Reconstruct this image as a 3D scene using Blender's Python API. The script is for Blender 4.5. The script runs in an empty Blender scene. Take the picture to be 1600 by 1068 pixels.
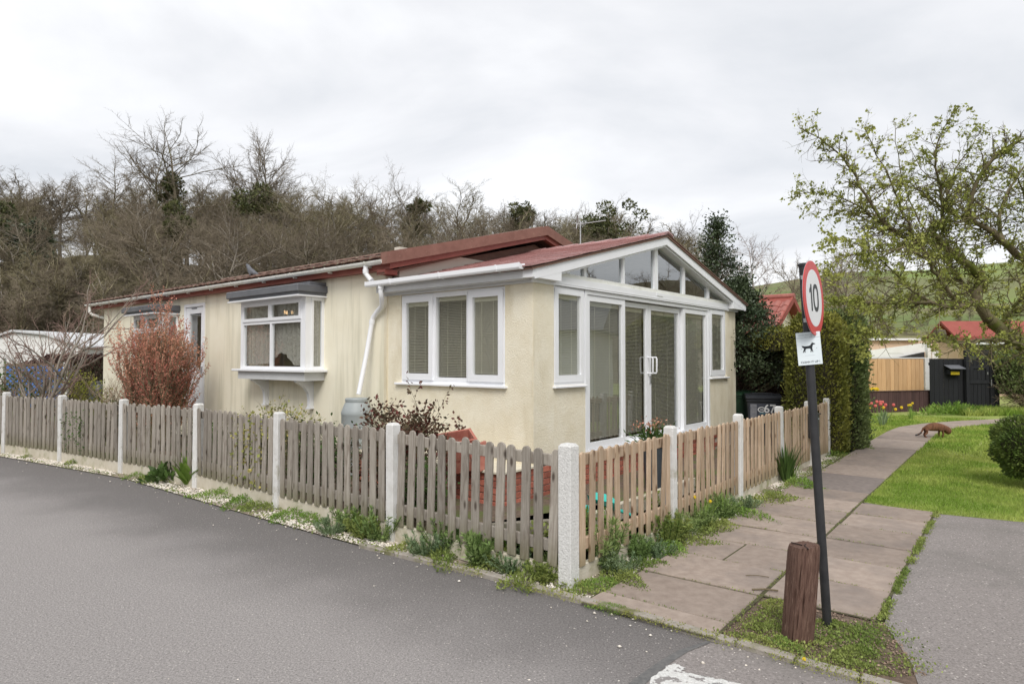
import bpy, math, random
import numpy as np
from math import sin, cos, pi, radians as R
from mathutils import Vector, Matrix, Euler

sc = bpy.context.scene
COL = sc.collection
random.seed(7)
RNG = np.random.default_rng(7)

# ------------------------------------------------------------------ camera
EYE = 1.6
PITCH = math.atan(26 / 1011.0)
cam_d = bpy.data.cameras.new('camera')
cam_d.lens = 36 * 1011 / 1600
cam_d.sensor_width = 36
cam_d.clip_end = 6000
cam = bpy.data.objects.new('camera', cam_d)
COL.objects.link(cam)
cam.location = (0, 0, EYE)
cam.rotation_euler = (pi / 2 + PITCH, 0, 0)
sc.camera = cam

# ------------------------------------------------------------------ sky
SUN_EL, SUN_AZ = R(47), R(180)      # azimuth clockwise from +Y: high behind the camera
world = bpy.data.worlds.new('World')
sc.world = world
world.use_nodes = True
nt = world.node_tree
nt.nodes.clear()
N = nt.nodes.new
out = N('ShaderNodeOutputWorld')
bg = N('ShaderNodeBackground')
bg.inputs['Strength'].default_value = 0.1
sky = N('ShaderNodeTexSky')
sky.sky_type = 'NISHITA'
sky.sun_disc = False
sky.sun_elevation = SUN_EL
sky.sun_rotation = SUN_AZ
tc = N('ShaderNodeTexCoord')
sep = N('ShaderNodeSeparateXYZ')
nt.links.new(tc.outputs['Generated'], sep.inputs[0])
ad = N('ShaderNodeMath'); ad.operation = 'MAXIMUM'; ad.inputs[1].default_value = 0.0
nt.links.new(sep.outputs[2], ad.inputs[0])
ad2 = N('ShaderNodeMath'); ad2.operation = 'ADD'; ad2.inputs[1].default_value = 0.22
nt.links.new(ad.outputs[0], ad2.inputs[0])
dv = []
for k in (0, 1):
    m = N('ShaderNodeMath'); m.operation = 'DIVIDE'
    nt.links.new(sep.outputs[k], m.inputs[0]); nt.links.new(ad2.outputs[0], m.inputs[1]); dv.append(m)
cmb = N('ShaderNodeCombineXYZ')
nt.links.new(dv[0].outputs[0], cmb.inputs[0]); nt.links.new(dv[1].outputs[0], cmb.inputs[1])
mp = N('ShaderNodeMapping'); mp.inputs['Location'].default_value = (3.1, 1.7, 0.4); mp.inputs['Scale'].default_value = (0.75, 1.0, 1)
nt.links.new(cmb.outputs[0], mp.inputs[0])
n1 = N('ShaderNodeTexNoise'); n1.inputs['Scale'].default_value = 1.25; n1.inputs['Detail'].default_value = 7; n1.inputs['Roughness'].default_value = 0.52
n1.inputs['Distortion'].default_value = 0.35
nt.links.new(mp.outputs[0], n1.inputs['Vector'])
cr = N('ShaderNodeValToRGB')
e = cr.color_ramp.elements
e[0].position = 0.34; e[0].color = (0.50, 0.515, 0.54, 1)
e[1].position = 0.62; e[1].color = (0.72, 0.725, 0.735, 1)
x = e.new(0.47); x.color = (0.60, 0.605, 0.622, 1)
nt.links.new(n1.outputs[0], cr.inputs[0])
sc10 = N('ShaderNodeVectorMath'); sc10.operation = 'SCALE'; sc10.inputs['Scale'].default_value = 10.0
nt.links.new(cr.outputs[0], sc10.inputs[0])
mx = N('ShaderNodeMix'); mx.data_type = 'RGBA'; mx.inputs['Factor'].default_value = 0.94
nt.links.new(sky.outputs[0], mx.inputs['A']); nt.links.new(sc10.outputs[0], mx.inputs['B'])
nt.links.new(mx.outputs['Result'], bg.inputs['Color'])
nt.links.new(bg.outputs[0], out.inputs[0])

sun_d = bpy.data.lights.new('sun', 'SUN')
sun_d.energy = 1.5
sun_d.angle = R(28)
sun_d.color = (1.0, 0.965, 0.91)
sun = bpy.data.objects.new('sun', sun_d)
COL.objects.link(sun)
sdir = Vector((sin(SUN_AZ) * cos(SUN_EL), cos(SUN_AZ) * cos(SUN_EL), sin(SUN_EL)))
sun.rotation_euler = sdir.to_track_quat('Z', 'Y').to_euler()
sun.location = (0, -5, 30)

sc.view_settings.view_transform = 'Standard'
sc.view_settings.look = 'None'
sc.view_settings.exposure = 0.66
sc.view_settings.gamma = 1
sc.view_settings.use_curve_mapping = False
sc.render.film_transparent = False
sc.cycles.max_bounces = 6
sc.cycles.transparent_max_bounces = 16

# ------------------------------------------------------------------ helpers
def tag(o, label=None, cat=None, group=None, kind=None):
    if label: o['label'] = label
    if cat: o['category'] = cat
    if group: o['group'] = group
    if kind: o['kind'] = kind
    return o

def empty(name, loc=(0, 0, 0), rz=0, parent=None):
    o = bpy.data.objects.new(name, None)
    o.empty_display_size = 0.1
    COL.objects.link(o)
    o.location = loc
    o.rotation_euler = (0, 0, rz)
    if parent: o.parent = parent
    return o

def link(name, me, parent=None, loc=(0, 0, 0), rot=(0, 0, 0), scale=(1, 1, 1)):
    o = bpy.data.objects.new(name, me)
    COL.objects.link(o)
    o.location = loc; o.rotation_euler = rot; o.scale = scale
    if parent: o.parent = parent
    return o

def mesh(name, v, f, mat, smooth=False):
    """f: list of faces, or numpy int array (n,k)"""
    me = bpy.data.meshes.new(name)
    if isinstance(f, np.ndarray):
        v = np.asarray(v, dtype=np.float32)
        n, k = f.shape
        me.vertices.add(len(v)); me.vertices.foreach_set('co', v.ravel())
        me.loops.add(n * k); me.loops.foreach_set('vertex_index', f.astype(np.int32).ravel())
        me.polygons.add(n)
        me.polygons.foreach_set('loop_start', np.arange(0, n * k, k, dtype=np.int32))
        me.polygons.foreach_set('loop_total', np.full(n, k, dtype=np.int32))
        me.update(calc_edges=True)
    else:
        me.from_pydata([tuple(p) for p in v], [], f)
        me.update()
    if smooth:
        me.polygons.foreach_set('use_smooth', [True] * len(me.polygons))
    me.materials.append(mat)
    return me

class MB:
    def __init__(s): s.v = []; s.f = []
    def add(s, v, f):
        b = len(s.v); s.v += [tuple(p) for p in v]; s.f += [tuple(i + b for i in q) for q in f]; return s
    def box(s, x0, x1, y0, y1, z0, z1):
        if x0 > x1: x0, x1 = x1, x0
        if y0 > y1: y0, y1 = y1, y0
        if z0 > z1: z0, z1 = z1, z0
        return s.add([(x0, y0, z0), (x1, y0, z0), (x1, y1, z0), (x0, y1, z0), (x0, y0, z1), (x1, y0, z1), (x1, y1, z1), (x0, y1, z1)],
                     [(0, 3, 2, 1), (4, 5, 6, 7), (0, 1, 5, 4), (1, 2, 6, 5), (2, 3, 7, 6), (3, 0, 4, 7)])
    def bbox(s, x0, x1, y0, y1, z0, z1, b=0.01):
        """box with chamfered edges"""
        X = [x0, x0 + b, x1 - b, x1]; Y = [y0, y0 + b, y1 - b, y1]; Z = [z0, z0 + b, z1 - b, z1]
        v = []; idx = {}
        for i in (0, 1):
            for j in (0, 1):
                for k in (0, 1):
                    a = [(X[0], X[1]), (X[3], X[2])][i]; c = [(Y[0], Y[1]), (Y[3], Y[2])][j]; d = [(Z[0], Z[1]), (Z[3], Z[2])][k]
                    idx[i, j, k] = len(v)
                    v += [(a[0], c[1], d[1]), (a[1], c[0], d[1]), (a[1], c[1], d[0])]
        q = []
        for ax in range(3):
            for sd in (0, 1):
                o = [a for a in range(3) if a != ax]
                cyc = [(0, 0), (1, 0), (1, 1), (0, 1)]
                r = []
                for p in cyc:
                    t = [0, 0, 0]; t[ax] = sd; t[o[0]] = p[0]; t[o[1]] = p[1]
                    r.append(idx[tuple(t)] + ax)
                q.append(tuple(r))
        for ax in range(3):
            o = [a for a in range(3) if a != ax]
            for p in (0, 1):
                for w in (0, 1):
                    t0 = [0, 0, 0]; t0[o[0]] = p; t0[o[1]] = w; t1 = list(t0); t1[ax] = 1
                    a0 = idx[tuple(t0)]; a1 = idx[tuple(t1)]
                    q.append((a0 + o[0], a1 + o[0], a1 + o[1], a0 + o[1]))
        for k in idx.values(): q.append((k, k + 1, k + 2))
        return s.add(v, q)
    def prism(s, poly, axis, a0, a1):
        """polygon in the two other axes (order kept), extruded along axis"""
        n = len(poly); v = []
        for a in (a0, a1):
            for p in poly:
                if axis == 0: v.append((a, p[0], p[1]))
                elif axis == 1: v.append((p[0], a, p[1]))
                else: v.append((p[0], p[1], a))
        f = [tuple(range(n)), tuple(range(2 * n - 1, n - 1, -1))]
        for i in range(n):
            j = (i + 1) % n; f.append((i, i + n, j + n, j))
        return s.add(v, f)
    def quad(s, a, b, c, d): return s.add([a, b, c, d], [(0, 1, 2, 3)])
    def tube(s, pts, r, n=8, caps=True):
        pts = [Vector(p) for p in pts]; m = len(pts)
        rr = r if isinstance(r, (list, tuple)) else [r] * m
        v = []
        for i, p in enumerate(pts):
            d = (pts[min(i + 1, m - 1)] - pts[max(i - 1, 0)]).normalized()
            a = d.orthogonal().normalized() if i == 0 else (pa - d * pa.dot(d)).normalized()
            pa = a; b = d.cross(a)
            for k in range(n):
                t = 2 * pi * k / n
                v.append(p + (a * cos(t) + b * sin(t)) * rr[i])
        f = []
        for i in range(m - 1):
            for k in range(n):
                j = (k + 1) % n
                f.append((i * n + k, i * n + j, (i + 1) * n + j, (i + 1) * n + k))
        if caps: f += [tuple(range(n - 1, -1, -1)), tuple(range((m - 1) * n, m * n))]
        return s.add(v, f)
    def lathe(s, prof, c=(0, 0, 0), n=24):
        v = []; m = len(prof)
        for (r, z) in prof:
            for k in range(n):
                t = 2 * pi * k / n; v.append((c[0] + r * cos(t), c[1] + r * sin(t), c[2] + z))
        f = []
        for i in range(m - 1):
            for k in range(n):
                j = (k + 1) % n; f.append((i * n + k, i * n + j, (i + 1) * n + j, (i + 1) * n + k))
        f += [tuple(range(n - 1, -1, -1)), tuple(range((m - 1) * n, m * n))]
        return s.add(v, f)
    def me(s, name, mat, smooth=False): return mesh(name, s.v, s.f, mat, smooth)
    def build(s, name, mat, parent=None, smooth=False, **k): return link(name, s.me(name, mat, smooth), parent, **k)

def autosmooth(o, ang=35):
    me = o.data
    me.polygons.foreach_set('use_smooth', [True] * len(me.polygons))
    me.set_sharp_from_angle(angle=R(ang))
    return o

# ------------------------------------------------------------------ materials
def mat(name, c1, c2=None, scale=8.0, rough=0.6, bump=0.0, bscale=None, detail=6, stretch=(1, 1, 1), rnd=0.0, isl=0.0,
        c3=None, c3scale=1.0, c3lo=0.55, c3hi=0.7, c3stretch=(1, 1, 1), space='Object', spec=0.5, metal=0.0, nrough=0.6, trans=0.0, lo=0.35, hi=0.65, coat=0.0):
    m = bpy.data.materials.new(name); m.use_nodes = True
    nt = m.node_tree; nd = nt.nodes; ln = nt.links
    b = nd['Principled BSDF']
    b.inputs['Roughness'].default_value = rough
    b.inputs['Specular IOR Level'].default_value = spec
    b.inputs['Metallic'].default_value = metal
    if coat: b.inputs['Coat Weight'].default_value = coat
    tc = nd.new('ShaderNodeTexCoord')
    src = tc.outputs[space] if space != 'World' else nd.new('ShaderNodeNewGeometry').outputs['Position']
    def noise(sc_, st, det, rg=0.6):
        mp = nd.new('ShaderNodeMapping'); mp.inputs['Scale'].default_value = st
        ln.new(src, mp.inputs[0])
        if space == 'Object' and rnd >= 0:
            oi = nd.new('ShaderNodeObjectInfo'); ml = nd.new('ShaderNodeVectorMath'); ml.operation = 'SCALE'; ml.inputs['Scale'].default_value = 37.0
            cb = nd.new('ShaderNodeCombineXYZ')
            for k in range(3): ln.new(oi.outputs['Random'], cb.inputs[k])
            ln.new(cb.outputs[0], ml.inputs[0]); ln.new(ml.outputs[0], mp.inputs['Location'])
        n = nd.new('ShaderNodeTexNoise'); n.inputs['Scale'].default_value = sc_; n.inputs['Detail'].default_value = det; n.inputs['Roughness'].default_value = rg
        ln.new(mp.outputs[0], n.inputs['Vector'])
        return n.outputs[0]
    def mixc(fac, a, bb):
        mx = nd.new('ShaderNodeMix'); mx.data_type = 'RGBA'
        if hasattr(fac, 'links'): ln.new(fac, mx.inputs['Factor'])
        else: mx.inputs['Factor'].default_value = fac
        for k, s in (('A', a), ('B', bb)):
            if hasattr(s, 'links'): ln.new(s, mx.inputs[k])
            else: mx.inputs[k].default_value = (*s, 1)
        return mx.outputs['Result']
    def rng(v, lo, hi):
        mr = nd.new('ShaderNodeMapRange'); mr.inputs['From Min'].default_value = lo; mr.inputs['From Max'].default_value = hi
        ln.new(v, mr.inputs['Value']); return mr.outputs[0]
    col = c1
    if c2: col = mixc(rng(noise(scale, stretch, detail, nrough), lo, hi), c1, c2)
    if c3: col = mixc(rng(noise(c3scale, c3stretch, 5), c3lo, c3hi), col, c3)
    if rnd > 0 or isl > 0:
        def vary(col, val, amt):
            mr = nd.new('ShaderNodeMapRange'); mr.inputs['To Min'].default_value = 1 - amt; mr.inputs['To Max'].default_value = 1 + amt
            ln.new(val, mr.inputs['Value'])
            vm = nd.new('ShaderNodeVectorMath'); vm.operation = 'SCALE'
            if hasattr(col, 'links'): ln.new(col, vm.inputs[0])
            else: vm.inputs[0].default_value = col
            ln.new(mr.outputs[0], vm.inputs['Scale']); return vm.outputs[0]
        if rnd > 0:
            oi = nd.new('ShaderNodeObjectInfo'); col = vary(col, oi.outputs['Random'], rnd)
        if isl > 0:
            g = nd.new('ShaderNodeNewGeometry'); col = vary(col, g.outputs['Random Per Island'], isl)
    if hasattr(col, 'links'): ln.new(col, b.inputs['Base Color'])
    else: b.inputs['Base Color'].default_value = (*col, 1)
    if bump > 0:
        bp = nd.new('ShaderNodeBump'); bp.inputs['Strength'].default_value = min(1, bump); bp.inputs['Distance'].default_value = 0.01 * max(1, bump)
        ln.new(noise(bscale or scale, stretch, 8), bp.inputs['Height']); ln.new(bp.outputs[0], b.inputs['Normal'])
    if trans > 0:
        tr = nd.new('ShaderNodeBsdfTranslucent')
        if hasattr(col, 'links'): ln.new(col, tr.inputs[0])
        else: tr.inputs[0].default_value = (*col, 1)
        ms = nd.new('ShaderNodeMixShader'); ms.inputs[0].default_value = trans
        ln.new(b.outputs[0], ms.inputs[1]); ln.new(tr.outputs[0], ms.inputs[2]); ln.new(ms.outputs[0], nd['Material Output'].inputs[0])
    return m

def glass(name, tint=(0.82, 0.87, 0.85), base=0.07):
    m = bpy.data.materials.new(name); m.use_nodes = True
    nt = m.node_tree; nd = nt.nodes; ln = nt.links; nd.remove(nd['Principled BSDF'])
    lw = nd.new('ShaderNodeLayerWeight'); lw.inputs[0].default_value = 0.5
    p = nd.new('ShaderNodeMath'); p.operation = 'POWER'; p.inputs[1].default_value = 3.5
    ln.new(lw.outputs['Facing'], p.inputs[0])
    mr = nd.new('ShaderNodeMapRange'); mr.inputs['To Min'].default_value = base; mr.inputs['To Max'].default_value = 0.95
    ln.new(p.outputs[0], mr.inputs[0])
    t = nd.new('ShaderNodeBsdfTransparent'); t.inputs[0].default_value = (*tint, 1)
    g = nd.new('ShaderNodeBsdfGlossy'); g.inputs['Roughness'].default_value = 0.01; g.inputs[0].default_value = (0.93, 0.96, 0.97, 1)
    n = nd.new('ShaderNodeTexNoise'); n.inputs['Scale'].default_value = 1.3; n.inputs['Detail'].default_value = 1
    bp = nd.new('ShaderNodeBump'); bp.inputs['Strength'].default_value = 0.06; bp.inputs['Distance'].default_value = 0.02
    tcn = nd.new('ShaderNodeTexCoord'); ln.new(tcn.outputs['Object'], n.inputs['Vector'])
    ln.new(n.outputs[0], bp.inputs['Height']); ln.new(bp.outputs[0], g.inputs['Normal'])
    ms = nd.new('ShaderNodeMixShader'); ln.new(mr.outputs[0], ms.inputs[0]); ln.new(t.outputs[0], ms.inputs[1]); ln.new(g.outputs[0], ms.inputs[2])
    ln.new(ms.outputs[0], nd['Material Output'].inputs[0])
    return m

def emis(name, c, s):
    m = bpy.data.materials.new(name); m.use_nodes = True
    b = m.node_tree.nodes['Principled BSDF']; b.inputs['Emission Color'].default_value = (*c, 1); b.inputs['Emission Strength'].default_value = s
    return m

M = {}
M['asphalt'] = mat('asphalt', (0.15, 0.138, 0.134), (0.46, 0.43, 0.415), 80, 0.9, 0.9, 110, space='World', c3=(0.245, 0.232, 0.23), c3scale=0.45, c3lo=0.56, c3hi=0.9, lo=0.34, hi=0.66, nrough=0.85, spec=0.25)
def strip(m):
    # the road has a darker, smoother band about 0.8 m wide laid along the verge
    nt = m.node_tree; nd = nt.nodes; ln = nt.links; b = nd['Principled BSDF']; old = b.inputs['Base Color'].links[0].from_socket
    g = nd.new('ShaderNodeNewGeometry'); d = nd.new('ShaderNodeVectorMath'); d.operation = 'DOT_PRODUCT'; d.inputs[1].default_value = (.584, .81, 0)
    ln.new(g.outputs['Position'], d.inputs[0]); n = nd.new('ShaderNodeTexNoise'); n.inputs['Scale'].default_value = 1.3; n.inputs['Detail'].default_value = 4; ln.new(g.outputs['Position'], n.inputs['Vector'])
    a = nd.new('ShaderNodeMath'); a.operation = 'MULTIPLY_ADD'; a.inputs[1].default_value = 1.1; ln.new(n.outputs[0], a.inputs[0]); ln.new(d.outputs['Value'], a.inputs[2])
    mr = nd.new('ShaderNodeMapRange'); mr.interpolation_type = 'SMOOTHSTEP'; mr.inputs['From Min'].default_value = 2.75; mr.inputs['From Max'].default_value = 4.15; mr.inputs['To Min'].default_value = 1.0; mr.inputs['To Max'].default_value = 0.56
    ln.new(a.outputs[0], mr.inputs[0]); vm = nd.new('ShaderNodeVectorMath'); vm.operation = 'SCALE'; ln.new(old, vm.inputs[0]); ln.new(mr.outputs[0], vm.inputs['Scale']); ln.new(vm.outputs[0], b.inputs['Base Color'])
strip(M['asphalt'])
def specks(m, sc_=60, lim=.16, amt=.75):
    # exposed pale and dark aggregate
    nt = m.node_tree; nd = nt.nodes; ln = nt.links; b = nd['Principled BSDF']; old = b.inputs['Base Color'].links[0].from_socket
    g = nd.new('ShaderNodeNewGeometry'); v = nd.new('ShaderNodeTexVoronoi'); v.inputs['Scale'].default_value = sc_; ln.new(g.outputs['Position'], v.inputs['Vector'])
    mr = nd.new('ShaderNodeMapRange'); mr.inputs['From Min'].default_value = lim + .1; mr.inputs['From Max'].default_value = lim; mr.inputs['To Max'].default_value = amt; ln.new(v.outputs['Distance'], mr.inputs[0])
    sp = nd.new('ShaderNodeSeparateColor'); ln.new(v.outputs['Color'], sp.inputs[0]); gt = nd.new('ShaderNodeMath'); gt.operation = 'GREATER_THAN'; gt.inputs[1].default_value = .72; ln.new(sp.outputs[0], gt.inputs[0])
    mu = nd.new('ShaderNodeMath'); mu.operation = 'MULTIPLY'; ln.new(mr.outputs[0], mu.inputs[0]); ln.new(gt.outputs[0], mu.inputs[1])
    cr_ = nd.new('ShaderNodeValToRGB'); cr_.color_ramp.interpolation = 'CONSTANT'; cr_.color_ramp.elements[0].color = (.09, .085, .08, 1); cr_.color_ramp.elements[1].color = (.62, .57, .53, 1); cr_.color_ramp.elements[1].position = .45; ln.new(sp.outputs[1], cr_.inputs[0])
    mx = nd.new('ShaderNodeMix'); mx.data_type = 'RGBA'; ln.new(mu.outputs[0], mx.inputs['Factor']); ln.new(old, mx.inputs['A']); ln.new(cr_.outputs[0], mx.inputs['B']); ln.new(mx.outputs['Result'], b.inputs['Base Color'])
specks(M['asphalt'])
M['asphalt_old'] = mat('asphalt_old', (0.165, 0.148, 0.139), (0.375, 0.34, 0.325), 75, 0.95, 0.8, 110, space='World', c3=(0.185, 0.172, 0.16), c3scale=0.9, c3lo=0.52, c3hi=0.8, lo=0.33, hi=0.67, nrough=0.8, spec=0.2)
specks(M['asphalt_old'], 50, .2, .8)
M['crack'] = mat('crack', (0.10, 0.10, 0.10), (0.16, 0.155, 0.15), 30, 0.9, 0.4, space='World')
M['paint'] = mat('road_paint', (0.70, 0.70, 0.68), (0.52, 0.51, 0.49), 70, 0.8, 0.6, 90, space='World', c3=(0.25, 0.232, 0.225), c3scale=16, c3lo=0.54, c3hi=0.58)
M['kerb'] = mat('kerb_concrete', (0.30, 0.265, 0.225), (0.36, 0.33, 0.29), 30, 0.9, 0.6, 90, space='World', c3=(0.14, 0.14, 0.05), c3scale=3.5, c3lo=0.52, c3hi=0.68)
M['slab'] = mat('slab_concrete', (0.27, 0.215, 0.18), (0.36, 0.295, 0.25), 14, 0.9, 0.35, 60, rnd=0.15, c3=(0.22, 0.185, 0.165), c3scale=2.2, c3lo=0.48, c3hi=0.75, lo=0.3, hi=0.7, spec=0.25)
M['slab_joint'] = mat('slab_joint', (0.06, 0.05, 0.03), (0.10, 0.10, 0.04), 20, 1.0, space='World')
M['slab_dark'] = mat('slab_dark', (0.20, 0.17, 0.155), (0.26, 0.22, 0.20), 14, 0.9, 0.35, 60, rnd=0.05, spec=0.25)
M['soil'] = mat('soil', (0.10, 0.07, 0.05), (0.18, 0.13, 0.095), 25, 1.0, 1.0, 60, space='World', c3=(0.11, 0.13, 0.04), c3scale=2.0, c3lo=0.5, c3hi=0.62)
M['verge'] = mat('verge_soil', (0.24, 0.19, 0.15), (0.40, 0.33, 0.27), 60, 1.0, 1.0, 80, space='World', c3=(0.14, 0.17, 0.05), c3scale=3.0, c3lo=0.46, c3hi=0.6)
M['stone'] = mat('gravel_stone', (0.66, 0.58, 0.48), (0.78, 0.74, 0.68), 10, 0.8, isl=0.3)
M['chip'] = mat('bark_chip', (0.22, 0.15, 0.11), (0.36, 0.27, 0.2), 10, 0.9, isl=0.35)
M['lawn'] = mat('lawn_ground', (0.185, 0.25, 0.045), (0.26, 0.32, 0.07), 1.1, 1.0, 0.6, 40, space='World', c3=(0.36, 0.36, 0.13), c3scale=0.45, c3lo=0.45, c3hi=0.7)
M['grass'] = mat('grass_blade', (0.215, 0.33, 0.05), (0.43, 0.49, 0.13), 0.9, 0.7, space='World', isl=0.35, trans=0.35, spec=0.2, lo=0.42, hi=0.6)
M['field'] = mat('hill_field', (0.15, 0.24, 0.04), (0.22, 0.29, 0.06), 0.06, 1.0, space='World', c3=(0.16, 0.17, 0.07), c3scale=0.035, c3lo=0.42, c3hi=0.6)
M['woodfloor'] = mat('wood_floor', (0.085, 0.07, 0.042), (0.13, 0.115, 0.055), 0.9, 1.0, space='World')
M['scrubfloor'] = mat('scrub_ground', (0.15, 0.135, 0.06), (0.20, 0.19, 0.085), 0.35, 1.0, space='World', c3=(0.13, 0.17, 0.05), c3scale=0.12, c3lo=0.45, c3hi=0.6)
M['ground'] = mat('ground_grass', (0.14, 0.17, 0.06), (0.20, 0.19, 0.09), 0.5, 1.0, 0.5, 20, space='World')
M['moss'] = mat('moss', (0.20, 0.23, 0.04), (0.32, 0.31, 0.08), 30, 1.0, 0.6, isl=0.3, space='World')
M['render'] = mat('cream_roughcast', (0.77, 0.70, 0.54), (0.84, 0.785, 0.645), 3, 0.92, 0.9, 55, c3=(0.56, 0.48, 0.32), c3scale=2.2, c3stretch=(1, 1, 0.22), c3lo=0.5, c3hi=0.74, spec=0.2, nrough=0.7)
M['board'] = mat('cream_board', (0.83, 0.775, 0.62), (0.87, 0.825, 0.68), 2, 0.75, 0.12, 30, c3=(0.56, 0.53, 0.40), c3scale=4.0, c3stretch=(1, 1.0, 0.09), c3lo=0.50, c3hi=0.76, spec=0.3)
M['upvc'] = mat('white_upvc', (0.86, 0.87, 0.90), (0.83, 0.84, 0.86), 3, 0.35, rnd=0.01)
M['upvc_dirty'] = mat('weathered_white_plastic', (0.84, 0.84, 0.81), (0.74, 0.74, 0.68), 5, 0.4, c3=(0.45, 0.45, 0.36), c3scale=9, c3lo=0.6, c3hi=0.8, stretch=(1, 1, 3))
M['greytrim'] = mat('grey_trim', (0.60, 0.61, 0.62), (0.66, 0.67, 0.68), 4, 0.5)
M['canopy'] = mat('dark_grey_canopy', (0.115, 0.12, 0.135), (0.15, 0.155, 0.165), 3, 0.5)
M['redtrim'] = mat('red_fascia', (0.23, 0.058, 0.043), (0.28, 0.08, 0.058), 5, 0.55)
M['oxide'] = mat('brown_verge', (0.20, 0.095, 0.072), (0.26, 0.13, 0.10), 5, 0.75, 0.2, 60, c3=(0.42, 0.30, 0.22), c3scale=30, c3lo=0.66, c3hi=0.75)
M['tile'] = mat('brown_roof_tile', (0.13, 0.065, 0.048), (0.21, 0.12, 0.09), 12, 0.85, 0.5, 60, rnd=0.12, c3=(0.30, 0.29, 0.20), c3scale=14, c3lo=0.56, c3hi=0.66)
M['slate'] = mat('pink_slate', (0.33, 0.165, 0.155), (0.43, 0.245, 0.23), 14, 0.35, 0.3, 40, rnd=0.14, stretch=(1, 5, 1))
M['pantile'] = mat('red_pantile', (0.30, 0.095, 0.075), (0.37, 0.13, 0.10), 6, 0.5, rnd=0.1)
M['gablewood'] = mat('brown_gable_board', (0.16, 0.09, 0.065), (0.21, 0.12, 0.09), 6, 0.8, stretch=(1, 1, 6))
M['brick'] = mat('red_brick', (0.33, 0.095, 0.065), (0.42, 0.15, 0.10), 20, 0.85, 0.6, 70, rnd=0.28)
M['mortar'] = mat('mortar', (0.36, 0.30, 0.25), (0.44, 0.38, 0.32), 20, 0.95, 0.4)
M['paving'] = mat('cream_paving', (0.66, 0.60, 0.46), (0.72, 0.67, 0.55), 8, 0.9, 0.3)
M['picket_old'] = mat('weathered_picket_wood', (0.265, 0.235, 0.20), (0.38, 0.345, 0.30), 9, 0.9, 0.6, 40, stretch=(6, 6, 0.5), rnd=0.2, c3=(0.17, 0.135, 0.11), c3scale=7, c3stretch=(3, 3, 0.6), c3lo=0.55, c3hi=0.75, spec=0.2)
M['picket_new'] = mat('tan_picket_wood', (0.43, 0.315, 0.215), (0.54, 0.42, 0.31), 9, 0.85, 0.5, 40, stretch=(6, 6, 0.5), rnd=0.2, c3=(0.27, 0.18, 0.12), c3scale=7, c3stretch=(3, 3, 0.6), c3lo=0.57, c3hi=0.75, spec=0.2)
def knots(m, dark=(.10, .08, .065)):
    nt = m.node_tree; nd = nt.nodes; ln = nt.links; b = nd['Principled BSDF']; old = b.inputs['Base Color'].links[0].from_socket
    tc = nd.new('ShaderNodeTexCoord'); oi = nd.new('ShaderNodeObjectInfo'); cb = nd.new('ShaderNodeCombineXYZ'); mp = nd.new('ShaderNodeMapping')
    mu = nd.new('ShaderNodeMath'); mu.operation = 'MULTIPLY'; mu.inputs[1].default_value = 91.0; ln.new(oi.outputs['Random'], mu.inputs[0])
    ln.new(mu.outputs[0], cb.inputs[0]); ln.new(mu.outputs[0], cb.inputs[2]); ln.new(cb.outputs[0], mp.inputs['Location']); mp.inputs['Scale'].default_value = (11, 2, 4.2)
    ln.new(tc.outputs['Object'], mp.inputs[0]); v = nd.new('ShaderNodeTexVoronoi'); v.inputs['Scale'].default_value = 1.0; v.inputs['Randomness'].default_value = 1.0; ln.new(mp.outputs[0], v.inputs['Vector'])
    mr = nd.new('ShaderNodeMapRange'); mr.inputs['From Min'].default_value = .20; mr.inputs['From Max'].default_value = .09; ln.new(v.outputs['Distance'], mr.inputs[0])
    # grain lines
    w = nd.new('ShaderNodeTexNoise'); w.inputs['Scale'].default_value = 1.0; w.inputs['Detail'].default_value = 3; mp2 = nd.new('ShaderNodeMapping'); mp2.inputs['Scale'].default_value = (150, 40, 2.2)
    ln.new(tc.outputs['Object'], mp2.inputs[0]); ln.new(cb.outputs[0], mp2.inputs['Location']); ln.new(mp2.outputs[0], w.inputs['Vector'])
    mr2 = nd.new('ShaderNodeMapRange'); mr2.inputs['From Min'].default_value = .55; mr2.inputs['From Max'].default_value = .72; mr2.inputs['To Max'].default_value = .45; ln.new(w.outputs[0], mr2.inputs[0])
    # green algae at the foot
    sp = nd.new('ShaderNodeSeparateXYZ'); ln.new(tc.outputs['Object'], sp.inputs[0]); mr3 = nd.new('ShaderNodeMapRange'); mr3.inputs['From Min'].default_value = .22; mr3.inputs['From Max'].default_value = .0; mr3.inputs['To Max'].default_value = .55; ln.new(sp.outputs[2], mr3.inputs[0])
    def mixc(f, a, c):
        mx = nd.new('ShaderNodeMix'); mx.data_type = 'RGBA'; ln.new(f, mx.inputs['Factor']); ln.new(a, mx.inputs['A']); mx.inputs['B'].default_value = (*c, 1); return mx.outputs['Result']
    ln.new(mixc(mr3.outputs[0], mixc(mr.outputs[0], mixc(mr2.outputs[0], old, tuple(c * 1.5 for c in dark)), dark), (.15, .14, .06)), b.inputs['Base Color'])
knots(M['picket_old']); knots(M['picket_new'], (.17, .10, .06))
M['post'] = mat('concrete_post', (0.62, 0.61, 0.585), (0.72, 0.715, 0.70), 12, 0.9, 0.5, 80, rnd=0.05, c3=(0.45, 0.43, 0.36), c3scale=7, c3lo=0.58, c3hi=0.7)
M['post_rough'] = mat('pitted_concrete', (0.60, 0.595, 0.575), (0.72, 0.715, 0.695), 60, 0.95, 1.0, 75, lo=0.38, hi=0.5)
M['gravelboard'] = mat('gravel_board', (0.52, 0.47, 0.37), (0.62, 0.57, 0.48), 7, 0.9, 0.4, 60, c3=(0.28, 0.28, 0.14), c3scale=5, c3lo=0.52, c3hi=0.7)
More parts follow.
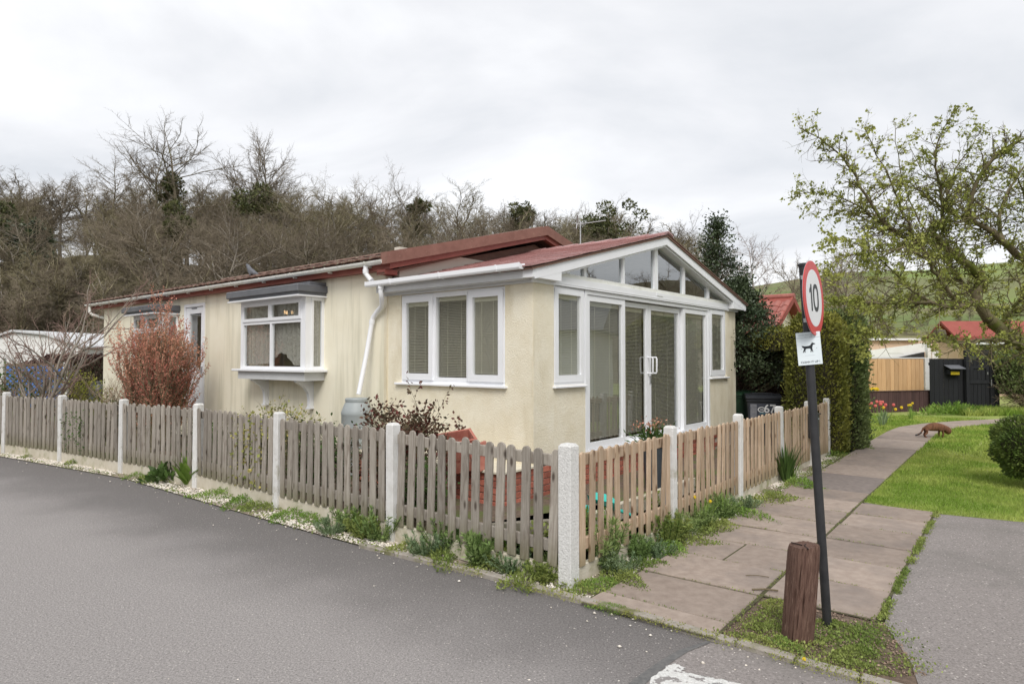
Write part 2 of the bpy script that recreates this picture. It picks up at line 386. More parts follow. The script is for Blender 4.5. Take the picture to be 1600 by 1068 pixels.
M['black'] = mat('black_paint', (0.022, 0.023, 0.026), (0.035, 0.035, 0.038), 12, 0.5, 0.15)
M['galv'] = mat('galvanised', (0.45, 0.45, 0.46), (0.55, 0.55, 0.56), 20, 0.4, metal=0.7)
M['signred'] = mat('sign_red', (0.56, 0.035, 0.035), (0.60, 0.05, 0.045), 8, 0.35)
M['signwhite'] = mat('sign_white', (0.72, 0.73, 0.75), (0.76, 0.77, 0.78), 6, 0.4)
M['signpale'] = mat('notice_white', (0.72, 0.80, 0.84), (0.76, 0.83, 0.86), 6, 0.35)
M['ink'] = mat('black_print', (0.02, 0.025, 0.03), rough=0.4)
M['inkgrey'] = mat('faded_print', (0.42, 0.46, 0.5), rough=0.5)
M['numwhite'] = mat('white_number', (0.75, 0.75, 0.75), rough=0.5)
M['stump'] = mat('bollard_wood', (0.085, 0.045, 0.034), (0.175, 0.105, 0.08), 18, 0.85, 1.0, 26, stretch=(5, 5, 0.45), c3=(0.30, 0.20, 0.15), c3scale=30, c3stretch=(4, 4, 0.4), c3lo=0.6, c3hi=0.72, spec=0.25)
M['stumpcrack'] = mat('wood_crack', (0.02, 0.012, 0.01), rough=1.0)
M['butt'] = mat('grey_plastic_butt', (0.30, 0.33, 0.335), (0.35, 0.38, 0.385), 5, 0.5, 0.1)
M['darkbutt'] = mat('dark_plastic_butt', (0.04, 0.05, 0.06), (0.06, 0.07, 0.08), 5, 0.4)
M['bin'] = mat('black_bin', (0.018, 0.02, 0.026), (0.028, 0.03, 0.036), 7, 0.4)
M['greenbin'] = mat('green_bin', (0.016, 0.05, 0.024), (0.022, 0.062, 0.03), 7, 0.45)
M['sticker'] = mat('pale_sticker', (0.16, 0.165, 0.19), (0.22, 0.22, 0.24), 30, 0.5)
M['terracotta'] = mat('terracotta', (0.36, 0.11, 0.08), (0.46, 0.19, 0.14), 10, 0.9, 0.5, c3=(0.55, 0.42, 0.35), c3scale=12, c3lo=0.6, c3hi=0.75)
M['teal'] = mat('teal_plastic', (0.03, 0.42, 0.36), (0.05, 0.50, 0.43), 4, 0.4)
M['tanboard'] = mat('new_tan_board', (0.55, 0.33, 0.16), (0.62, 0.40, 0.21), 5, 0.8, 0.2, stretch=(6, 6, 0.5), rnd=0.14)
M['brownboard'] = mat('dark_brown_board', (0.060, 0.030, 0.030), (0.085, 0.045, 0.042), 5, 0.8, stretch=(6, 6, 0.5), rnd=0.2)
M['blackboard'] = mat('black_board', (0.009, 0.010, 0.012), (0.014, 0.015, 0.018), 5, 0.85, stretch=(6, 6, 0.5), rnd=0.2)
M['peach'] = mat('peach_wall', (0.66, 0.47, 0.33), (0.72, 0.54, 0.40), 3, 0.9)
M['whiteclad'] = mat('white_cladding', (0.78, 0.78, 0.76), (0.84, 0.84, 0.83), 3, 0.6)
M['redroof'] = mat('red_roof', (0.26, 0.06, 0.045), (0.31, 0.08, 0.06), 4, 0.8)
M['bluetarp'] = mat('blue_sheet', (0.05, 0.16, 0.52), (0.08, 0.22, 0.62), 3, 0.5)
M['trellis'] = mat('trellis_wood', (0.13, 0.10, 0.055), (0.19, 0.15, 0.09), 10, 0.9)
M['blind'] = mat('blind_slat', (0.40, 0.385, 0.33), (0.44, 0.42, 0.365), 4, 0.6)
M['blindhead'] = mat('blind_headrail', (0.72, 0.70, 0.58), (0.76, 0.74, 0.63), 4, 0.5)
M['lace'] = mat('lace_curtain', (0.85, 0.83, 0.80), (0.50, 0.48, 0.45), 34, 0.9, stretch=(1, 1, 0.8), c3=(0.72, 0.71, 0.68), c3scale=5, c3stretch=(1, 4, 0.2), c3lo=0.45, c3hi=0.65, trans=0.35)
def see_through(m, amt):
    nt = m.node_tree; nd = nt.nodes; ln = nt.links; o = nd['Material Output']; sh = o.inputs[0].links[0].from_socket
    t = nd.new('ShaderNodeBsdfTransparent'); ms = nd.new('ShaderNodeMixShader'); ms.inputs[0].default_value = amt
    ln.new(sh, ms.inputs[1]); ln.new(t.outputs[0], ms.inputs[2]); ln.new(ms.outputs[0], o.inputs[0])
see_through(M['lace'], .16)
M['curtain'] = mat('brown_curtain', (0.10, 0.04, 0.025), (0.14, 0.06, 0.04), 6, 0.8)
M['interior'] = mat('interior_wall', (0.62, 0.58, 0.50), (0.66, 0.62, 0.54), 2, 0.9)
M['intfloor'] = mat('interior_floor', (0.14, 0.10, 0.07), (0.18, 0.13, 0.09), 3, 0.8)
M['glass'] = glass('window_glass', (0.90, 0.91, 0.88), base=0.18)
M['glass_hi'] = glass('gable_glass', (0.80, 0.86, 0.86), 0.24)
M['bulb'] = emis('warm_bulb', (1.0, 0.62, 0.30), 4.0)
M['bark'] = mat('bark', (0.15, 0.125, 0.095), (0.21, 0.18, 0.13), 3, 1.0, rnd=0.15, spec=0.1, c3=(0.13, 0.14, 0.06), c3scale=1.2, c3lo=0.5, c3hi=0.7)
M['twig'] = mat('twig_bark', (0.185, 0.152, 0.112), (0.255, 0.215, 0.16), 0.5, 1.0, rnd=0.2, spec=0.1)
M['bark_grey'] = mat('grey_bark', (0.25, 0.22, 0.185), (0.33, 0.295, 0.25), 2, 1.0, rnd=0.1, spec=0.1)
M['bark_olive'] = mat('olive_bark', (0.215, 0.185, 0.115), (0.29, 0.26, 0.165), 2, 1.0, rnd=0.15, spec=0.1)
M['bark_red'] = mat('reddish_bark', (0.27, 0.18, 0.155), (0.34, 0.245, 0.20), 2, 1.0, rnd=0.1, spec=0.1)
M['birch'] = mat('birch_bark', (0.42, 0.38, 0.35), (0.52, 0.48, 0.45), 4, 0.9, spec=0.1)
M['hawbark'] = mat('mossy_hawthorn_bark', (0.12, 0.098, 0.062), (0.19, 0.16, 0.10), 9, 1.0, 0.8, 30, c3=(0.13, 0.15, 0.035), c3scale=3.5, c3lo=0.48, c3hi=0.62, spec=0.1)
def leafmat(name, a, b, isl=0.35, tr=0.25, sc_=1.5, rough=0.6, **k):
    return mat(name, a, b, sc_, rough, isl=isl, trans=tr, spec=k.pop('spec', 0.3), space='World', lo=0.4, hi=0.6, **k)
M['hawleaf'] = leafmat('hawthorn_leaf', (0.25, 0.285, 0.06), (0.42, 0.44, 0.12), tr=0.35)
M['holly'] = leafmat('holly_leaf', (0.03, 0.05, 0.022), (0.06, 0.085, 0.035), tr=0.05, rough=0.35, spec=0.5)
M['laurel'] = leafmat('laurel_leaf', (0.04, 0.065, 0.03), (0.075, 0.10, 0.05), tr=0.08, rough=0.4)
M['ivy'] = leafmat('ivy_leaf', (0.065, 0.08, 0.028), (0.12, 0.125, 0.045), tr=0.1)
M['euph'] = leafmat('spurge_leaf', (0.19, 0.29, 0.09), (0.32, 0.41, 0.15), tr=0.3)
M['bluegreen'] = leafmat('blue_green_leaf', (0.20, 0.29, 0.15), (0.28, 0.36, 0.20), tr=0.3)
M['weed'] = leafmat('weed_leaf', (0.17, 0.24, 0.055), (0.33, 0.37, 0.11), tr=0.3)
M['bright'] = leafmat('bright_green_leaf', (0.17, 0.29, 0.05), (0.27, 0.39, 0.09), tr=0.35)
M['limeleaf'] = leafmat('lime_leaf', (0.30, 0.34, 0.05), (0.42, 0.42, 0.09), tr=0.35)
M['darkgreen'] = leafmat('dark_green_leaf', (0.05, 0.10, 0.02), (0.09, 0.15, 0.04), tr=0.2)
M['heathleaf'] = leafmat('russet_leaf', (0.56, 0.22, 0.17), (0.58, 0.31, 0.20), isl=0.4, tr=0.25)
M['roseleaf'] = leafmat('rose_leaf_red', (0.13, 0.035, 0.03), (0.09, 0.075, 0.04), isl=0.5, tr=0.15, sc_=8)
M['variegated'] = leafmat('variegated_leaf', (0.20, 0.26, 0.06), (0.50, 0.42, 0.14), isl=0.35, tr=0.3, sc_=12)
M['hedgegold'] = leafmat('golden_conifer', (0.145, 0.155, 0.03), (0.27, 0.265, 0.055), isl=0.4, tr=0.15)
M['hedgegreen'] = leafmat('green_conifer', (0.11, 0.155, 0.05), (0.20, 0.245, 0.095), isl=0.4, tr=0.15)
M['hedgebrown'] = leafmat('purple_brown_leaf', (0.045, 0.022, 0.018), (0.075, 0.035, 0.028), isl=0.4, tr=0.05)
M['boxleaf'] = leafmat('clipped_shrub_leaf', (0.08, 0.13, 0.028), (0.16, 0.21, 0.05), isl=0.4, tr=0.15, sc_=4)
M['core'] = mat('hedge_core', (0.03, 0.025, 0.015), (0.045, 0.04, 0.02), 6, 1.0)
M['yellow'] = mat('yellow_petal', (0.85, 0.60, 0.02), (0.9, 0.7, 0.05), 5, 0.6, trans=0.3)
M['pink'] = mat('pink_petal', (0.80, 0.17, 0.17), (0.85, 0.25, 0.22), 5, 0.6, trans=0.3)
M['dead'] = mat('dead_twig', (0.30, 0.22, 0.15), (0.38, 0.30, 0.21), 5, 0.9)
M['pigeon'] = mat('pigeon_grey', (0.09, 0.095, 0.11), (0.16, 0.165, 0.18), 25, 0.7)

# cat coat: dark bars across warm brown
def catmat():
    m = mat('tabby_coat', (0.13, 0.052, 0.026), (0.21, 0.095, 0.05), 9, 0.9)
    nt = m.node_tree; nd = nt.nodes; ln = nt.links; b = nd['Principled BSDF']
    old = b.inputs['Base Color'].links[0].from_socket
    tc = nd.new('ShaderNodeTexCoord'); w = nd.new('ShaderNodeTexWave'); w.bands_direction = 'X'; w.inputs['Scale'].default_value = 6; w.inputs['Distortion'].default_value = 14; w.inputs['Detail'].default_value = 3
    ln.new(tc.outputs['Object'], w.inputs[0])
    mr = nd.new('ShaderNodeMapRange'); mr.inputs['From Min'].default_value = 0.55; mr.inputs['From Max'].default_value = 1.0; mr.inputs['To Max'].default_value = .6; ln.new(w.outputs['Fac'], mr.inputs[0])
    mx = nd.new('ShaderNodeMix'); mx.data_type = 'RGBA'; ln.new(mr.outputs[0], mx.inputs['Factor']); ln.new(old, mx.inputs['A']); mx.inputs['B'].default_value = (0.07, 0.028, 0.015, 1)
    ln.new(mx.outputs['Result'], b.inputs['Base Color'])
    return m
M['cat'] = catmat()
M['cattail'] = mat('ringed_tail', (0.03, 0.02, 0.015), (0.35, 0.28, 0.2), 14, 0.9, stretch=(1, 0.2, 0.2), lo=0.45, hi=0.5)

# ------------------------------------------------------------------ vector mesh generators
def rotvec(n, rng=RNG):
    a = rng.normal(size=(n, 3)); return a / np.linalg.norm(a, axis=1, keepdims=True)

def leafquads(pts, size, nrm=None, aspect=0.55, jit=0.35, dirs=None, rng=RNG, droop=0.0):
    """rhombus leaves with a fold; pts (n,3) bases"""
    pts = np.asarray(pts, float); n = len(pts)
    s = (size * (1 + jit * rng.uniform(-1, 1, n)))[:, None]
    d = rotvec(n, rng) if dirs is None else dirs + rng.normal(size=(n, 3)) * 0.35
    d[:, 2] -= droop
    d /= np.linalg.norm(d, axis=1, keepdims=True)
    r = rotvec(n, rng); w = np.cross(d, r); w /= np.linalg.norm(w, axis=1, keepdims=True) + 1e-9
    up = np.cross(w, d)
    v = np.stack([pts, pts + d * s * 0.5 + w * s * aspect * 0.5 + up * s * 0.06, pts + d * s, pts + d * s * 0.5 - w * s * aspect * 0.5 + up * s * 0.06], 1).reshape(-1, 3)
    f = np.arange(4 * n).reshape(n, 4)
    return v, f

def segs_mesh(segs, n=3):
    """segs: array rows p0(3) p1(3) r0 r1 -> open tubes"""
    s = np.asarray(segs, float)
    p0, p1, r0, r1 = s[:, :3], s[:, 3:6], s[:, 6:7], s[:, 7:8]
    d = p1 - p0; d /= np.linalg.norm(d, axis=1, keepdims=True) + 1e-9
    ref = np.where(np.abs(d[:, 2:3]) > 0.9, [[1, 0, 0]], [[0, 0, 1]])
    a = np.cross(d, ref); a /= np.linalg.norm(a, axis=1, keepdims=True); b = np.cross(d, a)
    m = len(s); v = np.zeros((m, 2 * n, 3)); k = np.arange(n)
    for i in range(n):
        t = 2 * pi * i / n
        off = a * cos(t) + b * sin(t)
        v[:, i] = p0 + off * r0 - d * r0 * 0.3; v[:, n + i] = p1 + off * r1
    base = (np.arange(m) * 2 * n)[:, None]
    fs = [np.concatenate([base + i, base + (i + 1) % n, base + n + (i + 1) % n, base + n + i], 1) for i in range(n)]
    return v.reshape(-1, 3), np.concatenate(fs, 0)

def joinvf(lst):
    vs = []; fs = []; b = 0
    for v, f in lst:
        vs.append(v); fs.append(f + b); b += len(v)
    return np.concatenate(vs), np.concatenate(fs)

def grow(rnd, p, d, r, L, lev, P, out, tips):
    """recursive branch. P: dict of per-level lists"""
    n = P['n'][lev]; seg = L / n; p = Vector(p); d = Vector(d).normalized()
    rr = r; pts = []
    for i in range(n):
        w = P['wob'][lev]
        d = (d + Vector((rnd.gauss(0, w), rnd.gauss(0, w), rnd.gauss(0, w) + P['up'][lev]))).normalized()
        q = p + d * seg
        r2 = r * (1 - (i + 1) / n * (1 - P['taper'][lev]))
        out[lev].append((*p, *q, rr, r2)); pts.append((p.copy(), q.copy(), rr, d.copy())); p = q; rr = r2
    if lev + 1 < len(P['n']):
        for j in range(P['kids'][lev]):
            t = P['start'][lev] + (1 - P['start'][lev]) * (j + rnd.random()) / P['kids'][lev]
            k = min(n - 1, int(t * n)); a, b, ra, dd = pts[k]; fr = t * n - k
            q = a.lerp(b, min(1, fr))
            o = dd.orthogonal().normalized(); o.rotate(Matrix.Rotation(rnd.random() * 2 * pi, 3, dd))
            ang = R(P['ang'][lev] * rnd.uniform(0.7, 1.3))
            nd_ = dd * cos(ang) + o * sin(ang)
            sh = P['shape'](t) if lev == 0 else 1 - 0.45 * t
            grow(rnd, q, nd_, min(ra * 0.8, r * P['rk'][lev]), L * P['lk'][lev] * sh * rnd.uniform(0.75, 1.2), lev + 1, P, out, tips)
        if P.get('cont', 1):
            grow(rnd, p, d, rr, L * P['lk'][lev] * 0.7, lev + 1, P, out, tips)
    else:
        tips.append((p.copy(), d.copy()))

def bare_tree(seed, H, P, m1, m2, r=None):
    rnd = random.Random(seed); out = [[] for _ in P['n']]; tips = []
    grow(rnd, (0, 0, -0.5), (0, 0, 1), r or H * 0.0115, H * P['trunk'], 0, P, out, tips)
    tr = joinvf([segs_mesh(out[0], 7), segs_mesh(out[1], 4)])
    cr = joinvf([segs_mesh(o, 3) for o in out[2:]])
    return mesh('trunk', tr[0], tr[1], m1, True), mesh('crown', cr[0], cr[1], m2), tips

OAK = dict(n=[6, 6, 5, 4, 3], wob=[.06, .16, .2, .22, .22], up=[.02, .05, .04, .03, .02], taper=[.55, .3, .3, .35, .5], kids=[11, 8, 7, 7], start=[.28, .25, .2, .15],
           ang=[52, 45, 42, 38], rk=[.42, .48, .5, .6], lk=[.75, .5, .48, .5], shape=lambda t: .62 + .5 * sin(pi * min(1, t * .95)), trunk=.58)
ALDER = dict(n=[12, 7, 5, 3], wob=[.05, .12, .17, .22], up=[.02, .04, .03, .0], taper=[.22, .25, .35, .5], kids=[19, 9, 8], start=[.42, .2, .1],
             ang=[50, 44, 40], rk=[.34, .48, .6], lk=[.36, .42, .42], shape=lambda t: .45 + .65 * sin(pi * (.12 + .8 * t)), trunk=.80)
FAN = dict(n=[8, 6, 5, 4, 3], wob=[.05, .12, .16, .2, .2], up=[.02, .05, .02, .0, .0], taper=[.4, .3, .3, .4, .5], kids=[10, 8, 7, 6], start=[.6, .3, .2, .2],
           ang=[55, 45, 40, 38], rk=[.5, .5, .5, .6], lk=[.42, .5, .5, .5], shape=lambda t: 0.8 + 0.3 * t, trunk=.75)
THICK = dict(n=[7, 5, 4, 3], wob=[.08, .16, .2, .2], up=[.02, .08, .04, .02], taper=[.35, .35, .4, .5], kids=[26, 10, 9], start=[.15, .15, .1],
             ang=[48, 42, 38], rk=[.36, .5, .6], lk=[.42, .48, .5], shape=lambda t: 1.0 - 0.5 * t, trunk=.8)

def px(x, y, Y):
    """world point seen at photo pixel x,y when it stands Y metres ahead (calibration of the photograph's perspective)"""
    a = (x - 800) / 1011.0; b = -(y - 534) / 1011.0
    cp, sp = cos(PITCH), sin(PITCH)
    dy = cp - sp * b; dz = sp + cp * b; t = Y / dy
    return Vector((a * t, Y, EYE + dz * t))

# ------------------------------------------------------------------ terrain
def smooth(t): t = np.clip(t, 0, 1); return t * t * (3 - 2 * t)
def terr(X, Y):
    r = np.hypot(X, Y); az = np.degrees(np.arctan2(X, Y))
    w = smooth((az - 8) / 14)
    und = 0.7 * np.sin(az * 0.21 + 1.0) + 0.45 * np.sin(az * 0.53)
    hl = (11.0 + und) * smooth((r - 30) / 46.0)
    hr = (18.0 + und) * smooth((r - 34) / 118.0)
    h = hl * (1 - w) + hr * w
    back = smooth((np.abs(az) - 95) / 30)
    h = h * (1 - back) + back * 7.0 * smooth((r - 30) / 45.0)
    return h
az_ = np.radians(np.arange(-180, 180, 2.0)); rr_ = np.concatenate([[0.5, 6, 14, 22, 28], np.arange(31, 100, 3), np.arange(100, 170, 6), [180, 220, 300, 500, 1000, 2500]])
A_, R_ = np.meshgrid(az_, rr_, indexing='ij')
X_, Y_ = R_ * np.sin(A_), R_ * np.cos(A_); Z_ = terr(X_, Y_) - 0.05
gv = np.stack([X_, Y_, Z_], -1).reshape(-1, 3); na, nr = len(az_), len(rr_)
gf = []
for i in range(na):
    for j in range(nr - 1):
        gf.append((i * nr + j, i * nr + j + 1, ((i + 1) % na) * nr + j + 1, ((i + 1) % na) * nr + j))
gf.append(tuple(i * nr for i in range(na)))
gme = mesh('ground', gv, gf, M['ground'], True)
gme.materials.append(M['field']); gme.materials.append(M['woodfloor']); gme.materials.append(M['scrubfloor'])
for p in gme.polygons:
    c = p.center; r = math.hypot(c.x, c.y); a = math.degrees(math.atan2(c.x, c.y))
    if r > 26: p.material_index = 1 if ((28.5 <= a < 44 and r > 84) or (17 <= a < 28.5 and r > 150)) else (3 if 15 <= a < 44 else 2)
ground = tag(link('ground', gme), 'grassy ground rising to a low wooded and grassy hill', kind='structure')

# ------------------------------------------------------------------ road, driveway, verge
def sheet(name, pts, z, m, kind='structure', label=None, parent=None):
    me = mesh(name, [(p[0], p[1], z) for p in pts], [tuple(range(len(pts)))], m)
    o = link(name, me, parent)
    if kind and not parent: tag(o, label, kind=kind)
    return o
EDGE = [(-22, 17.2), (-15, 14.0), (-11.8, 12.35), (-8.42, 10.69), (-5.19, 8.72), (-3.6, 7.42), (-2.14, 6.25), (-0.94, 5.33), (-0.24, 4.86), (0.54, 4.24), (1.24, 3.66), (1.71, 3.27), (2.35, 2.76), (3.2, 2.0), (5, 0.4), (9, -3)]
sheet('road', [(-30, -18)] + [(-60, 30)] + EDGE + [(12, -8), (10, -25)], -0.012, M['asphalt'], label='grey tarmac road sweeping past the fence')
# older tarmac patch at the mouth of the drive, lower right of the picture
sheet('old_tarmac_patch', [(0.62, 3.2), (0.84, 3.5), (1.10, 3.72), (1.24, 3.655), (1.71, 3.265), (2.35, 2.755), (3.2, 1.995), (2.0, 0.6), (0.35, 2.2)], -0.006, M['asphalt_old'], label='older cracked tarmac patch beside the kerb')
mb = MB(); cpt = [(0.36, 2.9), (0.52, 3.1), (0.66, 3.28), (0.83, 3.48), (0.95, 3.60), (1.12, 3.715)]
for (a, b), w0, w1 in zip(zip(cpt, cpt[1:]), (.05, .045, .045, .035, .03), (.045, .045, .035, .03, .01)):
    mb.quad((a[0] - w0, a[1] + .01, -0.003), (a[0] + w0 * .5, a[1] - .01, -0.003), (b[0] + w1 * .5, b[1] - .01, -0.003), (b[0] - w1, b[1] + .01, -0.003))
tag(mb.build('tarmac_joint', M['crack']), 'dark seam where the tarmac patch meets the road', kind='structure')
rp = random.Random(3); mb = MB()
pm_ = [(.62, 3.10), (.665, 3.22), (.72, 3.32), (.80, 3.41), (.855, 3.45), (.90, 3.42), (.87, 3.375), (.90, 3.34), (.97, 3.32), (1.02, 3.285), (1.10, 3.26), (1.16, 3.21), (1.22, 3.19), (1.20, 3.02), (.9, 2.9), (.70, 2.95)]
q = []
for a, b in zip(pm_, pm_[1:] + pm_[:1]):
    for k in range(5):
        t = k / 5; q.append((a[0] + (b[0] - a[0]) * t + rp.gauss(0, .006), a[1] + (b[1] - a[1]) * t + rp.gauss(0, .006), -.0015))
mb.add(q, [tuple(range(len(q)))])
tag(mb.build('road_marking', M['paint'], loc=(0, 0, 0.0)), 'worn white painted road marking flaking off the tarmac', kind='structure')
LAWN_F = [(3.91, 7.24), (4.12, 6.98), (4.35, 6.72), (4.96, 6.38), (6.2, 5.9), (8.2, 5.1), (14, 2.6)]
sheet('driveway', [(2.25, 3.95), (2.1, 3.45), (1.95, 3.12), (2.35, 2.77), (3.2, 2.01), (5, 0.41), (9, -2.9), (16, -2)] + [(LAWN_F[i][0], LAWN_F[i][1]) for i in range(len(LAWN_F) - 1, -1, -1)] + [(3.95, 6.4)], 0.004, M['asphalt_old'], label='grey tarmac driveway between kerb and lawn')
# planted gravel verge between road and fence, and round the corner along the path
POSTS_L = [(0.40, 4.60), (-1.05, 5.76), (-2.49, 6.94), (-3.93, 8.12), (-5.48, 9.15), (-7.04, 10.16), (-8.65, 11.09), (-10.32, 11.92), (-12.0, 12.72)]
TD = (cos(R(52.0)), sin(R(52.0))); ND = (sin(R(52.0)), -cos(R(52.0)))
def P(t, n): return (t * TD[0] + n * ND[0], t * TD[1] + n * ND[1])
R_S = [0, 1.71, 3.50, 5.15, 6.66, 7.85]
POSTS_R = [(0.40 + s * .6157, 4.60 + s * .788) for s in R_S]
verge = [e for e in EDGE[2:10]] + [P(3.66, -2.27), P(8.0, -2.27), P(11.6, -2.27)] + [(p[0] - .1, p[1] + .1) for p in POSTS_R[::-1]] + [(p[0], p[1] + .12) for p in POSTS_L[:-1]]
sheet('gravel_verge', verge, -0.004, M['verge'], label='gravelly planted strip at the foot of the picket fence')
# garden soil inside the fence
sheet('garden_soil', [(p[0] - .02, p[1] + .10) for p in POSTS_L] + [(-12, 22), (-2, 22), (8, 18), (6.5, 13.2)] + [(p[0] - .08, p[1]) for p in POSTS_R[::-1]], -0.01, M['soil'], label='bare garden soil inside the picket fence')
# pocket of weeds round the bollard
sheet('soil_pocket', [(1.16, 3.80), P(4.50, -1.385), P(4.50, -0.70), (2.30, 3.60), (2.1, 3.3), (1.95, 3.12), (1.73, 3.30)], 0.0, M['soil'], label='patch of soil around the wooden bollard')

# kerb edging stones
kp = [(-1.30, 5.60), (-.95, 5.345), (-.6, 5.105), (-.24, 4.865), (.12, 4.585), (0.56, 4.25), (0.92, 3.96), (1.26, 3.675), (1.50, 3.47), (1.74, 3.275), (2.08, 3.0), (2.40, 2.745), (2.9, 2.31), (3.4, 1.86)]
kerb = tag(empty('kerb'), 'narrow concrete edging kerb along the road', kind='structure')
for i, (a, b) in enumerate(zip(kp, kp[1:])):
    d = Vector((b[0] - a[0], b[1] - a[1])); L = d.length; d.normalize(); g = 0.004
    m_ = MB().bbox(g, L - g, -0.03, 0.035, -0.08, 0.022 + 0.003 * (i % 2), 0.008)
    link('kerb_stone', m_.me('kerb_stone', M['kerb']), kerb, (a[0], a[1], 0), (0, 0, math.atan2(d.y, d.x)))

# footpath slabs: (t0,t1,n0,n1)
path = tag(empty('footpath'), 'footpath of square concrete slabs running up beside the fence', kind='structure')
slabs = []
tj = [3.655, 3.89] + [3.89 + .585 * k for k in range(1, 9)]
for i, (t0, t1) in enumerate(zip(tj, tj[1:])):
    if i == 3: slabs += [(t0, t1, -2.26, -1.86, 0), (t0, t1, -1.86, -1.39, 0)]
    elif i == 4: slabs += [(t0, t1, -2.26, -1.39, 0)]
    else: slabs += [(t0, t1, -2.26, -1.39, 0)]
t = tj[-1]
slabs.append((t, t + 1.25, -2.26, -1.39, 1)); t += 1.25
tl = t
while t < 13.0:
    w = 0.6 if rp.random() < .7 else .9
    slabs.append((t, t + w, -2.24, -1.39, 0)); t += w
tr_ = [4.50, 5.07, 5.67, 6.27, 6.85, 7.42, 7.98]
for t0, t1 in zip(tr_, tr_[1:]): slabs.append((t0, t1, -1.38, -0.70, 0))
for (t0, t1, n0, n1, dk) in slabs:
    g = 0.0085; L = t1 - t0 - 2 * g; W = n1 - n0 - 2 * g
    m_ = MB().bbox(0, L, 0, W, -0.05, 0.0, 0.006).me('slab', M['slab_dark' if dk else 'slab'])
    p0 = P(t0 + g, n1 - g)
    link('slab', m_, path, (p0[0], p0[1], 0.020 + rp.uniform(-.003, .003)), (rp.gauss(0, .004), rp.gauss(0, .004), R(52)))
tend = t
sheet('slab_bed', [P(3.64, -2.275), P(3.64, -1.38), P(4.49, -1.37), P(4.49, -.69), P(7.99, -.69), P(7.99, -1.38), P(13.2, -1.385), P(13.2, -2.27)], .0085, M['slab_joint'], label='dark earthy bed showing in the joints between slabs')
# curve of the path beyond the hedge, slabs fanned along a centre line
cl = [P(tend, -1.815), (8.55, 13.9), (9.3, 14.75), (10.3, 15.5), (11.5, 16.1), (12.9, 16.6), (14.4, 17.0), (16.2, 17.3), (18.5, 17.5), (21, 17.6)]
cl = [Vector(c) for c in cl]
def edges(i):
    d = (cl[min(i + 1, len(cl) - 1)] - cl[max(i - 1, 0)]).normalized(); n = Vector((d.y, -d.x)); return cl[i] - n * .44, cl[i] + n * .44
for i in range(len(cl) - 1):
    (a, b), (c, d) = edges(i), edges(i + 1)
    for s0, s1 in ((0.005, .495), (.505, .995)):
        q = [a.lerp(c, s0), b.lerp(d, s0), b.lerp(d, s1), a.lerp(c, s1)]
        z = 0.02
        v = [(p.x, p.y, z) for p in q] + [(p.x, p.y, -.03) for p in q]
        link('slab', mesh('slab', v, [(0, 1, 2, 3), (4, 7, 6, 5), (0, 4, 5, 1), (1, 5, 6, 2), (2, 6, 7, 3), (3, 7, 4, 0)], M['slab']), path)
# lawn
lawn_poly = [(p[0], p[1]) for p in LAWN_F] + [(30, 3), (34, 40), (14, 30), (9.5, 22), (6.5, 13.2), P(12.6, -2.3), P(13.2, -2.1), P(12.9, -1.385), P(9.0, -1.385)]
sheet('lawn', lawn_poly, 0.006, M['lawn'], label='mown green lawn to the right of the footpath')

def inpoly(x, y, poly):
    ins = np.zeros(len(x), bool); n = len(poly); j = n - 1
    for i in range(n):
        xi, yi = poly[i]; xj, yj = poly[j]
        c = ((yi > y) != (yj > y)) & (x < (xj - xi) * (y - yi) / ((yj - yi) + 1e-12) + xi)
        ins ^= c; j = i
    return ins
def off_path(x, y):
    tt = x * TD[0] + y * TD[1]; nn = x * ND[0] + y * ND[1]
    bad = (nn > -2.27) & (nn < -1.375) & (tt < tend + .1)
    for i in range(len(cl) - 1):
        a, b = cl[i], cl[i + 1]; d = b - a; L2 = d.length_squared
        s = np.clip(((x - a.x) * d.x + (y - a.y) * d.y) / L2, 0, 1)
        bad |= np.hypot(x - a.x - s * d.x, y - a.y - s * d.y) < .45
    return ~bad
def blades(x, y, h, lean=.5, w=.004, z=0.0, rng=RNG):
    n = len(x); a = rng.uniform(0, 2 * pi, n); hh = h * rng.uniform(.5, 1.3, n); l = hh * lean * rng.uniform(.2, 1.4, n)
    b = rng.uniform(0, 2 * pi, n)
    p = np.stack([x, y, np.full(n, z)], 1)
    wv = np.stack([np.cos(b), np.sin(b), 0 * b], 1) * (w * rng.uniform(.7, 1.4, n))[:, None]
    tip = p + np.stack([np.cos(a) * l, np.sin(a) * l, hh], 1)
    return np.stack([p - wv, p + wv, tip], 1).reshape(-1, 3), np.arange(3 * n).reshape(n, 3)
parts = []
for (r0, r1, n, h, w) in [(6.0, 9.5, 70000, .035, .003), (9.5, 13, 60000, .04, .005), (13, 21, 60000, .06, .009)]:
    rr = np.sqrt(RNG.uniform(r0 ** 2, r1 ** 2, n)); aa = np.radians(RNG.uniform(24, 50, n)); x = rr * np.sin(aa); y = rr * np.cos(aa)
    k = inpoly(x, y, lawn_poly) & off_path(x, y); x, y = x[k], y[k]
    parts.append(blades(x, y, h, .7, w, 0.004))
v, f = joinvf(parts)
tag(link('grass', mesh('grass', v, f, M['grass'])), 'short grass blades of the lawn', 'grass', kind='stuff')
# taller tufts under the dark gate
n = 9000; x = RNG.uniform(12.6, 17.5, n); y = RNG.uniform(18.0, 19.6, n); k = off_path(x, y)
v, f = blades(x[k], y[k], .2, .6, .012)
tag(link('grass', mesh('tall_grass', v, f, M['grass'])), 'longer grass at the foot of the black gate', 'grass', kind='stuff')

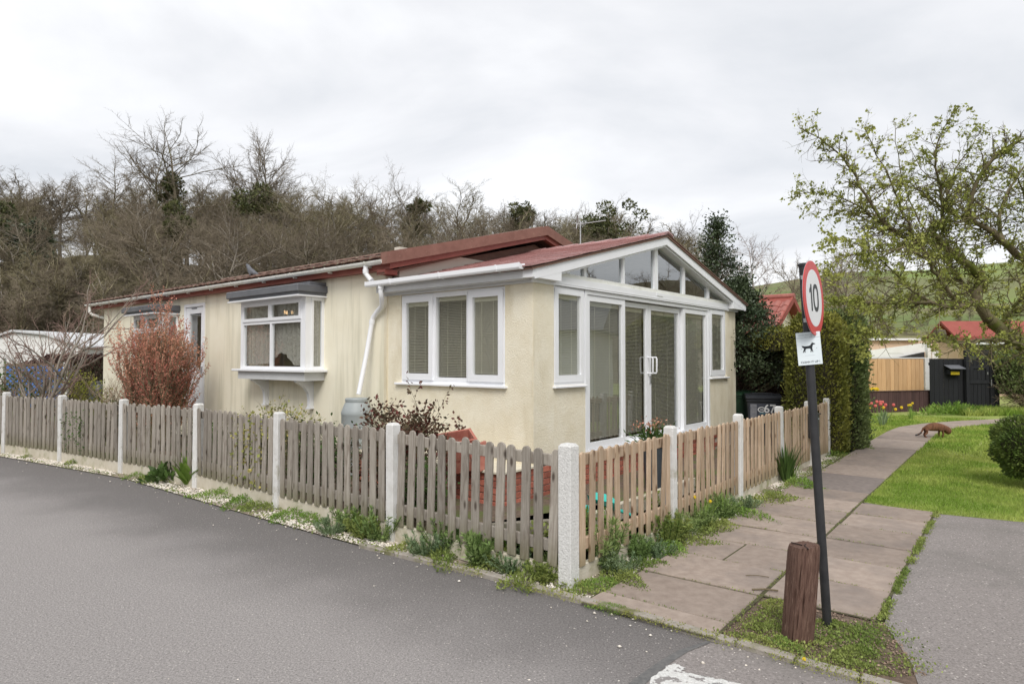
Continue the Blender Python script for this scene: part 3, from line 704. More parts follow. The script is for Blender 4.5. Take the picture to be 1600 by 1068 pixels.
# ------------------------------------------------------------------ the bungalow
HA = R(50.3); H0 = (0.24, 7.5, 0)
house = tag(empty('park_home', H0, HA), 'cream park home bungalow with white sunroom and brown tiled roof', 'house')
def fbox(mb, face, a0, a1, z0, z1, o0, o1, b=0):
    """box on a face: 'r' road side (a along y, outward -x), 'g' gable (a along x, outward -y)"""
    fn = (lambda *q: mb.bbox(*q, b)) if b else mb.box
    if a0 > a1: a0, a1 = a1, a0
    if o0 > o1: o0, o1 = o1, o0
    if face == 'r': fn(-o1, -o0, a0, a1, z0, z1)
    else: fn(a0, a1, -o1, -o0, z0, z1)
def fpt(face, a, z, o): return (-o, a, z) if face == 'r' else (a, -o, z)
def walls(name, face, a0, a1, z0, z1, holes, m, th=.12, o=0.0):
    """wall slab with rectangular holes as boxes butted end to end"""
    cuts = sorted({a0, a1} | {h[0] for h in holes} | {h[1] for h in holes}); w = MB()
    for c0, c1 in zip(cuts, cuts[1:]):
        mid = (c0 + c1) / 2; hs = [h for h in holes if h[0] <= mid <= h[1]]
        zs = z0
        for h in sorted(hs, key=lambda q: q[2]):
            if h[2] > zs: fbox(w, face, c0, c1, zs, h[2], o - th, o)
            zs = h[3]
        if zs < z1: fbox(w, face, c0, c1, zs, z1, o - th, o)
    return w.build(name, m, house)

# walls
W = 6.3; SL = 2.64; ML = 13.55; MW = 6.9
walls('sunroom_wall', 'r', 0.0, SL, 0.35, 2.50, [(0.42, 2.32, 1.27, 2.478)], M['render'], .14)
walls('sunroom_wall', 'g', 0.14, 1.10, 0.35, 2.49, [(0.41, 1.10, 1.27, 2.49)], M['render'], .12)
walls('sunroom_wall', 'g', 5.08, W - .12, 0.35, 2.49, [(5.08, 5.82, 1.27, 2.49)], M['render'], .12)
MB().box(0.004, .41, -.006, 0.0, .36, 2.49).build('wall_return', M['render'], house)
MB().box(W - .12, W, .0, SL, .35, 2.5).build('sunroom_wall', M['render'], house)
walls('main_wall', 'r', SL, ML, 0.05, 2.86, [(4.3, 5.95, 1.46, 2.52), (8.12, 9.02, .42, 2.70), (9.45, 10.7, 1.46, 2.52)], M['board'], .12, 0.012)
MB().prism([(0.0, 0.05), (MW, .05), (MW, 2.95), (3.4, 3.80), (0.0, 2.9)], 1, ML - .12, ML).build('end_wall', M['board'], house)
MB().box(MW - .12, MW, SL, ML - .12, .05, 2.9).build('main_wall', M['board'], house)
# thin vertical cover strip where the two walls meet, and a board joint
MB().box(-.02, 0, 2.60, 2.655, .36, 2.48).build('cover_strip', M['render'], house)
# interior
MB().box(.14, W - .12, 0.12, SL - .02, .30, .36).build('floor', M['intfloor'], house)
MB().box(.14, W - .12, SL - .12, SL - .01, .36, 3.2).build('inner_wall', M['interior'], house)
MB().box(.12, 3.0, 2.7, ML - .2, .30, .45).build('inner_floor', M['intfloor'], house)
MB().box(2.9, 3.0, 2.7, ML - .2, .45, 2.9).build('inner_wall', M['interior'], house)
MB().box(.12, 2.9, 2.7, ML - .2, 2.9, 2.94).build('ceiling', M['interior'], house)
for yy in (2.70, 7.6, 11.5): MB().box(.12, 2.9, yy, yy + .06, .45, 2.9).build('inner_wall', M['interior'], house)

# brick plinth and low brick terrace
pl = empty('plinth', parent=house)
MB().box(-.545, -.0, 0.015, 2.62, -.05, .335).box(0, W - .02, .015, .11, -.05, .335).build('mortar_bed', M['mortar'], pl)
bm_s = MB().bbox(0, .215, 0, .03, 0, .064, .004).me('brick', M['brick'])
bm_h = MB().bbox(0, .105, 0, .03, 0, .064, .004).me('brick', M['brick'])
rb = random.Random(5); nb = 0
for c in range(5):
    z = c * .0745 - .035
    a = -.56; first = c % 2
    while a < 5.2:
        L = .105 if (first and a == -.56) else .215
        link('brick', bm_h if L < .2 else bm_s, pl, (a, 0.0 + rb.uniform(-.003, .003), z)); a += L + .01; nb += 1
    a = 0.035; first = c % 2
    while a < 2.5:
        L = .105 if (first and a < .04) else .215
        link('brick', bm_h if L < .2 else bm_s, pl, (-.56 + rb.uniform(-.003, .003), a + L, z), (0, 0, -pi / 2)); a += L + .01; nb += 1
MB().bbox(-.60, -.0, -.035, 2.62, .338, .372, .006).build('terrace_slab', M['paving'], pl)

# glazing helpers --------------------------------------------------
def frame(parent, face, a0, a1, z0, z1, w, o0, o1, name='frame', m='upvc', wb=None):
    mb = MB(); wb = wb or w
    fbox(mb, face, a0, a0 + w, z0, z1, o0, o1); fbox(mb, face, a1 - w, a1, z0, z1, o0, o1)
    fbox(mb, face, a0 + w, a1 - w, z1 - w, z1, o0, o1 - .001); fbox(mb, face, a0 + w, a1 - w, z0, z0 + wb, o0, o1 - .001)
    return mb.build(name, M[m], parent)
def pane(parent, face, a0, a1, z0, z1, o, m='glass'):
    q = [fpt(face, a0, z0, o), fpt(face, a1, z0, o), fpt(face, a1, z1, o), fpt(face, a0, z1, o)]
    return link('pane', mesh('pane', q, [(0, 1, 2, 3)], M[m]), parent)
def blind(parent, face, a0, a1, z0, z1, o, tilt, pitch=.021):
    mb = MB(); fbox(mb, face, a0, a1, z1 - .055, z1, o - .03, o + .01)
    mb.build('blind_headrail', M['blindhead'], parent)
    mb = MB(); z = z0 + .02; hw = .0115
    while z < z1 - .06:
        dz = hw * sin(tilt); do = hw * cos(tilt)
        for s in (0,):
            p = [fpt(face, a0, z - dz, o + do), fpt(face, a1, z - dz, o + do), fpt(face, a1, z + dz, o - do), fpt(face, a0, z + dz, o - do)]
            q = [(c[0], c[1], c[2] + .0012) for c in p]
            mb.add(p + q, [(0, 1, 2, 3), (7, 6, 5, 4), (0, 4, 5, 1), (2, 6, 7, 3)])
        z += pitch
    tag(mb.build('blind_slats', M['blind'], parent), kind='stuff')
    mb = MB()
    for k in (.25, .70):
        a = a0 + (a1 - a0) * k; fbox(mb, face, a - .002, a + .002, z0 + .01, z1 - .05, o + .016, o + .019)
    mb.build('blind_cord', M['blindhead'], parent)

# road side window of the sunroom: two opening casements and a fixed light between
wn = empty('window', parent=house)
frame(wn, 'r', 0.42, 2.32, 1.27, 2.475, .05, -.09, -.02)
for (a0, a1) in ((0.455, 1.03), (1.68, 2.285)):
    frame(wn, 'r', a0, a1, 1.315, 2.44, .075, -.06, .006, 'sash', wb=.085)
frame(wn, 'r', 1.03, 1.68, 1.31, 2.455, .045, -.08, -.016, 'fixed_frame')
mbx = MB(); fbox(mbx, 'r', 1.045, 1.06, 1.32, 2.45, -.02, -.0); mbx.build('mullion', M['upvc'], wn)
for (a0, a1, z0, z1, o) in ((.53, .955, 1.40, 2.365, -.02), (1.075, 1.635, 1.355, 2.41, -.05), (1.755, 2.21, 1.40, 2.365, -.02)):
    pane(wn, 'r', a0, a1, z0, z1, o)
blind(wn, 'r', .53, .955, 1.40, 2.365, -.05, R(70)); blind(wn, 'r', 1.075, 1.635, 1.355, 2.41, -.09, R(48)); blind(wn, 'r', 1.755, 2.21, 1.40, 2.365, -.06, R(48))
mbx = MB(); fbox(mbx, 'r', .38, 2.40, 1.242, 1.272, -.05, .055, .006); mbx.build('sill', M['upvc'], wn)

# gable windows
for (a0, a1, ga, gb) in ((.412, 1.10, .50, 1.0), (5.08, 5.81, 5.20, 5.70)):
    wn = empty('window', parent=house)
    frame(wn, 'g', a0, a1, 1.27, 2.488, .04, -.09, -.01)
    frame(wn, 'g', a0 + .025, a1 - .03, 1.31, 2.465, .07, -.06, .008, 'sash', wb=.085)
    pane(wn, 'g', ga - .008, gb + .01, 1.38, 2.40, -.02)
    blind(wn, 'g', ga, gb, 1.39, 2.395, -.06, R(48))
    mbx = MB(); fbox(mbx, 'g', a0 - (.03 if a0 > 1 else 0.03), a1 + (.06 if a0 > 1 else -.02), 1.240, 1.268, -.05, .055, .006); mbx.build('sill', M['upvc'], wn)

# patio doors
dr = empty('patio_door', parent=house)
frame(dr, 'g', 1.102, 5.078, .362, 2.486, .05, -.11, .004, 'outer_frame', wb=.06)
frame(dr, 'g', 1.155, 2.15, .425, 2.43, .075, -.07, -.012, 'door_leaf')
frame(dr, 'g', 4.05, 5.025, .425, 2.43, .075, -.07, -.012, 'door_leaf')
frame(dr, 'g', 2.13, 2.955, .40, 2.42, .07, -.12, -.075, 'door_leaf', wb=.08)
frame(dr, 'g', 2.96, 4.07, .40, 2.42, .08, -.12, -.074, 'door_leaf', wb=.08)
pane(dr, 'g', 1.23, 2.075, .50, 2.355, -.04); pane(dr, 'g', 4.125, 4.95, .50, 2.355, -.04)
pane(dr, 'g', 2.20, 2.885, .48, 2.35, -.095); pane(dr, 'g', 3.04, 3.99, .48, 2.34, -.095)
blind(dr, 'g', 1.235, 2.07, .52, 2.352, -.09, R(48)); blind(dr, 'g', 4.13, 4.945, .50, 2.352, -.09, R(72))
blind(dr, 'g', 2.21, 2.875, .50, 2.345, -.15, R(34)); blind(dr, 'g', 3.05, 3.98, .50, 2.335, -.15, R(38))
hb = MB(); hb.tube([(2.935, .08, 1.38), (2.935, .0, 1.38), (2.935, -.01, 1.40), (2.935, -.01, 1.60), (2.935, .0, 1.62), (2.935, .08, 1.62)], .012, 6)
hb.tube([(3.06, .08, 1.38), (3.06, .0, 1.38), (3.06, -.01, 1.40), (3.06, -.01, 1.60), (3.06, .0, 1.62), (3.06, .08, 1.62)], .012, 6)
autosmooth(hb.build('handle', M['upvc'], dr)); MB().box(2.985, 3.015, .06, .075, 1.22, 1.34).build('lock', M['galv'], dr)
MB().bbox(1.06, 5.12, -.075, .02, .335, .361, .004).build('threshold', M['upvc'], dr)

# horizontal beam over the doors, triangle glazing
bm = MB(); bm.box(.412, 5.86, -.03, .10, 2.492, 2.60); bm.box(.41, 5.87, -.034, -.03, 2.515, 2.522)
bm.build('beam', M['upvc'], house)
MB().box(3.03, 3.23, -.038, -.03, 2.555, 2.60).build('beam_joiner', M['upvc'], house)
tri = empty('gable_window', parent=house)
AP = 3.18
def zin(x): return 3.35 - abs(x - AP) * (3.35 - 2.665) / 2.72
MB().box(.40, 5.88, -.012, .06, 2.602, 2.655).build('sill', M['upvc_dirty'], tri)
st = MB()
for s in (-1, 1):
    st.prism([(AP, 3.40), (AP + s * 2.75, 2.70), (AP + s * 2.75, 2.64), (AP, 3.33)], 1, -.02, .05)
st.build('head', M['upvc'], tri)
mul = [1.06, 2.03, AP, 4.32, 5.20]
mul = [1.06, 2.03, 3.02, 4.0, 4.99]
mul = [1.10, 2.08, 3.06, 4.04, 5.02]
for i, x in enumerate(mul):
    w = .055 if i == 2 else .03
    MB().box(x - w, x + w, -.008 - .002 * i, .045, 2.656, zin(x) + .03).build('mullion', M['upvc'], tri)
xs = [.52] + mul + [5.80]
for i in range(6):
    x0, x1 = xs[i] + (.03 if i else 0), xs[i + 1] - (.03 if i < 5 else 0)
    pts = [(x0, 2.656), (x1, 2.656), (x1, max(2.657, zin(x1)))]
    if x0 < AP < x1: pts.append((AP, zin(AP)))
    pts.append((x0, max(2.657, zin(x0))))
    link('pane', mesh('pane', [(p[0], .02, p[1]) for p in pts], [tuple(range(len(pts)))], M['glass_hi']), tri)

# barge boards and boxed eaves of the sunroom
def zr(x): return 3.475 - abs(x - AP) * .2535          # top of board
br = MB()
for s in (-1, 1):
    xe = AP + s * 3.30
    br.prism([(AP, zr(AP)), (xe, zr(xe)), (xe, zr(xe) - .13), (AP + s * 2.95, zr(AP + s * 2.95) - .135), (AP, zr(AP) - .135)], 1, -.13, -.10)
br.build('barge_board', M['upvc'], house)
be = MB()
be.prism([(-.16, 2.525), (.40, 2.525), (.40, zr(.40) - .05), (-.16, zr(-.16) - .004)], 1, -.128, .02)
be.build('box_end', M['upvc'], house); be = MB()
be.prism([(6.52, 2.525), (5.88, 2.525), (5.88, zr(5.88) - .05), (6.52, zr(6.52) - .004)], 1, -.128, .02)
be.build('box_end', M['upvc'], house)
sf = MB(); sf.box(-.03, .41, -.03, .0, 2.485, 2.524); sf.box(5.87, 6.36, -.03, .0, 2.485, 2.524); sf.build('soffit_trim', M['upvc'], house)
sf = MB()
for s in (-1, 1):   # soffit under the verge
    sf.prism([(AP, zr(AP) - .14), (AP + s * 2.9, zr(AP + s * 2.9) - .14), (AP + s * 2.9, zr(AP + s * 2.9) - .165), (AP, zr(AP) - .165)], 1, -.10, .06)
sf.build('verge_soffit', M['upvc'], house)
fs = MB(); fs.box(-.16, -.14, .02, SL + .02, 2.52, 2.64); fs.box(-.139, -.02, .02, SL, 2.515, 2.53); fs.build('fascia', M['greytrim'], house)
fs = MB(); fs.box(-.035, .0, 0.0, SL, 2.482, 2.514); fs.build('soffit_trim', M['greytrim'], house)
fs = MB(); fs.box(6.40, 6.42, .02, SL, 2.52, 2.64); fs.build('fascia', M['greytrim'], house)

# gutters
def gutter(y0, y1, x, z, r, m, fall=0.0, square=False):
    g = MB(); prof = []
    if square: prof = [(-r, 0), (-r * 1.0, -r * .9), (-r * .8, -r * 1.25), (r * .8, -r * 1.25), (r, -r * .9), (r, 0), (r * .9, 0), (r * .75, -r * 1.05), (-r * .75, -r * 1.05), (-r * .9, 0)]
    else:
        for k in range(9):
            t = pi * k / 8; prof.append((-cos(t) * r, -sin(t) * r * 1.0))
        for k in range(8, -1, -1):
            t = pi * k / 8; prof.append((-cos(t) * r * .93, -sin(t) * r * .93))
    n = len(prof)
    v = [(x + p[0], y0, z + p[1]) for p in prof] + [(x + p[0], y1, z + p[1] - fall) for p in prof]
    f = [(i, (i + 1) % n, n + (i + 1) % n, n + i) for i in range(n)] + [tuple(range(n - 1, -1, -1)), tuple(range(n, 2 * n))]
    g.add(v, f)
    # end caps
    for yy, zz in ((y0, z), (y1, z - fall)):
        g.prism([(x + p[0] * 1.04, zz + p[1] * 1.04 + .003) for p in prof[:n // 2]], 1, yy - .006, yy + .006)
    o = g.build('gutter', M[m], house)
    k = y0 + .35
    while k < y1:
        zz = z - fall * (k - y0) / (y1 - y0)
        b = MB(); b.prism([(x + p[0] * 1.12, zz + p[1] * 1.12 + .006) for p in prof[:n // 2]], 1, k - .012, k + .012); b.box(x + r * .2, x + r * 1.6, k - .01, k + .01, zz - r * 1.35, zz - r * .9)
        b.build('gutter_bracket', M[m], o)
        k += .95
    return o
gutter(-.02, SL + .12, -.225, 2.685, .056, 'upvc', .012, True)
gutter(.0, SL, 6.49, 2.70, .056, 'upvc', 0, True)
gutter(2.42, 14.05, -.235, 2.955, .055, 'upvc_dirty', .0)
# downpipes
dp = MB(); dp.tube([(-.235, 2.80, 2.92), (-.235, 2.80, 2.80), (-.225, 2.72, 2.72), (-.225, 2.68, 2.69)], .036, 10)
dp.tube([(-.225, 2.48, 2.64), (-.225, 2.48, 2.52), (-.20, 2.49, 2.44), (-.09, 2.62, 2.34), (-.075, 2.74, 2.27), (-.07, 2.84, 2.19), (-.075, 2.86, 2.12), (-.16, 2.87, 1.66), (-.30, 2.86, 1.10)], .034, 10)
autosmooth(dp.build('downpipe', M['upvc'], house), 60)
c = MB(); c.tube([(-.225, 2.48, 2.63), (-.225, 2.48, 2.56)], .042, 10); c.tube([(-.235, 2.80, 2.86), (-.235, 2.80, 2.80)], .043, 10); c.tube([(-.073, 2.855, 2.16), (-.077, 2.862, 2.10)], .041, 10)
autosmooth(c.build('pipe_collar', M['upvc'], house), 60)
dp = MB(); dp.tube([(-.235, 13.85, 2.90), (-.235, 13.85, 2.76), (-.20, 13.80, 2.70), (.1, 13.66, 2.60), (.2, 13.62, 2.5), (.2, 13.62, .9)], .036, 8)
autosmooth(dp.build('downpipe', M['upvc_dirty'], house), 60)

# main roof ----------------------------------------------------------
def zm(x): return 3.03 + (x + .25) * (3.95 - 3.03) / 3.65         # upper surface of main roof
MRX = 3.40
rf = empty('main_roof', parent=house)
MB().prism([(-.25, zm(-.25) - .03), (MRX, zm(MRX) - .03), (MRX + 3.6, zm(-.25) - .03), (MRX + 3.6, zm(-.25) - .10), (MRX, zm(MRX) - .10), (-.25, zm(-.25) - .10)], 1, 2.42, 14.1).build('roof_deck', M['tile'], rf)
# eave course: barrel shaped tiles, one object each; courses above joined
def tileme(w, d, name='roof_tile', m='tile', rise=.035, sl=.252):
    mb = MB(); n = 6; v = []
    for j in (0, 1):
        for i in range(n + 1):
            t = i / n; zz = rise * max(0, sin(pi * t * 1.35)) if t < .74 else 0
            v.append((j * d, t * w, zz + j * d * sl))
    top = len(v); v += [(p[0], p[1], p[2] - .022) for p in v]
    f = []
    for i in range(n):
        f.append((i, n + 1 + i, n + 2 + i, i + 1)); f.append((top + i, top + i + 1, top + n + 2 + i, top + n + 1 + i)); f.append((i, i + 1, top + i + 1, top + i))
    f += [(0, top, top + n + 1, n + 1), (n, 2 * n + 1, top + 2 * n + 1, top + n)]
    mb.add(v, f); return mb.me(name, M[m])
tm = tileme(.198, .36, rise=.009)
y = 2.44; i = 0
while y < 14.0:
    link('roof_tile', tm, rf, (-.30, y, 3.00 + rb.uniform(-.003, .004)), (0, 0, rb.uniform(-.004, .004))); y += .20
mb = MB()
for cidx in range(1, 11):
    x0 = -.30 + cidx * .33; y = 2.44
    while y < 14.0:
        mb.add([(x0, y, zm(x0) + .0), (x0, y + .10, zm(x0) + .012), (x0, y + .22, zm(x0) + .0), (x0 + .36, y, zm(x0 + .36) - .02), (x0 + .36, y + .10, zm(x0 + .36) - .012), (x0 + .36, y + .22, zm(x0 + .36) - .02)], [(0, 3, 4, 1), (1, 4, 5, 2)]); y += .30
tag(mb.build('upper_tiles', M['tile'], rf), kind='stuff')
mb = MB(); k = 2.42
while k < 14.0:
    link('ridge_tile', MB().prism([(MRX - .14, zm(MRX) - .045), (MRX - .10, zm(MRX) + .01), (MRX, zm(MRX) + .045), (MRX + .10, zm(MRX) + .01), (MRX + .14, zm(MRX) - .045)], 1, 0, .435).me('ridge_tile', M['tile']), rf, (0, k, 0)); k += .44
# verge: deep brown cap over red board, both slopes
vg = MB(); vr = MB()
for s in (-1, 1):
    xe = MRX + s * 3.66; ze = zm(-.26)
    vg.prism([(MRX, zm(MRX) + .035), (xe, ze + .03), (xe, ze - .135), (MRX, zm(MRX) - .13)], 1, 2.30, 2.44)
    xr = MRX + s * 3.58; zr_ = zm(-.18)
    vr.prism([(MRX, zm(MRX) - .12), (xr, zr_ - .13), (xr, zr_ - .215), (MRX, zm(MRX) - .205)], 1, 2.345, 2.43)
vg.build('verge_cap', M['oxide'], rf); vr.build('barge_board', M['redtrim'], rf)
MB().prism([(-.2, 2.78), (MRX, 3.68), (MRX + 3.5, 2.78)], 1, 2.60, SL - .005).build('gable_boarding', M['gablewood'], house)
MB().prism([(-.2, 2.80), (MRX, zm(MRX) - .14), (MRX, zm(MRX) - .18), (-.2, 2.76)], 1, 2.43, 2.6).build('verge_soffit', M['gablewood'], rf)
MB().box(-.16, -.135, 2.44, 14.05, 2.835, 2.965).box(-.134, -.014, 2.44, 13.7, 2.84, 2.852).build('fascia', M['redtrim'], house)
MB().box(-.20, .02, 2.42, 2.60, 2.77, 2.835).build('box_end', M['redtrim'], house)

# sunroom roof -------------------------------------------------------
sr = empty('sunroom_roof', parent=house)
def zs(x): return zr(x) + .012
MB().prism([(-.20, zs(-.20)), (AP, zs(AP)), (6.56, zs(6.56)), (6.56, zs(6.56) - .025), (AP, zs(AP) - .03), (-.20, zs(-.20) - .025)], 1, -.15, 2.60).build('roof_deck', M['gablewood'], sr)
ang = math.atan(.2535); sl_len = (AP + .22) / cos(ang)
smesh = [MB().add([(0, 0, 0), (.30, 0, 0), (.30, w_ - .004, 0), (0, w_ - .004, 0), (0, 0, .016), (.30, 0, .003), (.30, w_ - .004, .003), (0, w_ - .004, .016)],
                  [(0, 3, 2, 1), (4, 5, 6, 7), (0, 1, 5, 4), (1, 2, 6, 5), (2, 3, 7, 6), (3, 0, 4, 7)]).me('slate', M['slate']) for w_ in (.30, .15)]
nc = 14; exp_ = sl_len / nc
for cidx in range(nc):
    d_ = cidx * exp_; x0 = -.225 + d_ * cos(ang); z0 = zs(-.225) + d_ * sin(ang) + .012
    y = -.165
    if cidx % 2: link('slate', smesh[1], sr, (x0, y, z0), (0, -ang, 0)); y += .15
    while y < 2.45:
        link('slate', smesh[0], sr, (x0, y, z0 + rb.uniform(0, .004)), (0, -ang + rb.uniform(-.006, .006), 0)); y += .30
for s in (1,):
    mb = MB(); mb.prism([(AP, zs(AP) + .004), (6.58, zs(6.58) + .002), (6.58, zs(6.58) + .014), (AP, zs(AP) + .02)], 1, -.16, 2.6); mb.build('far_slope_slates', M['gablewood'], sr)
MB().box(-.18, -.17, .0, 2.6, 2.60, 2.67).build('eave_strip', M['greytrim'], sr)
rt = MB().prism([(-.15, -.055), (-.14, -.018), (0, .026), (.14, -.018), (.15, -.055), (0, .0)], 1, 0, .345).me('ridge_tile', M['slate'])
for k in range(8): link('ridge_tile', rt, sr, (AP, -.165 + k * .335, zs(AP) + .036), (R(-2.4), 0, 0))
# small bright end stub of the far gutter
# TV aerial on the roof
ae = tag(empty('tv_aerial', Vector((0.24, 7.5, 0)) + Vector((cos(HA) * 3.5 - sin(HA) * 3.4, sin(HA) * 3.5 + cos(HA) * 3.4, 3.95))), 'thin metal TV aerial standing on the bungalow roof ridge', 'aerial')
ap0 = ae.location.copy(); T = px(907, 346, ap0.y)
ae.location = (px(907, 400, ap0.y).x, ap0.y, 3.9)
hh = T.z - 3.9
MB().tube([(0, 0, -.1), (0, 0, hh)], .012, 6).build('pole', M['galv'], ae)
a_ = MB(); a_.tube([(-.08, 0, hh - .06), (.50, .1, hh + .04)], .007, 5)
for k in range(9):
    xk = .02 + k * .055; a_.tube([(xk, -.10 + .02 * k * .1, hh - .045 + .0095 * k), (xk + .01, .14, hh - .045 + .0095 * k + .02)], .004, 4)
a_.tube([(-.06, -.1, hh + .10), (-.06, .1, hh - .16)], .010, 4); a_.tube([(-.09, -.1, hh - .16), (-.04, .1, hh + .13)], .010, 4)
a_.build('antenna_rods', M['galv'], ae)

# bay windows --------------------------------------------------------
def bay(y0, y1, zc, curtain):
    b = empty('bay_window', parent=house); D = .34
    c0, c1 = y0 - .09, y1 + .14
    mb = MB(); mb.bbox(-.54, -.0, c0, c1, zc - .085, zc + .03, .012); mb.build('canopy', M['canopy'], b)
    MB().box(-.50, -.012, c0 + .03, c1 - .03, zc - .13, zc - .0855).build('canopy_underside', M['canopy'], b)
    MB().box(-.525, -.012, c0 + .012, c1 - .02, zc - .15, zc - .131).build('soffit', M['upvc'], b)
    if c0 < 5: MB().box(-.30, -.0, c0 + .04, c0 + .5, zc + .031, zc + .085).build('canopy_upstand', M['canopy'], b)
    z0, z1 = 1.43, zc - .152
    # corner posts and frames
    mb = MB(); mb.box(-D, -D + .10, y0, y0 + .085, z0, z1); mb.box(-D, -D + .06, y1 - .05, y1, z0, z1); mb.build('corner_post', M['upvc'], b)
    ym = (y0 + .085 + y1 - .05) / 2; ya, yb = y0 + .086, y1 - .051; zt = z0 + (z1 - z0) * .66
    def rf_(a0, a1, za, zb, w, o, nm):
        frame(b, 'r', a0, a1, za, zb, w, o - .05, o, nm)
    rf_(ya, yb, z0, z1, .045, D + .002, 'frame')
    m2 = MB(); m2.box(-D - .0, -D + .05, ym - .025, ym + .025, z0 + .045, zt); m2.box(-D - .0, -D + .05, ya + .045, yb - .045, zt, zt + .05); m2.build('mullion', M['upvc'], b)
    for (a0, a1) in ((ya + .03, ym - .002), (ym + .002, yb - .03)):
        rf_(a0, a1, zt + .05, z1 - .03, .05, D + .02, 'top_light')
        pane(b, 'r', a0 + .05, a1 - .05, zt + .10, z1 - .08, D + .005)
        mv = MB(); yc = (a0 + a1) / 2; mv.box(-D - .03, -D - .02, yc - .12, yc + .12, z1 - .06, z1 - .048); mv.build('vent', M['upvc'], b)
    pane(b, 'r', ya + .045, ym - .025, z0 + .045, zt, D - .03); pane(b, 'r', ym + .025, yb - .045, z0 + .045, zt, D - .03)
    for yy in (y0 + .012, y1 - .012):
        m3 = MB()
        for (xa, xb, za, zb) in ((-D + .10, -D + .14, z0, z1), (-.06, -.012, z0, z1), (-D + .14, -.06, z1 - .05, z1), (-D + .14, -.06, z0, z0 + .05)):
            m3.box(xa, xb, yy - .02, yy + .02, za, zb)
        m3.build('side_frame', M['upvc'], b)
        link('pane', mesh('pane', [(-D + .14, yy, z0 + .05), (-.06, yy, z0 + .05), (-.06, yy, z1 - .05), (-D + .14, yy, z1 - .05)], [(0, 1, 2, 3)], M['glass']), b)
    MB().bbox(-D - .09, -.012, y0 - .11, y1 + .14, z0 - .04, z0 - .002, .006).build('sill', M['upvc'], b)
    MB().box(-D - .03, -.012, y0 - .02, y1 + .02, z0 - .17, z0 - .042).build('apron', M['greytrim'], b)
    for yy in (y0 + .30, y1 - .33):
        q = [(-.012, z0 - .172), (-.32, z0 - .172), (-.32, z0 - .20), (-.24, z0 - .24), (-.16, z0 - .30), (-.10, z0 - .38), (-.085, z0 - .47), (-.085, z0 - .60), (-.012, z0 - .60)]
        MB().prism(q, 1, yy - .035, yy + .035).build('bracket', M['upvc'], b)
        MB().box(-.105, -.012, yy - .045, yy + .045, z0 - .625, z0 - .602).build('bracket_foot', M['upvc'], b)
    # net curtains, scalloped hem
    for a0, a1, tp in ((ya, yb, 0),):
        n = 90; v = []; f = []
        for i in range(n + 1):
            a = a0 + (a1 - a0) * i / n; t = i / n
            # t=0 at the corner-post side (image right)
            hem = z0 + (.06 if t < .16 else .05 + .20 * smooth(np.array([(t - .16) / .24]))[0] if t < .42 else .07 + .18 * smooth(np.array([(.62 - t) / .2]))[0])
            hem += .015 * abs(sin(i * .55))
            xo = -D + .10 + .018 * sin(i * .9) + .01 * sin(i * 2.3)
            v += [(xo, a, z1 - .02), (xo, a, hem)]
            if i: f.append((2 * i - 2, 2 * i, 2 * i + 1, 2 * i - 1))
        o = link('lace_curtain', mesh('lace_curtain', v, f, M['lace'], True), b)
    v = []; f = []; yy = y0 + .07
    for i in range(16):
        xo = -D + .13 + (D - .19) * i / 15; v += [(xo, yy + .012 * sin(i * 1.7), z1 - .02), (xo, yy + .012 * sin(i * 1.7), z0 + .03)]
        if i: f.append((2 * i - 2, 2 * i, 2 * i + 1, 2 * i - 1))
    link('lace_curtain', mesh('lace_curtain', v, f, M['lace'], True), b)
    return b
bay1 = bay(4.13, 6.10, 2.70, True)
bay(9.32, 10.78, 2.665, True)
# lit ceiling lamp inside the first bay room
lm = tag(empty('ceiling_lamp', px(450, 484, 11.6)), 'small warm glowing ceiling lamp inside the bay window', 'lamp')
lb = MB()
for k in range(3):
    lb.lathe([(.0, -.03), (.02, -.02), (.026, 0), (.018, .03), (.0, .04)], (0.08 * cos(2.1 * k), .08 * sin(2.1 * k), -.05), 8)
lb.build('bulb', M['bulb'], lm); MB().tube([(0, 0, .35), (0, 0, 0)], .008, 5).tube([(-.1, 0, 0), (.1, 0, 0)], .008, 5).tube([(0, -.1, 0), (0, .1, 0)], .008, 5).build('stem', M['galv'], lm)
# armchair back seen through the bay
ch = tag(empty('armchair', house.matrix_basis @ Vector((.45, 4.75, .45)), HA), 'dark brown chair back showing under the lace curtain', 'chair')
MB().bbox(0, .12, -.32, .32, .4, 1.22, .05).build('backrest', M['curtain'], ch); MB().bbox(0.12, .6, -.32, .32, .3, .48, .05).build('seat', M['curtain'], ch)

# side door
sd = empty('side_door', parent=house)
frame(sd, 'r', 8.12, 9.02, .42, 2.70, .06, -.08, .03, 'outer_frame')
mb = MB(); fbox(mb, 'r', 8.185, 8.955, .48, 1.28, -.05, .0); mb.build('lower_panel', M['upvc'], sd)
frame(sd, 'r', 8.185, 8.955, 1.282, 2.635, .13, -.05, .002, 'door_leaf'); pane(sd, 'r', 8.315, 8.825, 1.412, 2.505, -.02)
mb = MB(); fbox(mb, 'r', 8.24, 8.27, 1.32, 1.44, .003, .05); mb.build('handle', M['galv'], sd)
mb = MB(); fbox(mb, 'r', 8.5, 8.72, 2.60, 2.62, .004, .012); mb.build('vent', M['canopy'], sd)

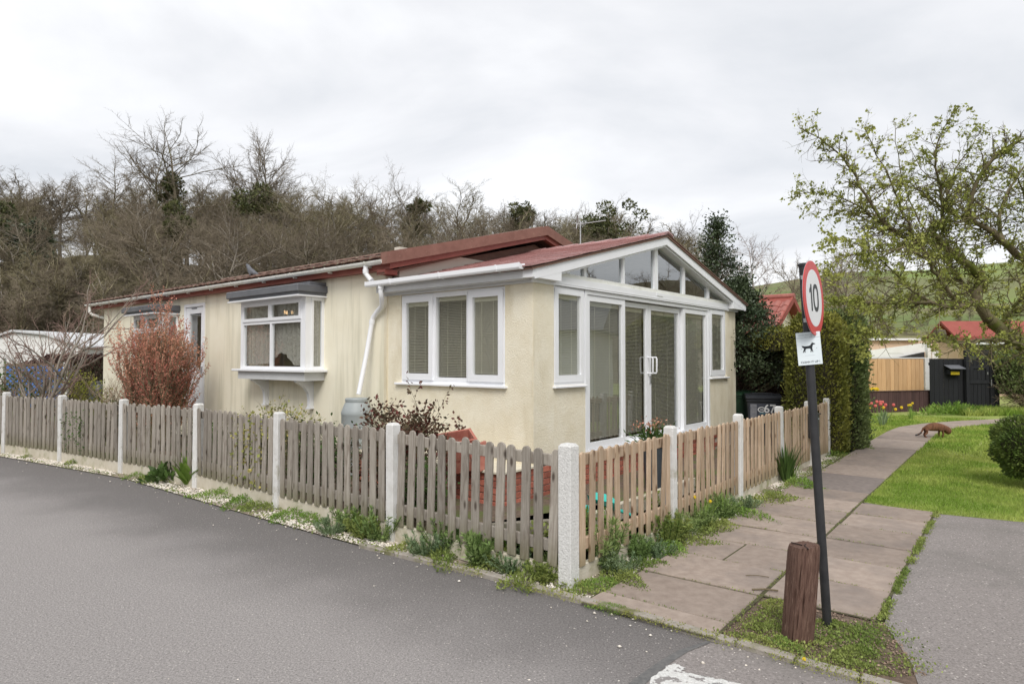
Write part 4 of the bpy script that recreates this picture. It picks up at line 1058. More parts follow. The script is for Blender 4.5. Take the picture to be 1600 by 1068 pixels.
# ------------------------------------------------------------------ picket fences
def picket_mesh(name, w, h, m):
    r = w / 2; pts = [(-r, 0), (r, 0), (r, h - r * .95)]
    for k in range(1, 6):
        t = pi * k / 6; pts.append((r * cos(t), h - r * .95 + r * .95 * sin(t)))
    pts.append((-r, h - r * .95))
    n = len(pts); b = .003; v = []
    for (yy, ins) in ((0, b), (.003, 0), (.015, 0), (.018, b)):
        for p in pts:
            c = (0, h / 2); dx = p[0] - 0; L = abs(dx) or 1
            v.append((p[0] - (ins * (1 if p[0] > 0 else -1) if abs(p[0]) > .001 else 0), yy, p[1] - (ins if p[1] > h * .5 else -ins)))
    f = [tuple(range(n)), tuple(range(4 * n - 1, 3 * n - 1, -1))]
    for l in range(3):
        for i in range(n):
            j = (i + 1) % n; f.append((l * n + i, l * n + n + i, l * n + n + j, l * n + j))
    return mesh(name, v, f, M[m])
pk_old = [picket_mesh('picket', .078, .83 + d, 'picket_old') for d in (0, .006, -.006)]
pk_new = [picket_mesh('picket', .066, .82 + d, 'picket_new') for d in (0, .006, -.006)]
def post_mesh(h, m, s=.092):
    mb = MB(); a = s / 2; b = .004
    oct_ = [(-a + b, -a), (a - b, -a), (a, -a + b), (a, a - b), (a - b, a), (-a + b, a), (-a, a - b), (-a, -a + b)]
    v = [(p[0], p[1], -.25) for p in oct_] + [(p[0], p[1], h - .018) for p in oct_] + [(p[0] * .72, p[1] * .72, h) for p in oct_]
    f = []
    for l in range(2):
        for i in range(8):
            j = (i + 1) % 8; f.append((l * 8 + i, l * 8 + j, l * 8 + 8 + j, l * 8 + 8 + i))
    f += [tuple(range(16, 24))]
    mb.add(v, f); return mb.me('post', M[m])
def fence(name, label, posts, heights, side, pk, npk, rail_m, z0, cw):
    """side: +1 pickets to the left of the run direction"""
    root = tag(empty(name, (posts[0][0], posts[0][1], 0)), label, 'fence', 'picket fences on concrete posts around the garden')
    O = Vector((posts[0][0], posts[0][1], 0)); r_ = random.Random(len(posts))
    for i, p in enumerate(posts):
        if i + 1 < len(posts): d = Vector((posts[i + 1][0] - p[0], posts[i + 1][1] - p[1]))
        rz = math.atan2(d.y, d.x)
        if i == 0 and side > 0: continue
        link('post', post_mesh(heights[i], 'post'), root, Vector((p[0], p[1], 0)) - O, (r_.gauss(0, .006), r_.gauss(0, .006), rz))
    for i in range(len(posts) - 1):
        a = Vector((*posts[i], 0)); b = Vector((*posts[i + 1], 0)); d = b - a; L = d.length; rz = math.atan2(d.y, d.x)
        ha, hb = heights[i] - 1.03, heights[i + 1] - 1.03; tilt = math.atan2(hb - ha, L)
        pn = empty('fence_panel', a - O + Vector((0, 0, ha)), rz, root); pn.rotation_euler = (0, -tilt, rz)
        g = .055; n = max(3, round((L - .1) / npk)); st = (L - 2 * g - .012) / n
        ys = .02 * side
        for zz in (.245, .855):
            MB().bbox(g, L - g, (ys - .036 if side > 0 else ys), (ys if side > 0 else ys + .036), zz + z0 - .15, zz + z0 - .15 + .085, .004).build('rail', M[rail_m], pn)
        for k in range(n):
            me_ = r_.choice(pk); xx = g + .006 + st * (k + .5)
            link('picket', me_, pn, (xx + r_.gauss(0, .002), ys + (.0012 if side > 0 else -.0192), z0 + r_.gauss(0, .004)), (r_.gauss(0, .009), r_.gauss(0, .010), r_.gauss(0, .02)))
        MB().bbox(g - .01, L - g + .01, -.024, .024, -.12, .15 - ha * .0, .006).build('gravel_board', M['gravelboard'], pn)
    return root
# corner post shared by both runs belongs to the path-side fence
hl_ = [1.0, 1.03, 1.03, 1.04, 1.03, 1.03, 1.03, 1.03, 1.03]
fl = fence('picket_fence', 'weathered grey wooden picket fence running along the tarmac road', POSTS_L, hl_, 1, pk_old, .1265, 'picket_old', .15, 0)
hr_ = [1.0, 0.985, .975, .965, .955, .945]
fr = fence('picket_fence', 'newer tan wooden picket fence running up beside the slab path', POSTS_R, hr_, -1, pk_new, .137, 'picket_new', .15, 0)
for ch_ in list(fr.children):
    if ch_.name.startswith('post') and ch_.location.length < .05:
        ch_.name = 'corner_post'; ch_.data = post_mesh(1.0, 'post_rough', .108); ch_['label'] = 'pitted white concrete corner post'
        ch_.rotation_euler = (0, 0, R(50))
mbk = tag(empty('letterbox', (0, 0, 0)), 'black metal letterbox hung on the tan picket fence near its end', 'letterbox')
pa, pb = Vector(POSTS_R[3]), Vector(POSTS_R[4]); q = pa.lerp(pb, .93) + Vector((.788, -.6157)) * .05
mbk.location = (q.x, q.y, .42); mbk.rotation_euler = (0, 0, math.atan2((pb - pa).y, (pb - pa).x))
MB().bbox(-.14, .14, -.10, 0, 0, .34, .01).build('box', M['black'], mbk); MB().bbox(-.15, .15, -.12, .005, .342, .36, .004).build('lid', M['black'], mbk); MB().box(-.10, .10, -.104, -.1002, .27, .29).build('slot', M['inkgrey'], mbk)
exec_later = []

# ------------------------------------------------------------------ road sign, bollard
def text(s, size, name, m, parent, loc, rot, ext=.0006, bold=0.0, sx=1.0, align='CENTER'):
    cu = bpy.data.curves.new(name, 'FONT'); cu.body = s; cu.size = size; cu.extrude = ext; cu.offset = bold
    cu.align_x = align; cu.align_y = 'CENTER'; cu.materials.append(m); cu.resolution_u = 6
    o = bpy.data.objects.new(name, cu); COL.objects.link(o); bpy.context.view_layer.update()
    me = bpy.data.meshes.new_from_object(o.evaluated_get(bpy.context.evaluated_depsgraph_get())); bpy.data.objects.remove(o)
    return link(name, me, parent, loc, rot, (sx, 1, 1))
sg = tag(empty('road_sign', (1.895, 3.93, 0)), 'leaning black post with round red-rimmed 10 sign and dog notice', 'road sign')
sg.rotation_euler = (R(0.5), R(-3.4), 0)
mb = MB(); mb.tube([(0, 0, -.3), (0, 0, 2.17)], .026, 12); autosmooth(mb.build('pole', M['black'], sg), 50)
MB().lathe([(.0, 0), (.031, 0), (.031, .015), (.0, .02)], (0, 0, 2.165), 12).build('pole_cap', M['black'], sg)
# disc: its normal points right and a little to the camera
dn = R(51)       # angle of the normal from straight-at-camera, turned to the right
disc = empty('speed_disc', (sin(dn) * .048, -cos(dn) * .048, 1.965), parent=sg)
disc.rotation_euler = (pi / 2, 0, dn)
MB().lathe([(.225, -.004), (.225, .0), (.222, .0008)], n=64).build('rim', M['signred'], disc)
MB().lathe([(.222, -.0065), (.2262, -.006), (.2262, -.0045), (.224, -.0042)], n=64).build('back_plate', M['galv'], disc)
MB().lathe([(.172, .0008), (.172, .0014), (.170, .0016)], n=64).build('white_face', M['signwhite'], disc)
# figures of the road alphabet: slim 1, oval 0
mb = MB(); z_ = .0018
mb.prism([(-.075, -.078), (-.047, -.078), (-.047, .082), (-.068, .082), (-.078, .064), (-.100, .050), (-.100, .028), (-.075, .036)], 2, z_, z_ + .0008)
n = 40; v = []; f = []
for i in range(n):
    t = 2 * pi * i / n
    ce, se = cos(t), sin(t); k = 2.5
    ex = abs(ce) ** (2 / k) * (1 if ce > 0 else -1); ey = abs(se) ** (2 / k) * (1 if se > 0 else -1)
    v += [(.036 + .062 * ex, .002 + .084 * ey, z_ + .0008), (.036 + .034 * ex, .002 + .058 * ey, z_ + .0008)]
    j = (i + 1) % n; f.append((2 * i, 2 * j, 2 * j + 1, 2 * i + 1))
mb.add(v, f); mb.build('numeral', M['ink'], disc)
for zz in (.13, -.13): MB().box(-.03, .05, zz - .012, zz + .012, -.06, -.007).build('bracket', M['galv'], disc)
nt_ = empty('dog_notice', (-.014, -.036, 1.665), parent=sg); nt_.rotation_euler = (pi / 2, R(-1.5), 0)
MB().bbox(-.073, .073, -.098, .098, -.002, .0, .0005).build('plate', M['signpale'], nt_)
mb = MB(); mb.box(-.071, .071, .064, .066, .0002, .0006); mb.box(-.03, .03, -.042, -.041, .0002, .0006); mb.build('rule_line', M['inkgrey'], nt_)
text('DOGS MUST BE KEPT', .012, 'small_print', M['inkgrey'], nt_, (0, .081, .0005), (0, 0, 0), .0001)
text('ON A LEAD', .009, 'small_print', M['inkgrey'], nt_, (0, .070, .0005), (0, 0, 0), .0001)
text('CLEAN IT UP !', .0165, 'lettering', M['ink'], nt_, (0, -.081, .0005), (0, 0, 0), .0002, .0002, 1.12)
dog = [(-.052, .016), (-.046, .008), (-.040, .012), (-.034, .018), (-.018, .018), (.000, .020), (.010, .024), (.016, .034), (.022, .040), (.025, .046), (.028, .040), (.046, .034), (.046, .029), (.030, .026), (.026, .016), (.022, .004), (.024, -.012), (.028, -.027), (.022, -.027), (.017, -.012), (.013, -.027), (.007, -.027), (.010, -.008), (.004, .000), (-.014, .000), (-.024, -.002), (-.030, -.012), (-.030, -.027), (-.036, -.027), (-.036, -.014), (-.044, -.027), (-.050, -.027), (-.042, -.008), (-.038, .004), (-.044, .006), (-.054, .024)]
MB().prism([(p[0] * .82, p[1] * .82) for p in dog], 2, .0002, .0007).build('dog_figure', M['ink'], nt_)
mb = MB()
for (a, b) in ((-.045, -.0), (.045, .0)): mb.box(a - .0015, a + .0015, b - .0015, b + .0015, .0002, .0007)
mb.build('fixing', M['ink'], nt_)
for z_ in (.10, -.10): MB().box(-.02, .02, z_ * .6 - .008, z_ * .6 + .008, -.03, -.0022).build('bracket', M['galv'], nt_)

# bollard: weathered square timber
bo = tag(empty('bollard', (1.618, 3.715, 0), R(16)), 'split weathered brown wooden bollard post leaning beside the sign', 'bollard')
bo.rotation_euler = (R(2), R(4.2), R(14))
rb2 = random.Random(2); n = 72; v = []; rows = 26
CR_ = [(4.45, .035, .016, -.2, .6), (5.25, .03, .012, -.1, .44), (3.95, .025, .010, .1, .6), (4.9, .022, .010, .28, .6), (3.55, .03, .010, -.2, .3), (5.7, .03, .010, 0, .6), (4.2, .018, .006, .3, .6), (4.68, .016, .006, -.1, .2)]
for j in range(rows + 1):
    z = -.2 + .745 * j / rows
    for i in range(n):
        t = 2 * pi * i / n
        k = 3.4; ce, se = cos(t), sin(t); ex = abs(ce) ** (2 / k) * (1 if ce > 0 else -1); ey = abs(se) ** (2 / k) * (1 if se > 0 else -1)
        rr = .074 * (1 + .012 * sin(z * 9 + i * .4) + .012 * sin(i * 1.9) + rb2.gauss(0, .004)) * (1.0 if j < rows - 1 else (.985 if j == rows - 1 else .93))
        groove = sum(d * math.exp(-(((t + .05 * sin(z * 8 + a) - a + pi) % (2 * pi) - pi) / w) ** 2) for a, w, d, za, zb in CR_ if za <= z <= zb)
        v.append((ex * (rr - groove), ey * (rr * .98 - groove), z + (ex * .010 - ey * .004 + rb2.gauss(0, .0015) if j >= rows - 1 else 0)))
f = []
for j in range(rows):
    for i in range(n):
        k = (i + 1) % n; f.append((j * n + i, j * n + k, (j + 1) * n + k, (j + 1) * n + i))
base = rows * n; v.append((0, 0, .540)); c_ = len(v) - 1
for i in range(n): f.append((base + i, base + (i + 1) % n, c_))
o = link('post', mesh('post', v, f, M['stump']), bo); autosmooth(o, 40)
for (a, r0, r1) in ((.6, .005, .075), (2.4, .01, .07), (4.3, .0, .078), (5.3, .02, .07)):
    MB().tube([(cos(a) * r0, sin(a) * r0, .541), (cos(a) * r1, sin(a) * r1, .544)], .004, 4).build('end_crack', M['stumpcrack'], bo)

# ------------------------------------------------------------------ butts, bins, pots
def butt(name, label, loc, m, r=.21, h=.9, stand=.2):
    t = tag(empty(name, loc), label, 'water butt')
    pr = [(r * .80, 0), (r * .86, .02), (r * .97, h * .3), (r, h * .45), (r * 1.04, h * .46), (r * 1.04, h * .49), (r, h * .50), (r, h * .68), (r * 1.02, h * .69), (r * 1.02, h * .72), (r * .97, h * .76), (r * .80, h * .86), (r * .72, h * .89)]
    autosmooth(MB().lathe(pr, (0, 0, stand), 28).build('barrel', M[m], t), 30)
    autosmooth(MB().lathe([(r * .74, 0), (r * .76, .0), (r * .77, .035), (r * .72, .05), (0, .055)], (0, 0, stand + h * .89), 28).build('lid', M[m], t), 30)
    autosmooth(MB().lathe([(r * .9, 0), (r * .95, .02), (r * .85, stand - .01), (r * .8, stand)], (0, 0, 0), 20).build('stand', M[m], t), 30)
    MB().tube([(0, -r * .9, stand + .08), (0, -r * 1.2, stand + .08), (0, -r * 1.25, stand + .05)], .015, 6).build('tap', M['black'], t)
    return t
wb = house.matrix_basis @ Vector((-.33, 2.86, 0))
butt('water_butt', 'grey plastic water butt under the white downpipe', (wb.x, wb.y, 0), 'butt')
q = px(158, 600, 17.2); butt('water_butt', 'dark water butt at the far left corner of the bungalow', (q.x - .02, 17.2, 0), 'darkbutt', .26, .95, .1)

def wheelie(label, loc, rz, m, num=None):
    t = tag(empty('wheelie_bin', loc, rz), label, 'bin', 'wheelie bins beside the sunroom')
    w, d, h = .235, .25, .98
    v = []
    for (z, k) in ((.06, .80), (.10, .82), (.90, 1.0), (.98, 1.02)):
        for (sx, sy) in ((-1, -1), (1, -1), (1, 1), (-1, 1)): v.append((sx * w * k, sy * d * k, z))
    f = [(0, 3, 2, 1), (12, 13, 14, 15)]
    for j in range(3):
        for i in range(4): f.append((j * 4 + i, j * 4 + (i + 1) % 4, j * 4 + 4 + (i + 1) % 4, j * 4 + 4 + i))
    link('body', mesh('body', v, f, M[m]), t)
    MB().bbox(-w * 1.06, w * 1.06, -d * 1.08, d * 1.08, .93, .975, .01).build('rim', M[m], t)
    lid = MB(); y0 = -d * 1.14; y1 = d * 1.18
    lid.prism([(y0, .985), (y0, 1.01), (y0 + .05, 1.045), (-.02, 1.075), (y1 - .05, 1.055), (y1, 1.03), (y1, .985)], 0, -w * 1.10, w * 1.10)
    l_ = lid.build('lid', M[m], t); MB().bbox(-w * .7, w * .7, -.12, .12, 1.062, 1.082, .008).build('lid_ridge', M[m], l_)
    MB().tube([(-w, d * 1.3, .93), (w, d * 1.3, .93)], .018, 6).build('handle', M[m], t)
    for s in (-1, 1):
        k = MB().lathe([(.03, -.025), (.10, -.025), (.105, 0), (.10, .025), (.03, .025)], n=18).build('wheel', M['black'], t); k.location = (s * w * .95, d * .8, .10); k.rotation_euler = (0, pi / 2, 0)
    if num:
        an = math.atan2(d * .18, .80)
        e_ = empty('panel', (0, -d * .958 - .004, .765), parent=t); e_.rotation_euler = (pi / 2 + an, 0, 0)
        MB().box(-.20, .18, -.16, .13, 0, .002).build('front_plate', mat('panel_dark', (.045, .05, .07), (.06, .065, .085), 6, .5), e_)
        MB().box(-.19, -.10, -.15, .12, .0022, .0035).build('sticker', M['sticker'], e_)
        text(num, .215, 'house_number', M['numwhite'], e_, (.085, .03, .004), (0, 0, 0), .001, .004, .78)
        mb_ = MB(); n = 26; v = []; f = []
        for i in range(n):
            tt = R(40) + (2 * pi - R(80)) * i / (n - 1); v += [(-.03 + .055 * cos(tt), .02 + .05 * sin(tt), .003), (-.03 + .042 * cos(tt), .02 + .037 * sin(tt), .003)]
            if i: f.append((2 * i - 2, 2 * i, 2 * i + 1, 2 * i - 1))
        mb_.add(v, f); mb_.box(-.05, .0, .014, .026, .002, .0034); mb_.build('council_emblem', M['numwhite'], e_)
        MB().box(-.06, .03, -.06, -.045, .002, .0035).build('small_print', mat('panel_cyan', (.10, .25, .30), rough=.5), e_)
    return t
q = px(1190, 613, 12.3); wheelie('black wheelie bin numbered 67 behind the tan fence', (q.x, q.y, -.13), R(-14), 'bin', '67').scale = (1.22, 1.1, 1.0)
q = px(1152, 613, 13.0); wheelie('dark green wheelie bin half hidden by the sunroom corner', (q.x, q.y, -.13), R(-10), 'greenbin').scale = (1.22, 1.1, 1.02)

# terracotta trough on the brick terrace
tq = px(716, 676, 7.28)
tp = tag(empty('planter_trough', (tq.x, tq.y, .372), R(35)), 'weathered terracotta trough standing on the terrace behind the fence', 'planter')
v = []; 
for (z, k) in ((0, .72), (.40, 1.0)):
    for (sx, sy) in ((-1, -1), (1, -1), (1, 1), (-1, 1)): v.append((sx * .20 * k, sy * .14 * k, z))
for (z, k, kk) in ((.40, .86, .80), (.20, .74, .7)):
    for (sx, sy) in ((-1, -1), (1, -1), (1, 1), (-1, 1)): v.append((sx * .20 * k, sy * .14 * kk, z))
f = [(0, 3, 2, 1)]
for j in range(3):
    for i in range(4): f.append((j * 4 + i, j * 4 + (i + 1) % 4, j * 4 + 4 + (i + 1) % 4, j * 4 + 4 + i))
link('trough', mesh('trough', v, f, M['terracotta']), tp); MB().box(-.15, .15, -.10, .10, .19, .22).build('dark_soil', M['core'], tp)
tp.rotation_euler = (R(20), R(-8), R(18))
tq = px(757, 685, 7.2)
st_ = tag(empty('terracotta_tile', (tq.x, tq.y, .372), R(10)), 'small broken terracotta piece propped against the cream wall', 'tile'); st_.rotation_euler = (0, R(-20), R(20))
MB().bbox(-.12, .12, -.02, .02, .25, .30, .005).build('shard', M['terracotta'], st_); MB().bbox(-.10, .10, -.015, .015, -.0, .25, .005).build('base_piece', M['terracotta'], st_)
# teal plastic garden tool behind the path fence
tq = px(940, 782, 6.45)
tl_ = tag(empty('plastic_rake', (tq.x - .12, tq.y, 0.02), R(-30)), 'teal plastic scoop lying behind the picket fence', 'garden tool')
b_ = MB(); pr = []
v = []; f = []
for i in range(9):
    t = i / 8; w = .06 + .08 * sin(pi * min(1, t * 1.2)); x = t * .30
    for k in range(5):
        s = (k - 2) / 2; v.append((x, s * w, .12 + .05 * s * s * 1.4 + .06 * (1 - t)))
    for k in range(4):
        if i: f.append(((i - 1) * 5 + k, i * 5 + k, i * 5 + k + 1, (i - 1) * 5 + k + 1))
b_.add(v, f); b_.add([(p[0], p[1], p[2] - .006) for p in v], [tuple(reversed(q_)) for q_ in f]); b_.build('blade', M['teal'], tl_, True)
MB().tube([(.26, 0, .13), (.45, 0, .08), (.62, -.01, .04)], [.02, .015, .012], 8).build('handle', M['teal'], tl_, True)
MB().bbox(-.12, .02, -.10, .10, .0, .11, .02).build('bucket', M['teal'], tl_)
# timber bed edging inside fence
for (a, b, z, nm) in (((.75, 6.10), (2.2, 7.9), .10, 'upper'), ((-.3, 5.75), (.62, 6.0), .08, 'l')):
    d = Vector((b[0] - a[0], b[1] - a[1])); 
    tag(MB().bbox(0, d.length, -.03, .03, 0, z + .06, .006).build('timber_edging', M['picket_old'] if nm == 'l' else M['gravelboard'], None, loc=(a[0], a[1], 0), rot=(0, 0, math.atan2(d.y, d.x))),
        'low timber edging of the bed under the patio doors' if nm == 'upper' else 'dark timber edging board behind the corner post', 'edging')

# pot plant by the patio door
pq = px(1022, 690, 8.05)
pt = tag(empty('potted_plant', (pq.x, pq.y, 0.0)), 'dark pot of red-tipped bushy plant in front of the patio doors', 'pot plant')
autosmooth(MB().lathe([(.09, 0), (.11, .02), (.15, .52), (.165, .52), (.165, .57), (.15, .57), (.145, .54), (.0, .54)], n=20).build('pot', M['darkbutt'], pt))
v1 = RNG.normal(size=(260, 3)) * [.11, .11, .05] + [0, 0, .62]; d1 = np.tile([0, 0, .5], (260, 1)) + (v1 - [0, 0, .55]) * 3
v, f = leafquads(v1, .09, aspect=.22, dirs=d1); link('foliage', mesh('foliage', v, f, M['darkgreen']), pt)
v1 = RNG.normal(size=(120, 3)) * [.13, .13, .04] + [0, 0, .78]; v, f = leafquads(v1, .035, aspect=.5); link('red_tips', mesh('red_tips', v, f, M['heathleaf']), pt)

# ------------------------------------------------------------------ pigeon and cat
def skin_obj(name, pts, edges, rad, m, parent, sub=2):
    me = bpy.data.meshes.new(name); me.from_pydata(pts, edges, []); o = bpy.data.objects.new(name, me); COL.objects.link(o); o.parent = parent
    md = o.modifiers.new('skin', 'SKIN'); md.use_smooth_shade = True; md.branch_smoothing = .6
    for i, r in enumerate(rad):
        sv = me.skin_vertices[0].data[i]; sv.radius = r if isinstance(r, tuple) else (r, r)
    me.skin_vertices[0].data[0].use_root = True
    s = o.modifiers.new('sub', 'SUBSURF'); s.levels = s.render_levels = sub; me.materials.append(m); return o
q = px(393, 427, 12.0)
zt = EYE + (q.z - EYE)
bd = tag(empty('pigeon', (q.x, q.y, q.z - .10), R(150)), 'small grey pigeon perched on the brown roof edge', 'bird')
skin_obj('body', [(0, 0, .14), (.07, 0, .19), (.10, 0, .25), (.13, 0, .27), (.155, 0, .265), (-.08, 0, .10), (-.20, 0, .06), (.0, .03, .05), (.0, .03, 0.0), (0, -.03, .05), (0, -.03, 0)],
         [(0, 1), (1, 2), (2, 3), (3, 4), (0, 5), (5, 6), (0, 7), (7, 8), (0, 9), (9, 10)], [.07, .055, .032, .03, .008, .05, .018, .012, .006, .012, .006], M['pigeon'], bd)

# cat: crouched walk to the right, head low, tail hanging back
cq = (px(1458, 684, 13.05))
ct = tag(empty('cat', (cq.x, cq.y, 0.02), R(-6)), 'brown tabby cat stalking from the path onto the lawn', 'cat')
ct.scale = (.86, 1.15, 1.15)
CP = [(-.17, 0, .21), (-.05, 0, .185), (.08, 0, .19), (.18, 0, .20), (.26, 0, .165), (.315, 0, .125), (.355, 0, .105), (.385, 0, .088),      # spine, neck, head, muzzle
      (-.205, 0, .17), (-.235, 0, .12), (-.27, 0, .075), (-.33, 0, .045), (-.385, 0, .035),                             # tail
      (-.16, .045, .14), (-.13, .05, .085), (-.175, .05, .05), (-.155, .05, .008), (-.12, .05, .006),                        # hind left
      (-.18, -.045, .14), (-.155, -.05, .085), (-.215, -.05, .05), (-.20, -.05, .008), (-.165, -.05, .006),                     # hind right
      (.17, .04, .13), (.155, .042, .07), (.165, .042, .008), (.19, .042, .006),
      (.18, -.04, .13), (.20, -.042, .07), (.175, -.042, .008), (.20, -.042, .006)]
CE = [(0, 1), (1, 2), (2, 3), (3, 4), (4, 5), (5, 6), (6, 7), (0, 8), (8, 9), (9, 10), (10, 11), (11, 12), (0, 13), (13, 14), (14, 15), (15, 16), (16, 17),
      (0, 18), (18, 19), (19, 20), (20, 21), (21, 22), (3, 23), (23, 24), (24, 25), (25, 26), (3, 27), (27, 28), (28, 29), (29, 30)]
CR = [.100, .100, .102, .095, .072, .076, .066, .036, .022, .017, .016, .015, .011, .040, .026, .015, .013, .012, .040, .026, .015, .013, .012, .028, .018, .013, .013, .028, .018, .013, .013]
body = skin_obj('body', CP, CE, CR, M['cat'], ct)
for s in (-1, 1):
    MB().add([(.30, s * .018, .155), (.325, s * .04, .15), (.345, s * .018, .15), (.318, s * .034, .192)], [(0, 1, 3), (1, 2, 3), (2, 0, 3), (0, 2, 1)]).build('ear', M['cat'], ct)
    MB().lathe([(0, -.004), (.005, 0), (0, .004)], (.362, s * .026, .125), 8).build('eye', M['yellow'], ct)
for k, (a, b) in enumerate((((-.262, 0, .083), (-.285, 0, .066)), ((-.30, 0, .058), (-.325, 0, .047)), ((-.345, 0, .042), (-.39, 0, .033)))):
    MB().tube([a, b], [.0185, .0175] if k < 2 else [.016, .012], 8).build('tail_ring', M['ink'], ct, True)


# ------------------------------------------------------------------ garden plants
def clump(name, label, cat, loc, parts, group=None, rz=0, s=1, parent=None):
    """parts: list of (name, mesh)"""
    if len(parts) == 1:
        o = link(name, parts[0][1], None, loc, (0, 0, rz), (s, s, s)); return tag(o, label, cat, group)
    t = tag(empty(name, loc, rz), label, cat, group); t.scale = (s, s, s)
    for n_, me_ in parts: link(n_, me_, t)
    return t
def spurge(seed, nst, H, Rr, m, ll=.035, aspect=.2, nl=64, spread=.9):
    rng = np.random.default_rng(seed); seg = []; P_ = []; D_ = []
    for i in range(nst):
        a = rng.uniform(0, 2 * pi); tilt = spread * math.sqrt(rng.uniform(0, 1)); L = H * rng.uniform(.6, 1.05)
        p = np.array([cos(a), sin(a), 0]) * Rr * .25 * rng.uniform(0, 1); d = np.array([cos(a) * sin(tilt), sin(a) * sin(tilt), cos(tilt)])
        for k in range(4):
            q_ = p + d * L / 4; seg.append([*p, *q_, .003, .0025])
            for t in range(nl // 4):
                s = t / (nl // 4); c = p + (q_ - p) * s; r_ = rng.normal(size=3); o = np.cross(d, r_); o /= np.linalg.norm(o)
                P_.append(c); D_.append(o * 1.0 + d * (.35 + .25 * k))
            p = q_; d = d + np.array([0, 0, .25]) + rng.normal(size=3) * .06; d /= np.linalg.norm(d)
        for t in range(10): P_.append(p); D_.append(d + rng.normal(size=3) * .55)
    lv = leafquads(np.array(P_), ll, aspect=aspect, dirs=np.array(D_), rng=rng)
    sv = segs_mesh(np.array(seg), 3)
    return [('leaves', mesh('leaves', lv[0], lv[1], m)), ('stem', mesh('stem', sv[0], sv[1], M['darkgreen']))]
def lowmat(seed, n, rx, ry, h, size, m, aspect=.5, rise=.8):
    rng = np.random.default_rng(seed); a = rng.uniform(0, 2 * pi, n); r = np.sqrt(rng.uniform(0, 1, n)) * (1 + .25 * np.sin(3 * a + seed))
    x = r * np.cos(a) * rx; y = r * np.sin(a) * ry; z = h * (1 - np.clip(r, 0, 1) ** 2) * rng.uniform(.1, 1, n)
    d = np.stack([np.cos(a) * .5 * r, np.sin(a) * .5 * r, np.full(n, rise)], 1) + rng.normal(size=(n, 3)) * .5
    v, f = leafquads(np.stack([x, y, z], 1), size, aspect=aspect, dirs=d, rng=rng)
    return [('leaves', mesh('leaves', v, f, m))]
def strap(seed, n, L, w, m, lean=.6, droop=1.0):
    rng = np.random.default_rng(seed); vs = []; fs = []
    for i in range(n):
        a = rng.uniform(0, 2 * pi); t0 = lean * rng.uniform(.1, 1); l = L * rng.uniform(.6, 1.1); p = np.array([cos(a), sin(a), 0]) * .04 * rng.uniform(0, 1)
        d = np.array([cos(a) * sin(t0), sin(a) * sin(t0), cos(t0)]); side = np.array([-sin(a), cos(a), 0]); b = len(vs)
        for k in range(6):
            ww = w * (.6, 1, 1, .85, .55, .05)[k] * .5; vs += [p - side * ww, p + side * ww]
            if k: fs.append((b + 2 * k - 2, b + 2 * k - 1, b + 2 * k + 1, b + 2 * k))
            p = p + d * l / 5; d = d + np.array([cos(a), sin(a), -.6]) * .09 * droop * k * t0; d /= np.linalg.norm(d)
    return [('leaves', mesh('leaves', vs, fs, m))]
def daff(n, h, spread, m, r=.03, seed=0, tulip=False):
    rng = random.Random(seed); st = MB(); fl = MB()
    for i in range(n):
        x, y = rng.uniform(-spread, spread), rng.uniform(-spread, spread); hh = h * rng.uniform(.85, 1.1)
        st.tube([(x * .5, y * .5, 0), (x, y, hh)], .004, 4)
        if tulip:
            fl.lathe([(.004, 0), (r * .8, r * .4), (r, r), (r * .8, r * 1.9), (r * .3, r * 2.0)], (x, y, hh), 7)
        else:
            c = Vector((x, y - .01, hh)); ps = []
            for k in range(12):
                t = 2 * pi * k / 12; rr = r if k % 2 == 0 else r * .55; ps.append((c.x + rr * cos(t), c.y, c.z + rr * sin(t)))
            b = len(fl.v); fl.add(ps + [tuple(c)], [(k, (k + 1) % 12, 12) for k in range(12)])
            fl.tube([c, c + Vector((0, -r * .8, 0))], [r * .3, r * .42], 8)
    return [('flower', fl.me('flower', m)), ('stem', st.me('stem', M['bright']))]

